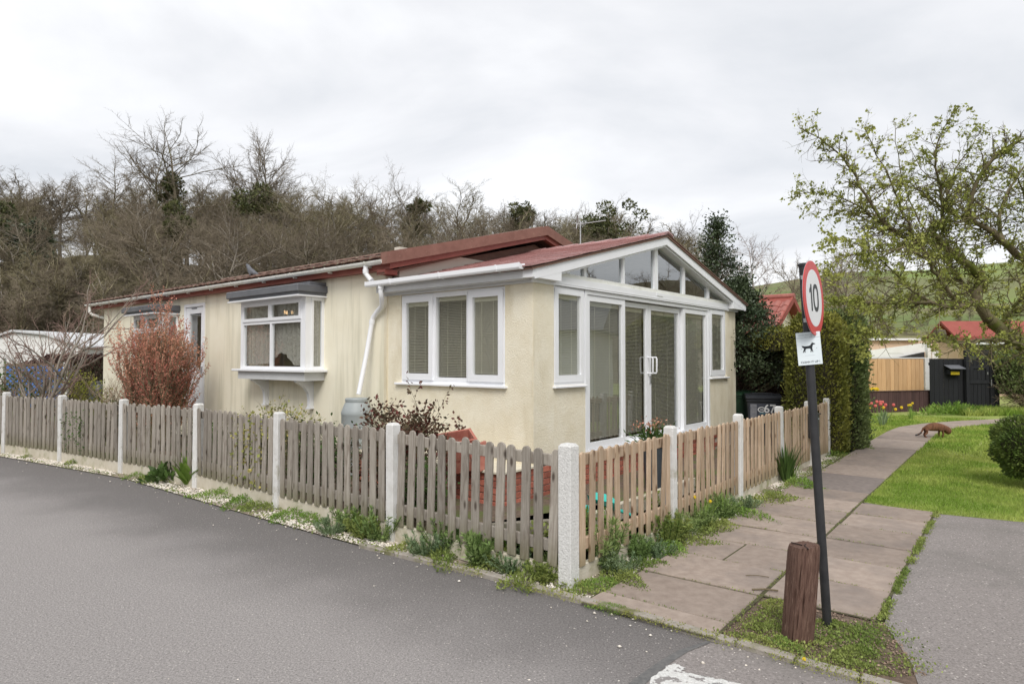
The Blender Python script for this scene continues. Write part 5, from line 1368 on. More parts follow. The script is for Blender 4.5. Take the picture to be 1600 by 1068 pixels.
# verge plants, road side of the fence: (x px, y px) -> ground points
def gp(x, y, z=0):
    a = (x - 800) / 1011.0; b = -(y - 534) / 1011.0; cp, sp = cos(PITCH), sin(PITCH)
    dy = cp - sp * b; dz = sp + cp * b; t = (z - EYE) / dz
    return (a * t, dy * t, z)
spA = spurge(1, 36, .26, .3, M['euph'], .032, .2, 64, 1.15); spB = spurge(2, 40, .20, .4, M['bluegreen'], .028, .2, 64, 1.25); spC = spurge(3, 26, .20, .25, M['euph'], .04, .2); spD = spurge(4, 34, .18, .3, M['weed'], .03, .25, spread=1.3)
spT = spurge(9, 16, .34, .2, M['euph'], .05, .17, 44, .55)
G1 = 'green plants along the foot of the fence'
for (nm, lb, x, y, pr, s) in [
    ('spurge_plant', 'feathery green spurge clump below the fence post at the red rose bush', 598, 842, spA, 1.15),
    ('spurge_plant', 'feathery green spurge plant left of the clump by the fence post', 548, 828, spC, 1.1),
    ('spurge_plant', 'blue-green spurge mound on the gravel before the grey fence', 520, 832, spB, .8),
    ('spurge_plant', 'broad feathery spurge clump midway between post and corner', 703, 862, spA, 1.12),
    ('spurge_plant', 'lower blue-green spurge mound beside the midway clump', 668, 866, spB, .95),
    ('spurge_plant', 'pale leafy spurge below the last grey fence panel', 752, 882, spC, 1.2),
    ('spurge_plant', 'low blue-green growth near the corner post, road side', 800, 892, spB, .9),
    ('spurge_plant', 'small pale spurge just right of the midway clump', 728, 866, spC, 1.0),
    ('spurge_plant', 'spurge seedling under the fifth picket from the corner', 778, 884, spD, .85),
    ('spurge_plant', 'dark-green sprig one picket left of the corner post', 868, 900, spC, .8),
    ('spurge_plant', 'wide pale spurge mound left of the fence post by the rose', 572, 838, spD, 1.2),
    ('spurge_plant', 'grassy green sprig at the foot of the corner post', 852, 906, spD, .9),
    ('spurge_plant', 'tall bottle-brush spurge against the tan fence by the corner post', 943, 889, spT, 1.12),
    ('spurge_plant', 'low spurge leaning out from the tall bottle-brush one', 962, 893, spB, .85),
    ('spurge_plant', 'small green spurge on the gravel along the slab path', 998, 872, spC, .85),
    ('spurge_plant', 'yellow-green bushy clump beneath the second path-side post', 1040, 848, spD, 1.35),
    ('spurge_plant', 'feathery green clump behind the yellow-green one', 1062, 838, spA, .95),
    ('spurge_plant', 'spurge beside the daffodil leaves at the tan fence', 1096, 824, spA, .85),
    ('spurge_plant', 'fine-leaved plant between daffodils and third concrete post', 1128, 808, spA, .95),
    ('spurge_plant', 'low green plant past the third path-side post', 1160, 796, spB, .85),
    ('spurge_plant', 'grey-green sprawling weed low at the path edge', 1025, 868, spB, .75),
    ('spurge_plant', 'wispy dry-green plant at the second grey post from the left edge', 165, 727, spC, 1.2),
    ('spurge_plant', 'wispy green plant just right of the dry-green one', 205, 735, spC, .95)]:
    g_ = gp(x, y); clump(nm, lb, 'plant', g_, pr, G1, random.Random(x).uniform(0, 6), s)
wdA = lowmat(11, 800, .30, .12, .08, .026, M['weed'], .4); wdB = lowmat(12, 900, .26, .12, .07, .022, M['bright'], .35); wdC = lowmat(13, 600, .20, .10, .05, .02, M['weed'], .5)
for i, (x, y, pr, s, lb) in enumerate([
    (250, 748, wdA, 1.3, 'low green weed mat left of the broad-leaved plant'), (225, 742, wdB, 1.1, 'small weed patch by the third post from the left'),
    (20, 702, wdA, 1.2, 'green weed patch at the left edge of the picture'), (60, 712, wdC, 1.2, 'thin weed patch beside the leftmost post'),
    (120, 722, wdA, 1.1, 'weed patch in front of the second grey post'), (345, 775, wdB, 1.3, 'bright green mossy mat right of the broad-leaved plant'),
    (378, 785, wdB, 1.2, 'second bright mossy mat below the ivy'), (410, 795, wdA, 1.0, 'weed mat just before the middle grey post'),
    (458, 806, wdB, 1.2, 'green mat just past the middle grey post'), (490, 812, wdB, 1.1, 'green mat left of the blue-green spurge'),
    (640, 858, wdC, 1.2, 'small weeds by the road below the post'), (690, 872, wdA, 1.0, 'weeds along the road edge near the corner'),
    (776, 888, wdC, 1.3, 'grassy weeds at the road edge near the corner'), (826, 902, wdA, 1.2, 'grassy mound at the road corner of the verge'),
    (905, 920, wdC, 1.1, 'small green weeds in front of the corner post'), (930, 918, wdB, .9, 'weeds by the first path slab'),
    (975, 905, wdA, .9, 'weeds spilling onto the slab path'), (1010, 885, wdC, 1.1, 'small weeds beside the path slabs'),
    (1050, 862, wdB, 1.1, 'green weeds along the path below the second post'), (1085, 848, wdC, 1.2, 'low weeds along the path by the daffodils'),
    (1120, 828, wdA, 1.1, 'weed mat at the path edge by the third post'), (1170, 808, wdB, 1.3, 'green mat at the path edge past the third post'),
    (1205, 785, wdA, 1.4, 'weeds by the path below the fourth post'), (1255, 760, wdB, 1.5, 'green weeds behind the sign pole'),
    (955, 952, wdB, .55, 'tiny green tuft on the kerb by the path')]):
    clump('weed_patch', lb, 'weeds', gp(x, y), pr, 'low weeds on the gravel verge', i * 1.3 if i not in (0,) else 2.5, s)
hb_ = strap(21, 34, .34, .085, M['bright'], .85, .8)
clump('leafy_plant', 'large bright green broad-leaved plant by the grey fence', 'plant', gp(297, 757), hb_, None, 0, 1.25)
clump('leafy_plant', 'dark broad-leaved plant left of the bright one', 'plant', gp(262, 752), lowmat(22, 160, .18, .12, .18, .10, M['darkgreen'], .45), None, 0, 1.3)
clump('grass_tuft', 'upright tuft of dark strap leaves by the fourth path-side post', 'plant', gp(1228, 752), strap(23, 90, .42, .016, M['darkgreen'], .5), None, 0, 1.2)
for (x, y, s, n_, lb) in ((1100, 822, 1.0, 2, 'yellow daffodil with strap leaves at the tan fence'), (1132, 806, .9, 0, 'daffodil leaves without flowers by the third post'), (1240, 748, .9, 1, 'leafy tuft with an orange-yellow flower behind the sign pole')):
    pr = strap(30 + n_, 26, .30, .014, M['bright'], .6, .8)
    if n_: pr = pr + daff(n_, .26 if n_ == 2 else .12, .09, M['yellow'], .022, n_)
    clump('daffodil', lb, 'flower', gp(x, y), pr, None, 0, s)
# round the bollard and along the kerb
for i, (x, y, pr, s, lb) in enumerate([
    (1205, 985, wdC, .75, 'green weeds left of the wooden bollard'), (1232, 1012, wdB, .62, 'leafy green tuft at the bollard foot'), (1290, 975, wdC, .6, 'grass at the foot of the sign pole'),
    (1330, 990, wdC, .85, 'weeds right of the sign pole'), (1330, 1025, wdA, .6, 'low weeds in front of the sign pole'),
    (1180, 1000, wdC, .6, 'small weeds beside the slab corner'), (1205, 945, wdC, .6, 'mossy weeds between slab joints near the bollard'), (1350, 1045, wdC, .6, 'weeds by the kerb, lower right'), (1400, 925, wdC, .35, 'small weed beside the path edge line'), (1262, 1035, wdB, .35, 'small tuft on the kerb by the bollard')]):
    clump('weed_patch', lb, 'weeds', gp(x, y), pr, 'weeds in the soil around the bollard', i * 1.7, s)
# moss and tiny weeds in joints, one mass
def linestuff(segments, dens, wd, size, m, nm, lab, h=.012, asp=.6):
    ps = []
    for (a, b) in segments:
        a = np.array(a[:2]); b = np.array(b[:2]); L = np.linalg.norm(b - a); n = max(2, int(L * dens)); t = RNG.uniform(0, 1, n)
        k = (np.sin(t * L * 7 + a[0] * 9) + np.sin(t * L * 17 + 2)) > -0.7; t = t[k]
        p = a + (b - a) * t[:, None] + RNG.normal(size=(len(t), 2)) * wd; ps.append(np.c_[p, RNG.uniform(.012, .012 + h, len(p))])
    ps = np.concatenate(ps); v, f = leafquads(ps, size, aspect=asp, dirs=np.tile([0, 0, .8], (len(ps), 1)) + RNG.normal(size=(len(ps), 3)) * .5)
    tag(link(nm, mesh(nm, v, f, m)), lab, nm, kind='stuff')
js = [(P(3.66, -1.385), P(8.1, -1.385))] + [(P(4.5, -.69), P(7.9, -.69))] * 3 + [(P(t_, -2.2), P(t_, -1.4)) for t_ in tj[1:8]] + [(P(t_, -1.38), P(t_, -.72)) for t_ in tr_[:-1]]
linestuff(js, 110, .006, .011, M['weed'], 'moss', 'green moss growing in the slab joints')
linestuff([(P(4.5, -.68), P(8, -.68))], 700, .016, .018, M['weed'], 'moss', 'mossy strip between slabs and driveway')
linestuff([(kp[i], kp[i + 1]) for i in range(1, 13)], 450, .022, .012, M['moss'], 'moss', 'yellow-green moss along the kerb', .010)
linestuff([((a[0] - .03, a[1] - .04), (b[0] - .03, b[1] - .04)) for a, b in zip(kp[2:], kp[3:])], 600, .030, .010, M['moss'], 'moss', 'moss spreading from the kerb onto the tarmac', .006)
linestuff([(P(3.9, -2.29), P(9.5, -2.29)), (P(9.5, -2.29), P(12, -2.29))], 420, .05, .022, M['weed'], 'weeds', 'low weeds spilling over the path edge', .02)
linestuff([(EDGE[i], EDGE[i + 1]) for i in range(3, 9)], 120, .04, .02, M['weed'], 'weeds', 'scattered low weeds along the road edge', .012)
linestuff([((1.25, 3.72), (1.78, 4.2)), ((1.45, 3.6), (2.2, 3.85)), ((1.6, 3.45), (2.2, 3.65)), ((1.75, 3.35), (2.1, 3.4))], 1900, .06, .016, M['weed'], 'weeds', 'low weeds covering the soil around the bollard', .02)

# gravel: stones scattered over the verge
def stones(n, pts, smin, smax, m, nm, lab, flat=.6):
    rng = RNG; base = np.array([(1, 0, 0), (-1, 0, 0), (0, 1, 0), (0, -1, 0), (0, 0, 1), (0, 0, -.6), (.6, .6, .5), (-.6, .6, .4)], float)[:6]
    F = np.array([(0, 2, 4), (2, 1, 4), (1, 3, 4), (3, 0, 4), (2, 0, 5), (1, 2, 5), (3, 1, 5), (0, 3, 5)])
    n = len(pts); s = rng.uniform(smin, smax, n) * rng.choice([.6, .8, 1, 1, 1.4], n)
    v = base[None] * (1 + rng.uniform(-.35, .35, (n, 6, 1))) * np.stack([s, s * rng.uniform(.6, 1, n), s * flat], 1)[:, None, :]
    a = rng.uniform(0, 2 * pi, n); c, q_ = np.cos(a)[:, None], np.sin(a)[:, None]
    x = v[:, :, 0] * c - v[:, :, 1] * q_; y = v[:, :, 0] * q_ + v[:, :, 1] * c
    V = np.stack([x + pts[:, 0:1], y + pts[:, 1:2], v[:, :, 2] + pts[:, 2:3]], -1).reshape(-1, 3)
    Fa = (np.arange(n)[:, None, None] * 6 + F[None]).reshape(-1, 3)
    return tag(link(nm, mesh(nm, V, Fa, m)), lab, nm, kind='stuff')
def scatter(poly, n, z=0.0, rng=RNG):
    poly_ = np.array([(p[0], p[1]) for p in poly]); lo, hi = poly_.min(0), poly_.max(0); x = rng.uniform(lo[0], hi[0], n); y = rng.uniform(lo[1], hi[1], n)
    k = inpoly(x, y, [tuple(p) for p in poly_]); return np.c_[x[k], y[k], np.full(k.sum(), z)]
pts = scatter([(max(p[0], -9.5), min(p[1], 11.4)) for p in verge], 520000)
nz = np.sin(pts[:, 0] * 5.3 + 1.2) + np.sin(pts[:, 1] * 6.1 + pts[:, 0] * 2.2) + RNG.normal(size=len(pts)) * .7
d_ = np.hypot(pts[:, 0], pts[:, 1]); keep = (nz > -.25) & (RNG.uniform(0, 1, len(pts)) < .9)
pts = pts[keep]
stones(0, pts, .007, .016, M['stone'], 'gravel', 'pale limestone gravel along the foot of the fence')
pts = scatter(verge, 9000); pts = pts[RNG.uniform(0, 1, len(pts)) < .35]
e2 = np.array([(EDGE[i][0] + (EDGE[i + 1][0] - EDGE[i][0]) * t, EDGE[i][1] + (EDGE[i + 1][1] - EDGE[i][1]) * t) for i in range(3, 11) for t in np.linspace(0, 1, 14)])
q_ = e2[RNG.integers(0, len(e2), 130)] - np.abs(RNG.exponential(.10, (130, 1))) * np.array([.6, .8]) + RNG.normal(size=(130, 2)) * .04
stones(0, np.c_[q_, np.full(130, -.005)], .005, .012, M['stone'], 'gravel', 'stray pale stones scattered on the tarmac edge')
pk = scatter([(1.2, 3.80), (1.7, 4.35), (2.25, 3.97), (2.1, 3.3), (1.73, 3.33)], 2600, .004)
stones(0, pk, .004, .011, M['chip'], 'debris', 'bark chips and small stones around the bollard')
pk = scatter([(-2.5, 3.3), (-.9, 5.0), (.4, 4.1), (1.1, 3.3), (.5, 2.4)], 60, -.012)
stones(0, pk, .003, .008, M['stone'], 'grit', 'a few specks of grit on the road', .3)
for k, (x, y, a_, L_) in enumerate(((1175, 920, -8, .17), (1165, 898, -14, .16))):
    g_ = gp(x, y, .03); tag(MB().tube([(0, 0, 0), (L_ * .5, .008, .004), (L_, 0, 0)], .006 if k == 0 else .003, 5).build('fallen_twig', M['trellis'], None, loc=g_, rot=(0, 0, R(a_))), 'greenish twig lying across the slabs beside the bollard' if k == 0 else 'thin broken twig lying on the slab joint', 'twig')
g_ = gp(1255, 1037); clump('dandelion', 'single yellow dandelion by the kerb below the bollard', 'flower', g_, daff(1, .03, .005, M['yellow'], .014, 5))

# shrubs ------------------------------------------------------------
def bush(seed, H, Wd, nst, m, leaf, lm=40, bark='twig', aspect=.6, up=.35, lev=3, ang=35):
    Pm = dict(n=[5, 4, 3][:lev], wob=[.12, .16, .2][:lev], up=[up * .2, .04, .02][:lev], taper=[.3, .35, .5][:lev], kids=[7, 5][:lev - 1], start=[.25, .15][:lev - 1], ang=[ang, ang][:lev - 1], rk=[.5, .5][:lev - 1], lk=[.5, .5][:lev - 1], shape=lambda t: 1.0)
    rnd = random.Random(seed); out_ = [[] for _ in Pm['n']]; tips = []
    for i in range(nst):
        a = 2 * pi * i / nst + rnd.uniform(-.3, .3); tl2 = rnd.uniform(.05, 1) * math.atan2(Wd * .5, H)
        grow(rnd, (.04 * cos(a), .04 * sin(a), -.05), (cos(a) * sin(tl2), sin(a) * sin(tl2), cos(tl2)), .012 * H + .004, H * rnd.uniform(.75, 1.0), 0, Pm, out_, tips)
    sv = joinvf([segs_mesh(o_, 3) for o_ in out_])
    rng = np.random.default_rng(seed); T_ = np.array([t[0] for t in tips]); D_ = np.array([t[1] for t in tips])
    k = rng.integers(0, len(T_), lm); j = rng.uniform(0, 1, (lm, 1)) * leaf * 4
    pt_ = T_[k] - D_[k] * j + rng.normal(size=(lm, 3)) * leaf * .5
    lv = leafquads(pt_, leaf, aspect=aspect, dirs=D_[k] * .6 + rng.normal(size=(lm, 3)) * .6, rng=rng)
    return [('foliage', mesh('foliage', lv[0], lv[1], m)), ('stem', mesh('stem', sv[0], sv[1], M[bark]))]
# russet upright shrub in front of the far windows
HP = dict(n=[9, 5, 4], wob=[.05, .07, .1], up=[.07, .13, .08], taper=[.25, .3, .5], kids=[13, 8], start=[.12, .12], ang=[24, 26], rk=[.45, .5], lk=[.42, .42], shape=lambda t: 1.05 - .35 * t)
rnd = random.Random(17); out_ = [[], [], []]; tips = []
for i in range(40):
    a = rnd.uniform(0, 2 * pi); k = math.sqrt(rnd.random()); tl2 = .46 * k; hgt = rnd.choice([2.3, 2.15, 2.0, 1.9]) * (1 - .25 * k)
    if i in (3, 4): a, tl2, hgt = 0.4, .06, 2.35
    grow(rnd, (.14 * cos(a) * k, .12 * sin(a) * k, 0), (cos(a) * sin(tl2) * 1.05, sin(a) * sin(tl2) * .7, cos(tl2)), .018, hgt, 0, HP, out_, tips)
sv = joinvf([segs_mesh(o_, 4) for o_ in out_]); T_ = np.array([t[0] for t in tips]); D_ = np.array([t[1] for t in tips])
sg2 = np.array(out_[2]); sg1 = np.array(out_[1]); al = np.concatenate([sg2, sg2, sg1[sg1[:, 2] > .7]]); t_ = RNG.uniform(0, 1, (len(al), 1))
pp_ = al[:, :3] + (al[:, 3:6] - al[:, :3]) * t_; kz = pp_[:, 2] > .45; pp_ = pp_[kz]; dd_ = (al[:, 3:6] - al[:, :3])[kz]; dd_ /= np.linalg.norm(dd_, axis=1, keepdims=True)
lv = leafquads(pp_ + RNG.normal(size=pp_.shape) * .015, .036, aspect=.5, dirs=dd_ * .9 + RNG.normal(size=pp_.shape) * .45)
q = gp(249, 640); rs = px(252, 600, 11.4)
clump('russet_shrub', 'tall upright shrub with russet red foliage before the far windows', 'shrub', (rs.x - .05, 11.4, 0), [('foliage', mesh('foliage', lv[0], lv[1], M['heathleaf'])), ('stem', mesh('stem', sv[0], sv[1], M['bark_olive']))], s=.90)
# red-leaved rose by the water butt
rs = px(640, 650, 7.0); clump('rose_bush', 'dark red-leaved rose bush behind the fence post', 'shrub', (rs.x, 7.0, 0), bush(31, 1.05, 1.15, 15, M['roseleaf'], .05, 4600, 'bark_olive', .65), s=.86)
rs = px(602, 665, 7.15); clump('rose_bush', 'smaller red-leaved bush beside the grey water butt', 'shrub', (rs.x, 7.15, 0), bush(32, .85, .6, 11, M['roseleaf'], .05, 1300, 'bark_olive', .65), s=.8)
rs = px(430, 655, 8.8); clump('variegated_shrub', 'low yellow-and-green variegated shrub beneath the bay window', 'shrub', (rs.x, 8.8, 0), bush(33, .80, 1.1, 15, M['variegated'], .05, 1500, 'bark_olive', .5), s=1.0)
rs = px(385, 655, 9.6); clump('variegated_shrub', 'small variegated shrub left of the larger one under the bay', 'shrub', (rs.x, 9.6, 0), bush(34, .62, .5, 9, M['variegated'], .045, 500, 'bark_olive', .5), s=1.0)
lbs = ['dark green garden bush showing between pickets below the water butt', 'green bush between pickets left of the rose', 'leafy green bush behind the pickets under the rose bush', 'green shrub behind the pickets below the bay window', 'shrub showing through the pickets by the side door', 'shrub behind the grey pickets near the russet shrub']
for i, (x, Y_, h_) in enumerate(((520, 7.2, .72), (470, 7.9, .68), (665, 6.35, .55), (395, 8.7, .6), (335, 9.4, .6), (160, 11.3, .72))):
    rs = px(x, 700, Y_); clump('garden_bush', lbs[i], 'shrub', (rs.x, Y_, 0), bush(40 + i, h_, .8, 12, M['darkgreen'] if i % 2 == 0 else M['ivy'], .045, 1100, 'twig', .6), 'low bushes inside the grey fence')
for i, (x, y_, Y_) in enumerate(((845, 830, 5.6), (935, 810, 6.05), (1010, 770, 6.9), (760, 830, 5.55), (1090, 730, 8.0))):
    rs = px(x, y_, Y_); clump('bedding_plant', ['small leafy plant just inside the corner post', 'low green leaves below the teal scoop', 'green leaves inside the tan fence near the patio doors', 'low leafy growth behind the last grey panel', 'small green plant behind the third tan panel'][i], 'plant', (rs.x, Y_, 0), lowmat(50 + i, 260, .28, .2, .22, .05, M['bright'] if i % 2 else M['weed']), 'small plants inside the fence corner')
# ivy threaded through the grey fence
def ivyseg(x0, x1, n, seed, lab, m='variegated'):
    rng = np.random.default_rng(seed); a = px(x0, 700, 8.0); 
    ps = []; ds = []
    A0 = np.array(POSTS_L[2]); B0 = np.array(POSTS_L[3]); dd = (B0 - A0) / np.linalg.norm(B0 - A0); nn_ = np.array([-.62, -.78])
    for s in range(7):
        t = rng.uniform(x0, x1); z = .15
        while z < .95:
            z += .03; t += rng.normal() * .012
            for k in range(n):
                o_ = rng.uniform(-.02, .055); p = A0 + dd * t + nn_ * o_; ps.append((p[0] + rng.normal() * .02, p[1] + rng.normal() * .02, z + rng.normal() * .02))
    ps = np.array(ps); v, f = leafquads(ps, .04, aspect=.75, rng=rng); tag(link('ivy', mesh('ivy', v, f, M[m])), lab, 'ivy')
ivyseg(.1, 1.0, 2, 61, 'variegated ivy climbing through the grey pickets')
ps = []; rng = np.random.default_rng(62)
for s in range(22):
    t = rng.uniform(.55, .95); z = rng.uniform(.15, .4); A0 = np.array(POSTS_L[4]); B0 = np.array(POSTS_L[5]); dd = B0 - A0
    for k in range(16): z += .03; t += rng.normal() * .012; p = A0 + dd * t + np.array([-.5, -.86]) * rng.uniform(.0, .07); ps.append((p[0], p[1], z))
v, f = leafquads(np.array(ps), .04, aspect=.5, rng=rng); tag(link('creeper', mesh('creeper', v, f, M['darkgreen'])), 'dark creeping shrub poking through the grey pickets', 'creeper')

# ------------------------------------------------------------------ hedges
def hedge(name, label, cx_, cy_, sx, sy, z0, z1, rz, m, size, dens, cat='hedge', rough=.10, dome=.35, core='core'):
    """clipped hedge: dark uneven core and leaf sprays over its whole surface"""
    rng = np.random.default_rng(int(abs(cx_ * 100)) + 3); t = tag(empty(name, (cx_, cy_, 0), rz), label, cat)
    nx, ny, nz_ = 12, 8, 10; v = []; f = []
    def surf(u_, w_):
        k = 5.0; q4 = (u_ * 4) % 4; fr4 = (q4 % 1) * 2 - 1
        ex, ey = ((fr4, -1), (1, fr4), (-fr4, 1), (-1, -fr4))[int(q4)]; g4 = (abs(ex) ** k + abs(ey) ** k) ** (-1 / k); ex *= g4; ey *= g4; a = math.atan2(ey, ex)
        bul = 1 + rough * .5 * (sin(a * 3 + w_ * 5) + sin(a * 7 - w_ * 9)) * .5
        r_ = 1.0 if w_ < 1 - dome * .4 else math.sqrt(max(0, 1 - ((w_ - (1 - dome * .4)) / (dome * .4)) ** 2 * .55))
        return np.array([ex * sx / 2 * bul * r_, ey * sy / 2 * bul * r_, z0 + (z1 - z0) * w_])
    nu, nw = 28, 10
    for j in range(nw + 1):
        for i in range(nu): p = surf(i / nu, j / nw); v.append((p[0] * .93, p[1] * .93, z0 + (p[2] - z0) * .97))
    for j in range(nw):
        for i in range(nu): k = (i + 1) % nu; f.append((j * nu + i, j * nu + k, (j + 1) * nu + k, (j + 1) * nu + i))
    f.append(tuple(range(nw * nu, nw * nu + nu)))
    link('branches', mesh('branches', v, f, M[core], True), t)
    area = (sx + sy) * 2 * (z1 - z0) + sx * sy; n = int(area * dens); ps = []; ds = []
    fr = (sx * sy) / area
    for i in range(n):
        if rng.random() < fr + .03:
            p = surf(rng.random(), .999); k = math.sqrt(rng.random()); q_ = np.array([p[0] * k, p[1] * k, z1 + .03 * rng.normal()]); d = np.array([0, 0, 1.])
        else:
            u_ = rng.random(); w_ = rng.random() ** .95; u_ = rng.choice([rng.random() * .25, .25 + rng.random() * .25, .5 + rng.random() * .25, .75 + rng.random() * .25], p=[sx / (sx + sy) / 2, sy / (sx + sy) / 2, sx / (sx + sy) / 2, sy / (sx + sy) / 2]); p = surf(u_, w_); d = np.array([p[0] / sx, p[1] / sy, .25]); d /= np.linalg.norm(d); q_ = p - d * (rng.uniform(-.03, .09) * (1 + rough) if rng.random() > .05 else rng.uniform(-.12, -.02))
        ps.append(q_); ds.append(d)
    lv = leafquads(np.array(ps), size, aspect=.5, dirs=np.array(ds) * .8 + np.array([0, 0, .5]) + rng.normal(size=(n, 3)) * .45, rng=rng)
    link('foliage', mesh('foliage', lv[0], lv[1], M[m]), t); return t
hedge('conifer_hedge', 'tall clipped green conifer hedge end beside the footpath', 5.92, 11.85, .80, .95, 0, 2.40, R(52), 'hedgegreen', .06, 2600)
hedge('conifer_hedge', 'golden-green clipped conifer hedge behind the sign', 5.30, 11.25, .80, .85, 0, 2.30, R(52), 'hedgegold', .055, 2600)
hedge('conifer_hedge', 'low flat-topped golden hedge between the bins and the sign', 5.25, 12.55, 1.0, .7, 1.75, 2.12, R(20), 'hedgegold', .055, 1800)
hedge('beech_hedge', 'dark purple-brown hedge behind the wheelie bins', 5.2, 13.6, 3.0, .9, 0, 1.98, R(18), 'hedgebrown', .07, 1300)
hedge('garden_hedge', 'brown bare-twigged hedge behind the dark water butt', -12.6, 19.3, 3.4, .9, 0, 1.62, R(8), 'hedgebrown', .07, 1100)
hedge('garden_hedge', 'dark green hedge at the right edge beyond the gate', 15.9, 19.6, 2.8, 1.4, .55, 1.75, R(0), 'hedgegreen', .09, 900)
# round clipped shrub on the lawn, right edge
t = tag(empty('round_shrub', (6.50, 8.0, 0)), 'round clipped green shrub on the lawn at the right edge', 'shrub')
n = 15000; d = rotvec(n); r_ = .46 * (1 + .05 * np.sin(d[:, 0] * 9) + .05 * np.sin(d[:, 2] * 8 + d[:, 1] * 6)) * RNG.uniform(.86, 1.03, n)
r_ = np.where(RNG.uniform(0, 1, n) < .04, r_ * RNG.uniform(1.0, 1.12, n), r_); p = d * r_[:, None] * [1.05, 1.05, .86] + [0, 0, .50]; lv = leafquads(p, .035, aspect=.45, dirs=d + [0, 0, .3]); link('foliage', mesh('foliage', lv[0], lv[1], M['boxleaf']), t)
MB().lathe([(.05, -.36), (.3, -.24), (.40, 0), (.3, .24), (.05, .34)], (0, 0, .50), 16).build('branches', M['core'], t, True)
MB().tube([(0, 0, 0), (.02, 0, .2), (0, .01, .4)], [.04, .03, .03], 6).build('trunk', M['bark'], t)

# lime-green leaves low at far left
rs = px(131, 590, 14.5); clump('garden_bush', 'lime-green small shrub in front of the brown hedge', 'shrub', (rs.x, 14.5, 0), bush(71, 1.15, .95, 9, M['limeleaf'], .06, 700, 'bark_olive'))
rs = px(35, 600, 14.0); clump('garden_bush', 'green bush under the bare garden tree at the left edge', 'shrub', (rs.x, 14.0, 0), bush(72, 1.2, 1.2, 11, M['darkgreen'], .06, 900, 'bark_olive'))
rs = px(180, 615, 12.6); clump('dry_shrub', 'twiggy brown shrub left of the russet shrub', 'shrub', (rs.x, 12.6, 0), bush(73, 1.0, 1.3, 14, M['hedgebrown'], .02, 260, 'dead'))
rs = px(1590, 625, 19.4); clump('dry_shrub', 'tangle of pale dead stems below the hedge at the right edge', 'shrub', (rs.x + .2, 19.2, 0), bush(74, 1.15, 3.0, 40, M['dead'], .02, 200, 'dead', up=0.0, ang=50))

# ------------------------------------------------------------------ neighbours and fences at the back
def boards(name, label, p0, L, rz, z0, z1, bw, m, rail=None, group=None, cat='fence'):
    t = tag(empty(name, (p0[0], p0[1], 0), rz), label, cat, group); n = max(1, round(L / bw)); w = L / n
    me_ = MB().bbox(0, w - .006, 0, .02, z0, z1, .004).me('board', M[m]); r_ = random.Random(int(L * 10))
    for k in range(n): link('board', me_, t, (k * w, r_.uniform(-.004, .004), 0))
    for zz in (z0 + .1, z1 - .2):
        MB().box(0, L, .026, .06, zz, zz + .08).build('rail', M[m], t)
    return t
t = boards('panel_fence', 'new tan timber board fence behind the tulips', (px(1352, 600, 20.9).x, 20.9), px(1444, 600, 20.9).x - px(1352, 600, 20.9).x, 0, .52, 1.60, .135, 'tanboard')
MB().box(0, 1.92, -.01, .05, 1.604, 1.64).build('capping', M['greytrim'], t)
xx = px(1448, 600, 20.9).x; MB().bbox(xx - px(1352, 600, 20.9).x - .07, xx - px(1352, 600, 20.9).x + .09, -.05, .08, 0, 1.63, .01).build('concrete_post', M['post'], t)
q0, q1 = gp(1345, 648), gp(1456, 638)
L = math.hypot(q1[0] - q0[0], 20.2 - 18.6); t = boards('low_board_fence', 'low dark brown board fence in front of the tan one', (px(1338, 640, 18.9).x, 18.9), 3.15, R(17), 0, .62, .15, 'brownboard')
MB().box(0, 3.15, -.02, .05, .622, .645).build('capping', M['brownboard'], t)
GX = px(1453, 600, 19.6).x
t = boards('black_fence', 'tall black board fence left of the black gate', (GX, 19.6), px(1512, 600, 19.6).x - GX, 0, 0, 1.60, .14, 'blackboard')
pbx = tag(empty('letterbox', (px(1494, 580, 19.4).x, 19.45, 1.12)), 'small yellow-fronted letterbox with sloping lid on black fence', 'letterbox')
MB().bbox(-.18, .18, .0, .14, 0, .16, .01).build('box', M['blackboard'], pbx); MB().box(-.13, .13, -.006, -.001, .0, .09).build('yellow_front', M['yellow'], pbx); MB().prism([(-.16, .17), (.14, .27), (.14, .29), (-.16, .19)], 0, -.24, .22).build('lid', M['canopy'], pbx)
gt = tag(empty('garden_gate', (px(1512, 600, 19.4).x, 19.5, 0)), 'black arched timber garden gate with heavy black posts', 'gate')
MB().bbox(0, .10, -.06, .06, 0, 1.95 - .1, .01).build('gate_post', M['blackboard'], gt); MB().bbox(.72, .84, -.06, .06, 0, 1.85, .01).build('gate_post', M['blackboard'], gt); MB().bbox(-.02, .87, -.05, .05, 1.70, 1.85, .01).build('cross_beam', M['blackboard'], gt)
for k in range(5):
    x0 = .115 + k * .12; h = 1.45 + .18 * sin(pi * (k + .5) / 5); MB().bbox(x0, x0 + .112, -.02, .02, .05, h, .005).build('board', M['blackboard'], gt)
for (a, b, c, d) in ((.12, .70, .85, .95), (.12, .22, .95, 1.3), (.60, .70, .95, 1.3), (.12, .70, 1.3, 1.38)): MB().box(a, b, -.04, -.021, c, d).build('gate_trim', M['blackboard'], gt)
MB().bbox(.72, .745, -.085, -.062, .78, .98, .003).build('latch', M['galv'], gt); MB().bbox(.86, 1.0, -.04, .04, 0, 1.6, .01).build('side_post', M['blackboard'], gt)
MB().box(.63, .66, -.05, -.041, 1.12, 1.2).build('latch', M['galv'], gt)
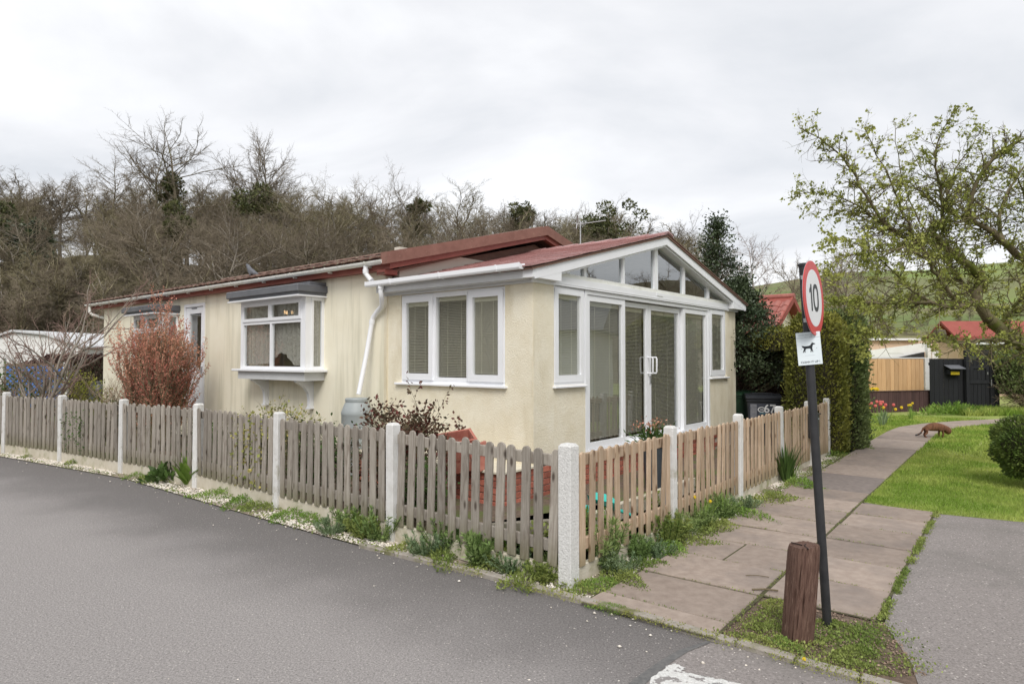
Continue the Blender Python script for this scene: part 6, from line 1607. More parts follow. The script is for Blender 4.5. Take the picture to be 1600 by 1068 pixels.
# tulips and daffodils by the low fence
tul = daff(9, .34, .28, M['pink'], .030, 3, True); tul2 = strap(81, 40, .26, .035, M['bluegreen'], .5)
g_ = gp(1381, 662); clump('tulips', 'pink and yellow tulips in front of the low brown fence', 'flowers', (g_[0], g_[1], 0), tul + tul2 + [('yellow_flower', daff(4, .30, .26, M['yellow'], .028, 8, True)[0][1])], s=1.25)
g_ = gp(1367, 664); clump('tulips', 'pair of pink tulips nearest the green hedge', 'flowers', (g_[0], g_[1] - .3, 0), daff(4, .44, .12, M['pink'], .030, 12, True) + strap(83, 20, .3, .03, M['bluegreen'], .5), s=1.2)
g_ = gp(1423, 656); clump('daffodil', 'small pale yellow daffodils against the low brown fence', 'flower', (g_[0], g_[1], 0), daff(4, .42, .10, M['yellow'], .04, 4) + strap(82, 20, .32, .02, M['bright'], .4), s=1.0)
q = px(1373, 606, 19.6); clump('daffodil', 'bright yellow daffodil bed above the low brown fence', 'flower', (q.x, 20.3, .48), daff(40, .18, .38, M['yellow'], .05, 6) + strap(84, 40, .2, .02, M['bright'], .6), s=1.0)
q = gp(1490, 648); clump('leafy_plant', 'sprawling green leafy plant at the foot of the black fence', 'plant', (q[0], q[1], 0), lowmat(85, 500, 1.0, .3, .32, .16, M['bright'], .25), s=1.0)
for (x, y, k) in ((1275, 706, 0), (1300, 712, 1), (1330, 700, 2)):
    clump('weed_patch', ['green ground plants at the end of the tan fence', 'low green plants under the golden hedge', 'low green plants under the green hedge end'][k], 'weeds', gp(x, y - 3), wdB if k else wdA, 'low growth under the conifer hedge', k, 1.6)

# neighbour porch with red pantiles
nb_ = tag(empty('neighbour_porch', (6.55, 15.9, 0), HA), 'small cream gabled outbuilding with red pantile roof beyond the hedge', 'outbuilding')
hw, ez, rz_ = 1.22, 2.46, 3.22
MB().prism([(-.0, 0), (2 * hw, 0), (2 * hw, ez), (hw, rz_ - .1), (0, ez)], 1, .25, 3.5).build('wall', M['board'], nb_)
vg = MB()
for s in (-1, 1):
    xe = hw + s * (hw + .22); zee = ez - .22 * .62; vg.prism([(hw, rz_ + .02), (xe, zee + .04), (xe, zee - .12), (hw, rz_ - .15)], 1, -.03, .03)
vg.build('barge_board', M['redroof'], nb_); MB().box(-.22, -.18, .0, 3.5, ez - .27, ez - .12).build('fascia', M['redtrim'], nb_); MB().prism([(-.2, ez - .24), (0, ez - .24), (0, ez + .02), (-.2, ez - .1)], 1, .03, 3.5).build('soffit', M['oxide'], nb_)
slp = (rz_ - (ez - .136)) / (hw + .22); ang2 = math.atan(slp); pm = tileme(.23, .30, 'roof_tile', 'pantile', .045, 0)
for r_ in range(5):
    for c in range(14):
        x0 = -.24 + r_ * .27 * cos(ang2) * 1.07; link('roof_tile', pm, nb_, (x0, -.03 + c * .25, ez - .12 + (x0 + .22) * slp), (0, -ang2 + .05, 0))
MB().prism([(hw, rz_), (2 * hw + .22, ez - .136), (2 * hw + .22, ez - .19), (hw, rz_ - .06), (-.2, ez - .19), (-.2, ez - .15)], 1, .0, 3.5).build('roof_deck', M['redroof'], nb_)
for c in range(11): link('ridge_tile', MB().tube([(0, 0, 0), (0, .33, .0)], .075, 10).me('ridge_tile', M['pantile']), nb_, (hw, -.04 + c * .32, rz_ + .01))

# pale buildings behind the far fences
n1b = tag(empty('neighbour_house', (px(1355, 560, 30).x, 30, 0)), 'peach bungalow with white carport roof behind the tan fence', 'house')
MB().box(0, 6.0, 1.0, 5, 0, 2.45).build('wall', M['peach'], n1b); MB().box(-.3, 3.0, .8, 5.2, 2.47, 2.57).build('roof_edge', M['whiteclad'], n1b)
MB().prism([(-.8, 1.85), (2.9, 2.35), (2.9, 1.95), (.9, 1.52), (-.8, 1.35)], 1, .1, .14).build('carport_end', M['whiteclad'], n1b)
MB().prism([(-.8, 1.33), (.9, 1.55), (2.6, 1.90), (2.6, 1.6), (-.8, 1.2)], 1, -.1, .05).build('black_barge', M['black'], n1b)
MB().box(2.75, 2.9, -.1, .1, 0, 2.3).build('post', M['whiteclad'], n1b); MB().box(3.6, 6.0, .9, .98, .4, 2.0).build('white_wall', M['whiteclad'], n1b)
MB().box(1.9, 2.4, .95, .99, .6, 1.7).build('dark_door', M['canopy'], n1b); MB().box(.9, 1.3, .95, .99, 1.35, 1.6).build('window', M['canopy'], n1b)
n2 = tag(empty('neighbour_house', (px(1487, 560, 27).x + .45, 27, 0)), 'bungalow with long red roof behind the black gate', 'house')
MB().box(0.2, 9, 0.5, 1.8, 0, 2.40).build('wall', M['peach'], n2)
MB().prism([(-.05, 2.52), (-.05, 2.44), (.9, 3.12), (1.9, 2.44), (1.9, 2.52), (.9, 3.22)], 0, -.3, 9.3).build('roof', M['redroof'], n2)
MB().box(-.3, 9.3, -.12, -.05, 2.36, 2.46).build('fascia', M['redtrim'], n2)
MB().box(.5, 2.0, .42, .49, .8, 2.2).build('dark_porch', M['canopy'], n2); MB().box(.1, 2.2, -.6, .4, 2.18, 2.26).build('porch_roof', M['greytrim'], n2)
wq = px(1578, 540, 27).x - n2.location.x
w_ = empty('window', parent=n2); fr_ = MB()
for (a, b, c, d) in ((-.42, -.34, .9, 2.25), (.34, .42, .9, 2.25), (-.34, .34, 2.17, 2.25), (-.34, .34, 1.80, 1.87), (-.34, .34, .9, .98)): fr_.box(wq + a, wq + b, .30, .42, c, d)
fr_.build('frame', M['upvc'], w_); link('pane', mesh('pane', [(wq - .34, .40, .98), (wq + .34, .40, .98), (wq + .34, .40, 2.17), (wq - .34, .40, 2.17)], [(0, 1, 2, 3)], M['glass']), w_); MB().box(wq - .34, wq + .34, .43, .48, .98, 2.17).build('room_behind', M['canopy'], w_)
# white sectional garage, far left
ga = tag(empty('garage', (px(127, 560, 25.0).x, 25.0, 0), R(180 - 12)), 'white clad sectional garage at the far left', 'garage')
MB().prism([(0, 0), (5.5, 0), (5.5, 2.0), (3.2, 2.62), (1.6, 2.50), (0, 2.0)], 1, -4, -.0).build('wall', M['whiteclad'], ga)
for k in range(9): MB().box(.02, 5.5, .002, .02, .25 + k * .2, .43 + k * .2).build('cladding_board', M['whiteclad'], ga)
MB().prism([(-.15, 2.0), (1.6, 2.52), (3.2, 2.66), (5.6, 2.05), (5.6, 2.12), (3.2, 2.74), (1.6, 2.60), (-.15, 2.09)], 1, -4.1, .12).build('roof', M['greytrim'], ga)
# blue sheeted thing behind a trellis
bl = tag(empty('blue_tarpaulin', (px(50, 600, 18.5).x, 18.5, 0)), 'blue sheeting stretched behind the wooden trellis', 'tarpaulin')
v = []; f = []
for i in range(13):
    for j in range(7): v.append((-1.1 + 2.1 * i / 12, .06 * sin(i * 1.3 + j), .2 + 1.2 * j / 6 + .04 * sin(i * .9)))
for i in range(12):
    for j in range(6): a = i * 7 + j; f.append((a, a + 7, a + 8, a + 1))
link('sheet', mesh('sheet', v, f, M['bluetarp'], True), bl); MB().tube([(-1.15, 0, 0), (-1.15, 0, 1.5)], .02, 5).build('pole', M['galv'], bl)
tr2 = tag(empty('trellis_fence', (px(4, 600, 17).x, 17, 0)), 'wooden diamond trellis fence between concrete posts at left', 'trellis')
L = px(103, 600, 17).x - px(4, 600, 17).x
for (x) in (0, L): MB().bbox(x - .06, x + .06, -.05, .05, 0, 1.50 if x else 1.62, .01).build('post', M['post'], tr2)
for s in (-1, 1):
    k = -1.3
    while k < L:
        a0, a1 = k, k + 1.25
        if s < 0: p0_, p1_ = (a0, .3), (a1, 1.42)
        else: p0_, p1_ = (a0, 1.42), (a1, .3)
        def clip(p, q_):
            t0, t1 = 0, 1
            dx = q_[0] - p[0]
            if p[0] < .06: t0 = (.06 - p[0]) / dx
            if q_[0] > L - .06: t1 = (L - .06 - p[0]) / dx
            return (p[0] + dx * t0, p[1] + (q_[1] - p[1]) * t0), (p[0] + dx * t1, p[1] + (q_[1] - p[1]) * t1), t1 > t0
        a_, b_, ok = clip(p0_, p1_)
        if ok:
            yo = .012 * s; w2 = .013; dx = b_[0] - a_[0]; dz = b_[1] - a_[1]; ll_ = math.hypot(dx, dz) or 1; nx_, nz2 = -dz / ll_ * w2, dx / ll_ * w2
            MB().prism([(a_[0] - nx_, a_[1] - nz2), (b_[0] - nx_, b_[1] - nz2), (b_[0] + nx_, b_[1] + nz2), (a_[0] + nx_, a_[1] + nz2)], 1, yo - .005, yo + .005).build('lath', M['trellis'], tr2)
        k += .16
for zz in (.27, 1.42): MB().box(.06, L - .06, -.02, .02, zz, zz + .05).build('rail', M['trellis'], tr2)
# lamp column in the far field
# ------------------------------------------------------------------ hawthorn over the lawn, right
hw_ = tag(empty('hawthorn_tree', (0, 0, 0)), 'spreading gnarled hawthorn tree with young leaves at right', 'tree')
LIMBS = [  # (points px,py,Y), r0, r1
    ([(1690, 700, 9.2), (1675, 640, 9.1), (1645, 585, 9.0), (1600, 540, 8.9), (1565, 515, 8.8), (1545, 498, 8.7)], .17, .095),
    ([(1545, 498, 8.7), (1530, 475, 8.6), (1526, 455, 8.6), (1532, 438, 8.6), (1515, 415, 8.5), (1490, 396, 8.4), (1468, 375, 8.3), (1455, 366, 8.2)], .085, .045),
    ([(1455, 366, 8.2), (1430, 375, 8.1), (1402, 364, 8.0), (1375, 340, 7.8), (1345, 290, 7.7), (1318, 250, 7.6), (1290, 222, 7.5), (1250, 200, 7.4)], .04, .005),
    ([(1455, 366, 8.2), (1468, 350, 8.2), (1475, 328, 8.2), (1468, 290, 8.1), (1460, 250, 8.0), (1468, 215, 8.0), (1490, 173, 7.9)], .04, .004),
    ([(1402, 364, 8.0), (1370, 345, 8.1), (1335, 318, 8.1), (1300, 305, 8.0), (1250, 299, 7.9)], .022, .004),
    ([(1526, 470, 8.6), (1495, 480, 8.3), (1460, 474, 8.0), (1420, 472, 7.7), (1380, 474, 7.4), (1340, 470, 7.1), (1305, 470, 7.0)], .055, .006),
    ([(1500, 478, 8.4), (1470, 440, 8.2), (1452, 405, 8.0), (1434, 378, 7.9), (1415, 340, 7.9), (1395, 290, 7.8), (1370, 240, 7.7), (1350, 200, 7.6)], .035, .004),
    ([(1528, 462, 8.6), (1498, 436, 8.9), (1478, 408, 9.1), (1462, 385, 9.3), (1430, 330, 9.5), (1405, 260, 9.6), (1398, 190, 9.6)], .035, .004),
    ([(1700, 470, 9.1), (1640, 425, 9.0), (1600, 405, 8.9), (1568, 378, 8.8), (1545, 358, 8.7), (1520, 345, 8.6), (1500, 340, 8.6), (1470, 322, 8.5), (1440, 300, 8.4)], .09, .012),
    ([(1520, 345, 8.6), (1515, 315, 8.5), (1530, 275, 8.4), (1555, 245, 8.3), (1590, 222, 8.2), (1640, 205, 8.2)], .04, .015),
    ([(1568, 378, 8.8), (1562, 340, 9.2), (1575, 300, 9.4), (1600, 260, 9.5), (1640, 225, 9.5)], .04, .01),
    ([(1555, 508, 8.8), (1578, 490, 8.7), (1594, 465, 8.6), (1615, 420, 8.6), (1650, 350, 8.6)], .04, .02),
    ([(1640, 560, 9.0), (1600, 540, 8.5), (1560, 530, 8.1), (1520, 535, 7.8), (1480, 535, 7.6), (1450, 525, 7.5)], .04, .006),
    ([(1500, 340, 8.6), (1480, 300, 8.9), (1500, 255, 9.0), (1520, 225, 9.0), (1530, 205, 9.0)], .02, .004),
    ([(1434, 378, 7.9), (1400, 390, 7.6), (1360, 395, 7.4), (1315, 400, 7.2), (1290, 430, 7.1)], .018, .004),
    ([(1460, 474, 8.0), (1420, 450, 7.6), (1385, 415, 7.4), (1350, 385, 7.3), (1300, 370, 7.2)], .02, .004),
    ([(1385, 476, 7.4), (1370, 505, 7.2), (1360, 520, 7.1), (1352, 535, 7.1)], .015, .004),
    ([(1440, 300, 8.4), (1400, 285, 8.3), (1370, 300, 8.2), (1335, 330, 8.1), (1275, 325, 8.0)], .014, .003),
    ([(1640, 425, 9.0), (1620, 370, 8.8), (1605, 320, 8.7), (1590, 280, 8.6), (1560, 262, 8.5)], .03, .006),
    ([(1562, 340, 9.2), (1535, 320, 9.4), (1500, 290, 9.5), (1450, 275, 9.5), (1420, 225, 9.5)], .02, .004),
    ([(1600, 540, 8.9), (1640, 500, 8.8), (1690, 470, 8.9)], .08, .06),
]
segs = []; anchors = []; rnd = random.Random(99)
for pts_, r0, r1 in LIMBS:
    W_ = [px(*p) for p in pts_]
    # catmull-rom smoothing
    Q = []
    for i in range(len(W_) - 1):
        p0, p1, p2, p3 = W_[max(i - 1, 0)], W_[i], W_[i + 1], W_[min(i + 2, len(W_) - 1)]
        for k in range(4):
            t = k / 4; Q.append(.5 * ((2 * p1) + (p2 - p0) * t + (2 * p0 - 5 * p1 + 4 * p2 - p3) * t * t + (3 * p1 - p0 - 3 * p2 + p3) * t ** 3) + Vector((rnd.gauss(0, .008), rnd.gauss(0, .01), rnd.gauss(0, .008))))
    Q.append(W_[-1]); n = len(Q)
    rad = [(r0 + (r1 - r0) * (i / (n - 1)) ** .8) * .82 for i in range(n)]
    MBl = MB().tube(Q, rad, 8); o = MBl.build('limb', M['hawbark'], hw_, True)
    for i in range(1, n):
        d = (Q[i] - Q[i - 1]).normalized(); anchors.append((Q[i], d, rad[i], i / n, r0))
sprP = dict(n=[5, 4], wob=[.16, .2], up=[.03, .02], taper=[.35, .4], kids=[6], start=[.15], ang=[50], rk=[.55], lk=[.42], shape=lambda t: 1.0)
out_ = [[], []]; tips = []
for (p, d, r, t, r0) in anchors:
    nb2 = 3 if r < .06 else 1
    for k in range(nb2):
        if rnd.random() < .93:
            o_ = d.orthogonal().normalized(); o_.rotate(Matrix.Rotation(rnd.random() * 2 * pi, 3, d)); an = R(rnd.uniform(35, 80)); dd = d * cos(an) + o_ * sin(an) + Vector((0, 0, .12 - .3 * t))
            grow(rnd, p, dd, min(r * .6, .010), rnd.uniform(.16, .58) * (1 - .55 * t), 0, sprP, out_, tips)
sv = joinvf([segs_mesh(out_[0], 4), segs_mesh(out_[1], 3)])
link('twigs', mesh('twigs', sv[0], sv[1], M['hawbark']), hw_)
al = np.array(out_[0] + out_[1]); k = RNG.integers(0, len(al), 5400); t_ = RNG.uniform(0, 1, (5400, 1)); c = al[k, :3] + (al[k, 3:6] - al[k, :3]) * t_
c = c[RNG.uniform(0, 1, len(c)) < np.where(c[:, 2] > 3.3, .62, .95)]; cc = np.repeat(c, 6, 0) + RNG.normal(size=(len(c) * 6, 3)) * .014
lv = leafquads(cc, .033, aspect=.7, jit=.5); link('foliage', mesh('foliage', lv[0], lv[1], M['hawleaf']), hw_)
# bird feeder ball
q = px(1468, 522, 7.9); fd = tag(empty('coconut_feeder', (q.x, q.y, q.z)), 'round brown coconut bird feeder hanging from the hawthorn', 'bird feeder')
autosmooth(MB().lathe([(0, -.075), (.05, -.06), (.075, 0), (.06, .05), (0, .07)], n=14).build('shell', M['bark'], fd)); MB().tube([(0, 0, .06), (0, 0, .38)], .003, 4).build('string', M['dead'], fd)

# bare garden tree at far left, reddish twigs
gt_ = tag(empty('garden_tree', (px(48, 615, 13).x, 13, 0)), 'bare multi-stemmed small garden tree with reddish twigs at left', 'tree')
rnd = random.Random(5); GP = dict(n=[7, 6, 5, 4], wob=[.12, .14, .16, .2], up=[.03, .05, .05, .03], taper=[.4, .3, .3, .5], kids=[5, 6, 5], start=[.3, .15, .15], ang=[38, 40, 38], rk=[.6, .5, .5], lk=[.7, .45, .5], shape=lambda t: 1.0)
out_ = [[] for _ in range(4)]; tips = []
for (a, tl2, L_, r) in ((R(5), .80, 2.3, .045), (R(185), .65, 1.6, .04), (R(90), .3, 1.7, .045), (R(20), .28, 1.8, .04), (R(160), .25, 1.7, .035), (R(-20), 1.0, 1.5, .03), (R(-60), .5, 1.4, .03)):
    grow(rnd, (0, 0, 0), (cos(a) * sin(tl2), sin(a) * sin(tl2), cos(tl2)), r, L_, 0, GP, out_, tips)
tr = joinvf([segs_mesh(out_[0], 7), segs_mesh(out_[1], 5)]); cr_ = joinvf([segs_mesh(out_[2], 3), segs_mesh(out_[3], 3)])
link('trunk', mesh('trunk', tr[0], tr[1], M['bark_grey'], True), gt_); link('crown', mesh('crown', cr_[0], cr_[1], M['bark_red']), gt_)
# ------------------------------------------------------------------ broadleaf evergreen beside the sunroom
def evergreen(name, label, loc, H, Wd, m, seed, ncl, leaf, lower=0.0, shape=None, ncore=1):
    rng = np.random.default_rng(seed); t = tag(empty(name, loc), label, 'tree')
    MB().tube([(0, 0, -.3), (.05, 0, H * .3), (-.03, .02, H * .6), (.02, 0, H * .95)], [.09, .07, .045, .015], 7).build('trunk', M['bark'], t, True)
    ps = []; ds = []; sg_ = []
    for i in range(ncl):
        h = lower + (1 - lower) * (1 - rng.random() ** 1.15) ; rad = Wd / 2 * shape(h); a = rng.uniform(0, 2 * pi); rr = rad * math.sqrt(rng.uniform(.2, 1))
        c = np.array([cos(a) * rr, sin(a) * rr, H * h + rng.normal() * .05]); sg_.append([0, 0, max(.1, c[2] - rr * .6), *c, .012, .004])
        k = int(rng.integers(18, 40)); ps.append(c + rng.normal(size=(k, 3)) * np.array([.10, .10, .075]) * (H / 4.5)); ds.append(rng.normal(size=(k, 3)) + np.array([cos(a), sin(a), .4]) * .7)
    lv = leafquads(np.concatenate(ps), leaf, aspect=.5, dirs=np.concatenate(ds), rng=rng); link('crown', mesh('crown', lv[0], lv[1], M[m]), t)
    sv = segs_mesh(np.array(sg_), 3); link('branches', mesh('branches', sv[0], sv[1], M['bark']), t); return t
q = px(1122, 560, 13.6)
evergreen('holly_tree', 'dark pointed holly tree rising behind the sunroom roof', (q.x, 13.6, 0), 4.5, 1.8, 'holly', 5, 320, .062, .30, lambda h: max(.07, min(1, (1.0 - h) * 2.1)) * (1 + .35 * sin(h * 44)))
q = px(1172, 560, 12.9)
evergreen('laurel_bush', 'broad dark evergreen bush hanging over the wheelie bins', (q.x - .15, 13.1, 0), 3.15, 1.9, 'laurel', 6, 620, .06, .36, lambda h: max(.15, min(1, (1.04 - h) * 2.6)))

# ------------------------------------------------------------------ wooded hillside
protos = {}
def proto(key, seed, H, PP, m1, m2, r=None):
    a, b, tips = bare_tree(seed, H, PP, M[m1], M[m2], r); protos[key] = (a, b, H, tips)
proto('oak1', 1, 13, OAK, 'bark', 'twig'); proto('oak2', 2, 12, OAK, 'bark_olive', 'twig'); proto('oak3', 8, 12, OAK, 'bark_grey', 'bark_olive')
proto('alder1', 3, 16, ALDER, 'bark', 'twig', .17); proto('alder2', 4, 15, ALDER, 'bark_grey', 'twig', .17)
proto('fan1', 5, 14, FAN, 'bark', 'twig', .13); proto('thick1', 6, 8, THICK, 'bark_olive', 'twig', .12); proto('thick2', 7, 9, THICK, 'bark_grey', 'bark_olive', .12)
proto('birch1', 9, 12, ALDER, 'birch', 'bark_red', .10)
def extent(me):
    a = np.empty(len(me.vertices) * 3, np.float32); me.vertices.foreach_get('co', a); return a.reshape(-1, 3)[:, 2].max()
TOP = {k: max(extent(v[0]), extent(v[1])) for k, v in protos.items()}
def tree(key, name, label, x_px, r_, top_px=None, group=None, rz=0, wide=1.0, H=None):
    """stands at distance r_ in the direction of photo column x_px; height set so that the top reaches top_px"""
    d = px(x_px, 560, r_); X, Y = d.x, d.y; k = r_ / math.hypot(X, Y); z = float(terr(np.array(X), np.array(Y)))
    if top_px is not None: H = px(x_px, top_px, Y).z - z
    s = H / TOP[key]; t = tag(empty(name, (X, Y, z - .1), rz), label, 'tree', group); t.scale = (s * wide, s * wide, s)
    a, b = protos[key][:2]; link('trunk', a, t); link('crown', b, t); return t
SK = [ # skyline trees one can pick out
    ('oak1', 'bare_tree', 'broad bare oak at the left edge of the wood', 30, 58, 248, 1, 1.3), ('alder2', 'bare_tree', 'slim bare tree standing in the sky gap at left', 92, 62, 262, 2, 1.5),
    ('oak2', 'bare_tree', 'rounded bare tree just left of the sky gap', 70, 66, 262, 0, 1.0), ('alder1', 'bare_tree', 'slim tall bare tree above the mass at left', 158, 60, 228, 0, 1.1),
    ('oak2', 'bare_tree', 'bare dark-crowned tree right of the sky gap', 135, 64, 262, 3, 1.0), ('alder1', 'bare_tree', 'dark fine-twigged tree left of the tallest alder', 250, 58, 190, 2.2, 1.15), ('alder1', 'bare_tree', 'tallest bare alder leaning over the left wood', 290, 56, 172, 4, 1.2),
    ('alder2', 'bare_tree', 'wispy tall bare tree right of the tallest alder', 374, 58, 196, 1, 1.1), ('alder2', 'bare_tree', 'second wispy tall bare tree above the bungalow bay', 412, 60, 205, 5, 1.0),
    ('oak3', 'bare_tree', 'spreading bare oak above the bungalow roof at left centre', 450, 60, 272, 2, 1.15), ('oak1', 'bare_tree', 'rounded bare oak behind the middle of the roof', 508, 62, 282, 4, 1.1),
    ('oak2', 'bare_tree', 'dense rounded bare tree left of the fan-topped pair', 552, 63, 292, 1, 1.0), ('alder2', 'bare_tree', 'left tree of the fan-topped pair', 582, 60, 262, 3, 1.1), ('alder1', 'bare_tree', 'wispy tree between the fan-topped crowns', 610, 62, 268, 2, 1.3),
    ('fan1', 'bare_tree', 'flat fan-topped bare tree on the skyline', 660, 60, 256, 0, 1.0), ('oak3', 'bare_tree', 'low rounded bare tree right of the fan-topped one', 718, 64, 302, 2, 1.0),
    ('oak1', 'bare_tree', 'rounded bare tree above the middle of the brown verge', 758, 66, 306, 0, 1.0), ('oak2', 'bare_tree', 'small rounded bare tree before the dark conifer', 790, 67, 318, 5, .9),
    ('alder2', 'bare_tree', 'pale wispy tree right of the dark conifer', 868, 68, 318, 2, 1.3), ('oak3', 'bare_tree', 'bushy bare tree left of the ridge aerial', 895, 66, 322, 1, 1.0),
    ('oak2', 'bare_tree', 'large domed bare tree above the sunroom ridge', 962, 62, 312, 2, 1.15), ('oak1', 'bare_tree', 'grey open-crowned bare tree right of the sunroom apex', 1056, 72, 336, 4, 1.15)]
for (k, nm, lb, x_, r_, tp_, rz_2, wd) in SK: tree(k, nm, lb, x_, r_, tp_ - 4, 'bare trees on the wooded skyline', rz_2, wd * (1.25 if k[:3] == 'oak' else 1.1))
# right-hand side of the hill
tree('birch1', 'birch_tree', 'slender pale-stemmed birch beyond the red-tiled porch', 1186, 52, 348, None, 1, 1.3)
tree('fan1', 'bare_tree', 'crooked yellowish bare tree behind the speed sign', 1300, 40, 340, None, 2.0, 1.1)
tree('fan1', 'bare_tree', 'bare tree left of the speed sign top', 1235, 46, 352, None, 4.0, .9)
tree('oak3', 'bare_tree', 'twiggy bare tree behind the hawthorn crown', 1345, 44, 360, None, 1.0, .9)
# filler wood: one mass of overlapping trunks and twigs
rf2 = np.random.default_rng(77); V_ = {}; 
fil = ['thick1', 'thick2', 'oak2', 'oak3', 'oak1', 'alder1', 'alder2']
# the filler is built of linked copies that share the prototype meshes; each copy is one object with its trunk and crown
FILL = []
for i in range(222):
    xp = rf2.uniform(-140, 1110); r_ = 36 + 38 * rf2.random() ** .8; FILL.append((xp, r_))
FILL.sort(key=lambda q_: -q_[1])
skyline = [(-200, 262), (0, 275), (70, 290), (100, 330), (130, 300), (165, 285), (230, 275), (300, 282), (360, 288), (430, 288), (470, 290), (560, 290), (640, 300), (720, 306), (800, 318), (860, 328), (930, 326), (1010, 330), (1100, 366)]
sx_, sy_ = zip(*skyline)
for i, (xp, r_) in enumerate(FILL):
    if 62 < xp < 128: continue
    key = fil[int(rf2.choice([0, 1, 2, 3, 4, 2, 3, 5, 6]))] if r_ > 50 else fil[int(rf2.choice([0, 1, 2, 3, 5, 6, 5, 6]))]
    tp_ = np.interp(xp, sx_, sy_) + rf2.choice([-14, 0, 10, 26]) + rf2.uniform(-8, 8) + (72 - r_) * 1.5
    where = 'left of the bungalow' if xp < 150 else 'behind the bungalow roof, bay window end' if xp < 420 else 'behind the gutter end of the brown verge' if xp < 640 else 'behind the brown verge' if xp < 860 else 'behind the sunroom ridge'
    tree(key, 'bare_tree', 'bare twiggy tree massed on the hillside ' + where, xp, r_, tp_, 'bare trees massed on the hillside ' + where, rf2.uniform(0, 6.28), rf2.uniform(1.2, 1.7))
for i, xp in enumerate((22, 128, 196, 232, 318, 345, 398, 428, 492, 530, 618, 676, 742, 780)):
    tree('alder2' if i % 2 else 'alder1', 'pale_trunked_tree', 'slender pale-trunked tree standing before the wooded mass', xp, 40 + (i * 7) % 11, np.interp(xp, sx_, sy_) + 4 + (i * 13) % 30, 'pale trunks standing before the wood', i * 1.1, 1.0)
# brush on the slope to the right and low thicket behind the house
for i in range(80):
    xp = rf2.uniform(1120, 1640); r_ = rf2.uniform(34, 62); z = float(terr(np.array(px(xp, 500, r_).x), np.array(r_)))
    tree(['thick1', 'thick2'][i % 2], 'young_tree', 'young bare tree in the scrub below the green hill', xp, r_, None, 'young bare trees in the scrub below the green hill', rf2.uniform(0, 6), rf2.uniform(1.1, 1.8), H=rf2.uniform(2.4, 4.4) if xp < 1330 else rf2.uniform(1.4, 2.6))
for i in range(70):
    xp = rf2.uniform(-160, 760); r_ = rf2.uniform(24, 36) if xp > 150 else rf2.uniform(33, 42)
    tree(['thick1', 'thick2'][i % 2], 'thicket_tree', 'low twiggy thicket tree at the foot of the wood', xp, r_, None, 'low thicket at the foot of the wood', rf2.uniform(0, 6), rf2.uniform(1.0, 1.6), H=rf2.uniform(2.4, 4.4))
for i in range(34):
    tree(['thick1', 'thick2'][i % 2], 'thicket_tree', 'low twiggy thicket tree beyond the white garage', rf2.uniform(-160, 175), rf2.uniform(32, 40), None, 'low thicket beyond the white garage', rf2.uniform(0, 6), rf2.uniform(1.2, 1.7), H=rf2.uniform(3.2, 5.6))
# ivy-clad and evergreen crowns in the wood
def ivytree(label, x_, y_, r_, w_px, h_px, m='ivy', name='ivy_clad_tree', dens=1.0):
    d = px(x_, y_, r_); sc_ = r_ / 1011; rng = np.random.default_rng(int(x_) + 5); t = tag(empty(name, (d.x, d.y, float(terr(np.array(d.x), np.array(d.y))))), label, 'tree')
    cz = d.z - t.location.z; n = int(4200 * dens); nb3 = 26; A_ = np.array([w_px, w_px, h_px]) * sc_
    cs = rng.normal(size=(nb3, 3)) * A_ * .26 + [0, 0, cz]
    for q in range(nb3 * 2 // 5): cs[q] = [rng.normal() * A_[0] * .12, rng.normal() * A_[0] * .12, cz * rng.uniform(.25, 1)]
    k = rng.integers(0, nb3, n); dd = rotvec(n, rng); rad = rng.uniform(.10, .24, nb3)[k][:, None] * np.where(k < nb3 * 2 // 5, .55, 1)[:, None]
    ps = cs[k] + dd * (rng.uniform(.45, 1.05, (n, 1))) * rad * np.array([A_[0], A_[0], A_[2]])
    lv = leafquads(ps, .24, aspect=.6, dirs=dd + [0, 0, .2], rng=rng); link('crown', mesh('crown', lv[0], lv[1], M[m]), t)
    MB().tube([(0, 0, -.5), (.1, 0, cz * .5), (0, 0, cz + h_px * sc_ * .3)], [.16, .12, .04], 6).build('trunk', M['bark'], t, True)
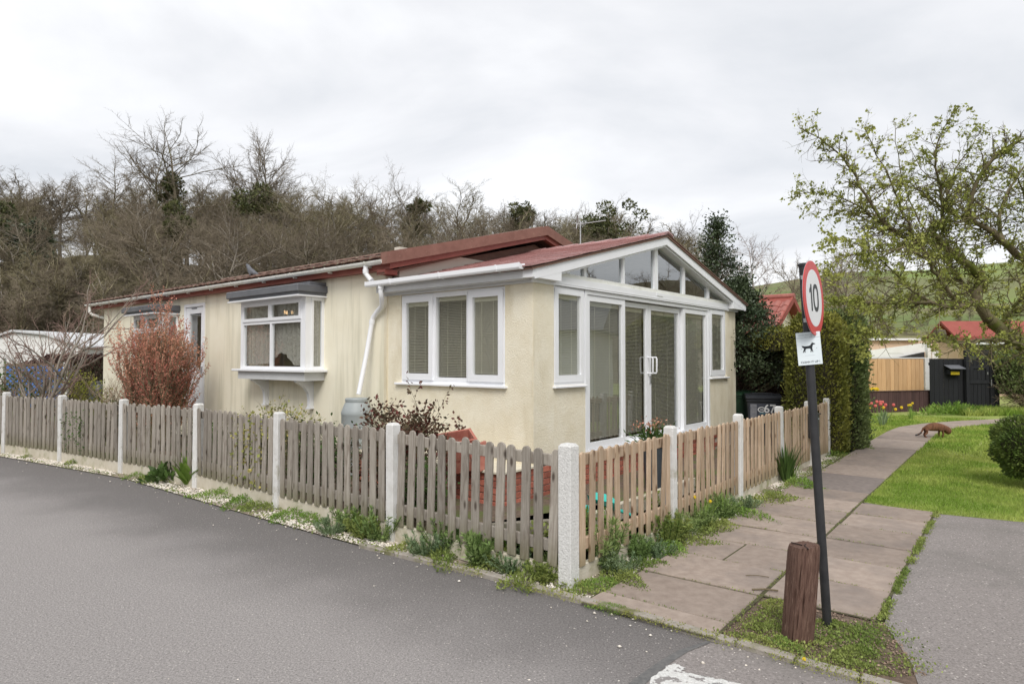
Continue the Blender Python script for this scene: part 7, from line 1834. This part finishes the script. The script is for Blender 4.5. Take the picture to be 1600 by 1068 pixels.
ivytree('dark evergreen at the far left above the garage', 45, 385, 46, 62, 110, 'holly', 'evergreen_tree', 1.3)
ivytree('lower dark evergreen beside it at far left', 12, 350, 47, 45, 60, 'ivy', 'evergreen_tree')
ivytree('second dark evergreen low on the left', 62, 420, 44, 50, 60, 'holly', 'evergreen_tree')
ivytree('small ivy-clad top in the middle of the left wood', 278, 345, 52, 36, 48, 'ivy')
ivytree('ivy-clad crown below the tallest alder', 262, 296, 57, 46, 40, 'ivy', dens=.6)
ivytree('green ivy-clad crown at the foot of the wispy trees', 395, 318, 58, 80, 50, 'ivy', dens=.8)
ivytree('dark conifer crown under the fan-topped tree', 655, 322, 62, 26, 26, 'ivy', 'conifer_tree', .6)
ivytree('dark domed conifer on the skyline above the verge', 816, 335, 66, 42, 34, 'ivy', 'conifer_tree', .8)
ivytree('brown-green ivy crown behind the sunroom ridge', 950, 345, 58, 80, 50, 'ivy', dens=.9)
ivytree('dark green ivy patch low behind the bungalow roof', 482, 402, 48, 60, 26, 'ivy', dens=.7)

# houses and wood behind the camera, seen only in the window glass
rh = tag(empty('facing_bungalow', (19, 8.5, 0), R(116)), 'pale bungalow across the road, reflected in the patio doors', 'house')
MB().box(-6, 6, -3, 3, 0, 2.6).build('wall', M['whiteclad'], rh); MB().prism([(-3.4, 2.55), (0, 3.9), (3.4, 2.55)], 0, -6.4, 6.4).build('roof', M['canopy'], rh)
for x0 in (-4.5, -1.5, 2.5): MB().box(x0, x0 + 1.6, 3.005, 3.03, .9, 2.1).build('window', M['canopy'], rh)
for i in range(64):
    a = R(rf2.uniform(47, 100)) if i % 5 == 0 else R(rf2.uniform(242, 316)); r_ = rf2.uniform(28, 56); X, Y = r_ * sin(a), r_ * cos(a); z = float(terr(np.array(X), np.array(Y)))
    k = fil[int(rf2.integers(0, 5))]; s = rf2.uniform(7, 11) / TOP[k]; t = tag(empty('roadside_tree', (X, Y, z)), 'bare tree across the road, mirrored in the window glass', 'tree', 'trees across the road'); t.scale = (s * 1.2, s * 1.2, s)
    link('trunk', protos[k][0], t); link('crown', protos[k][1], t)
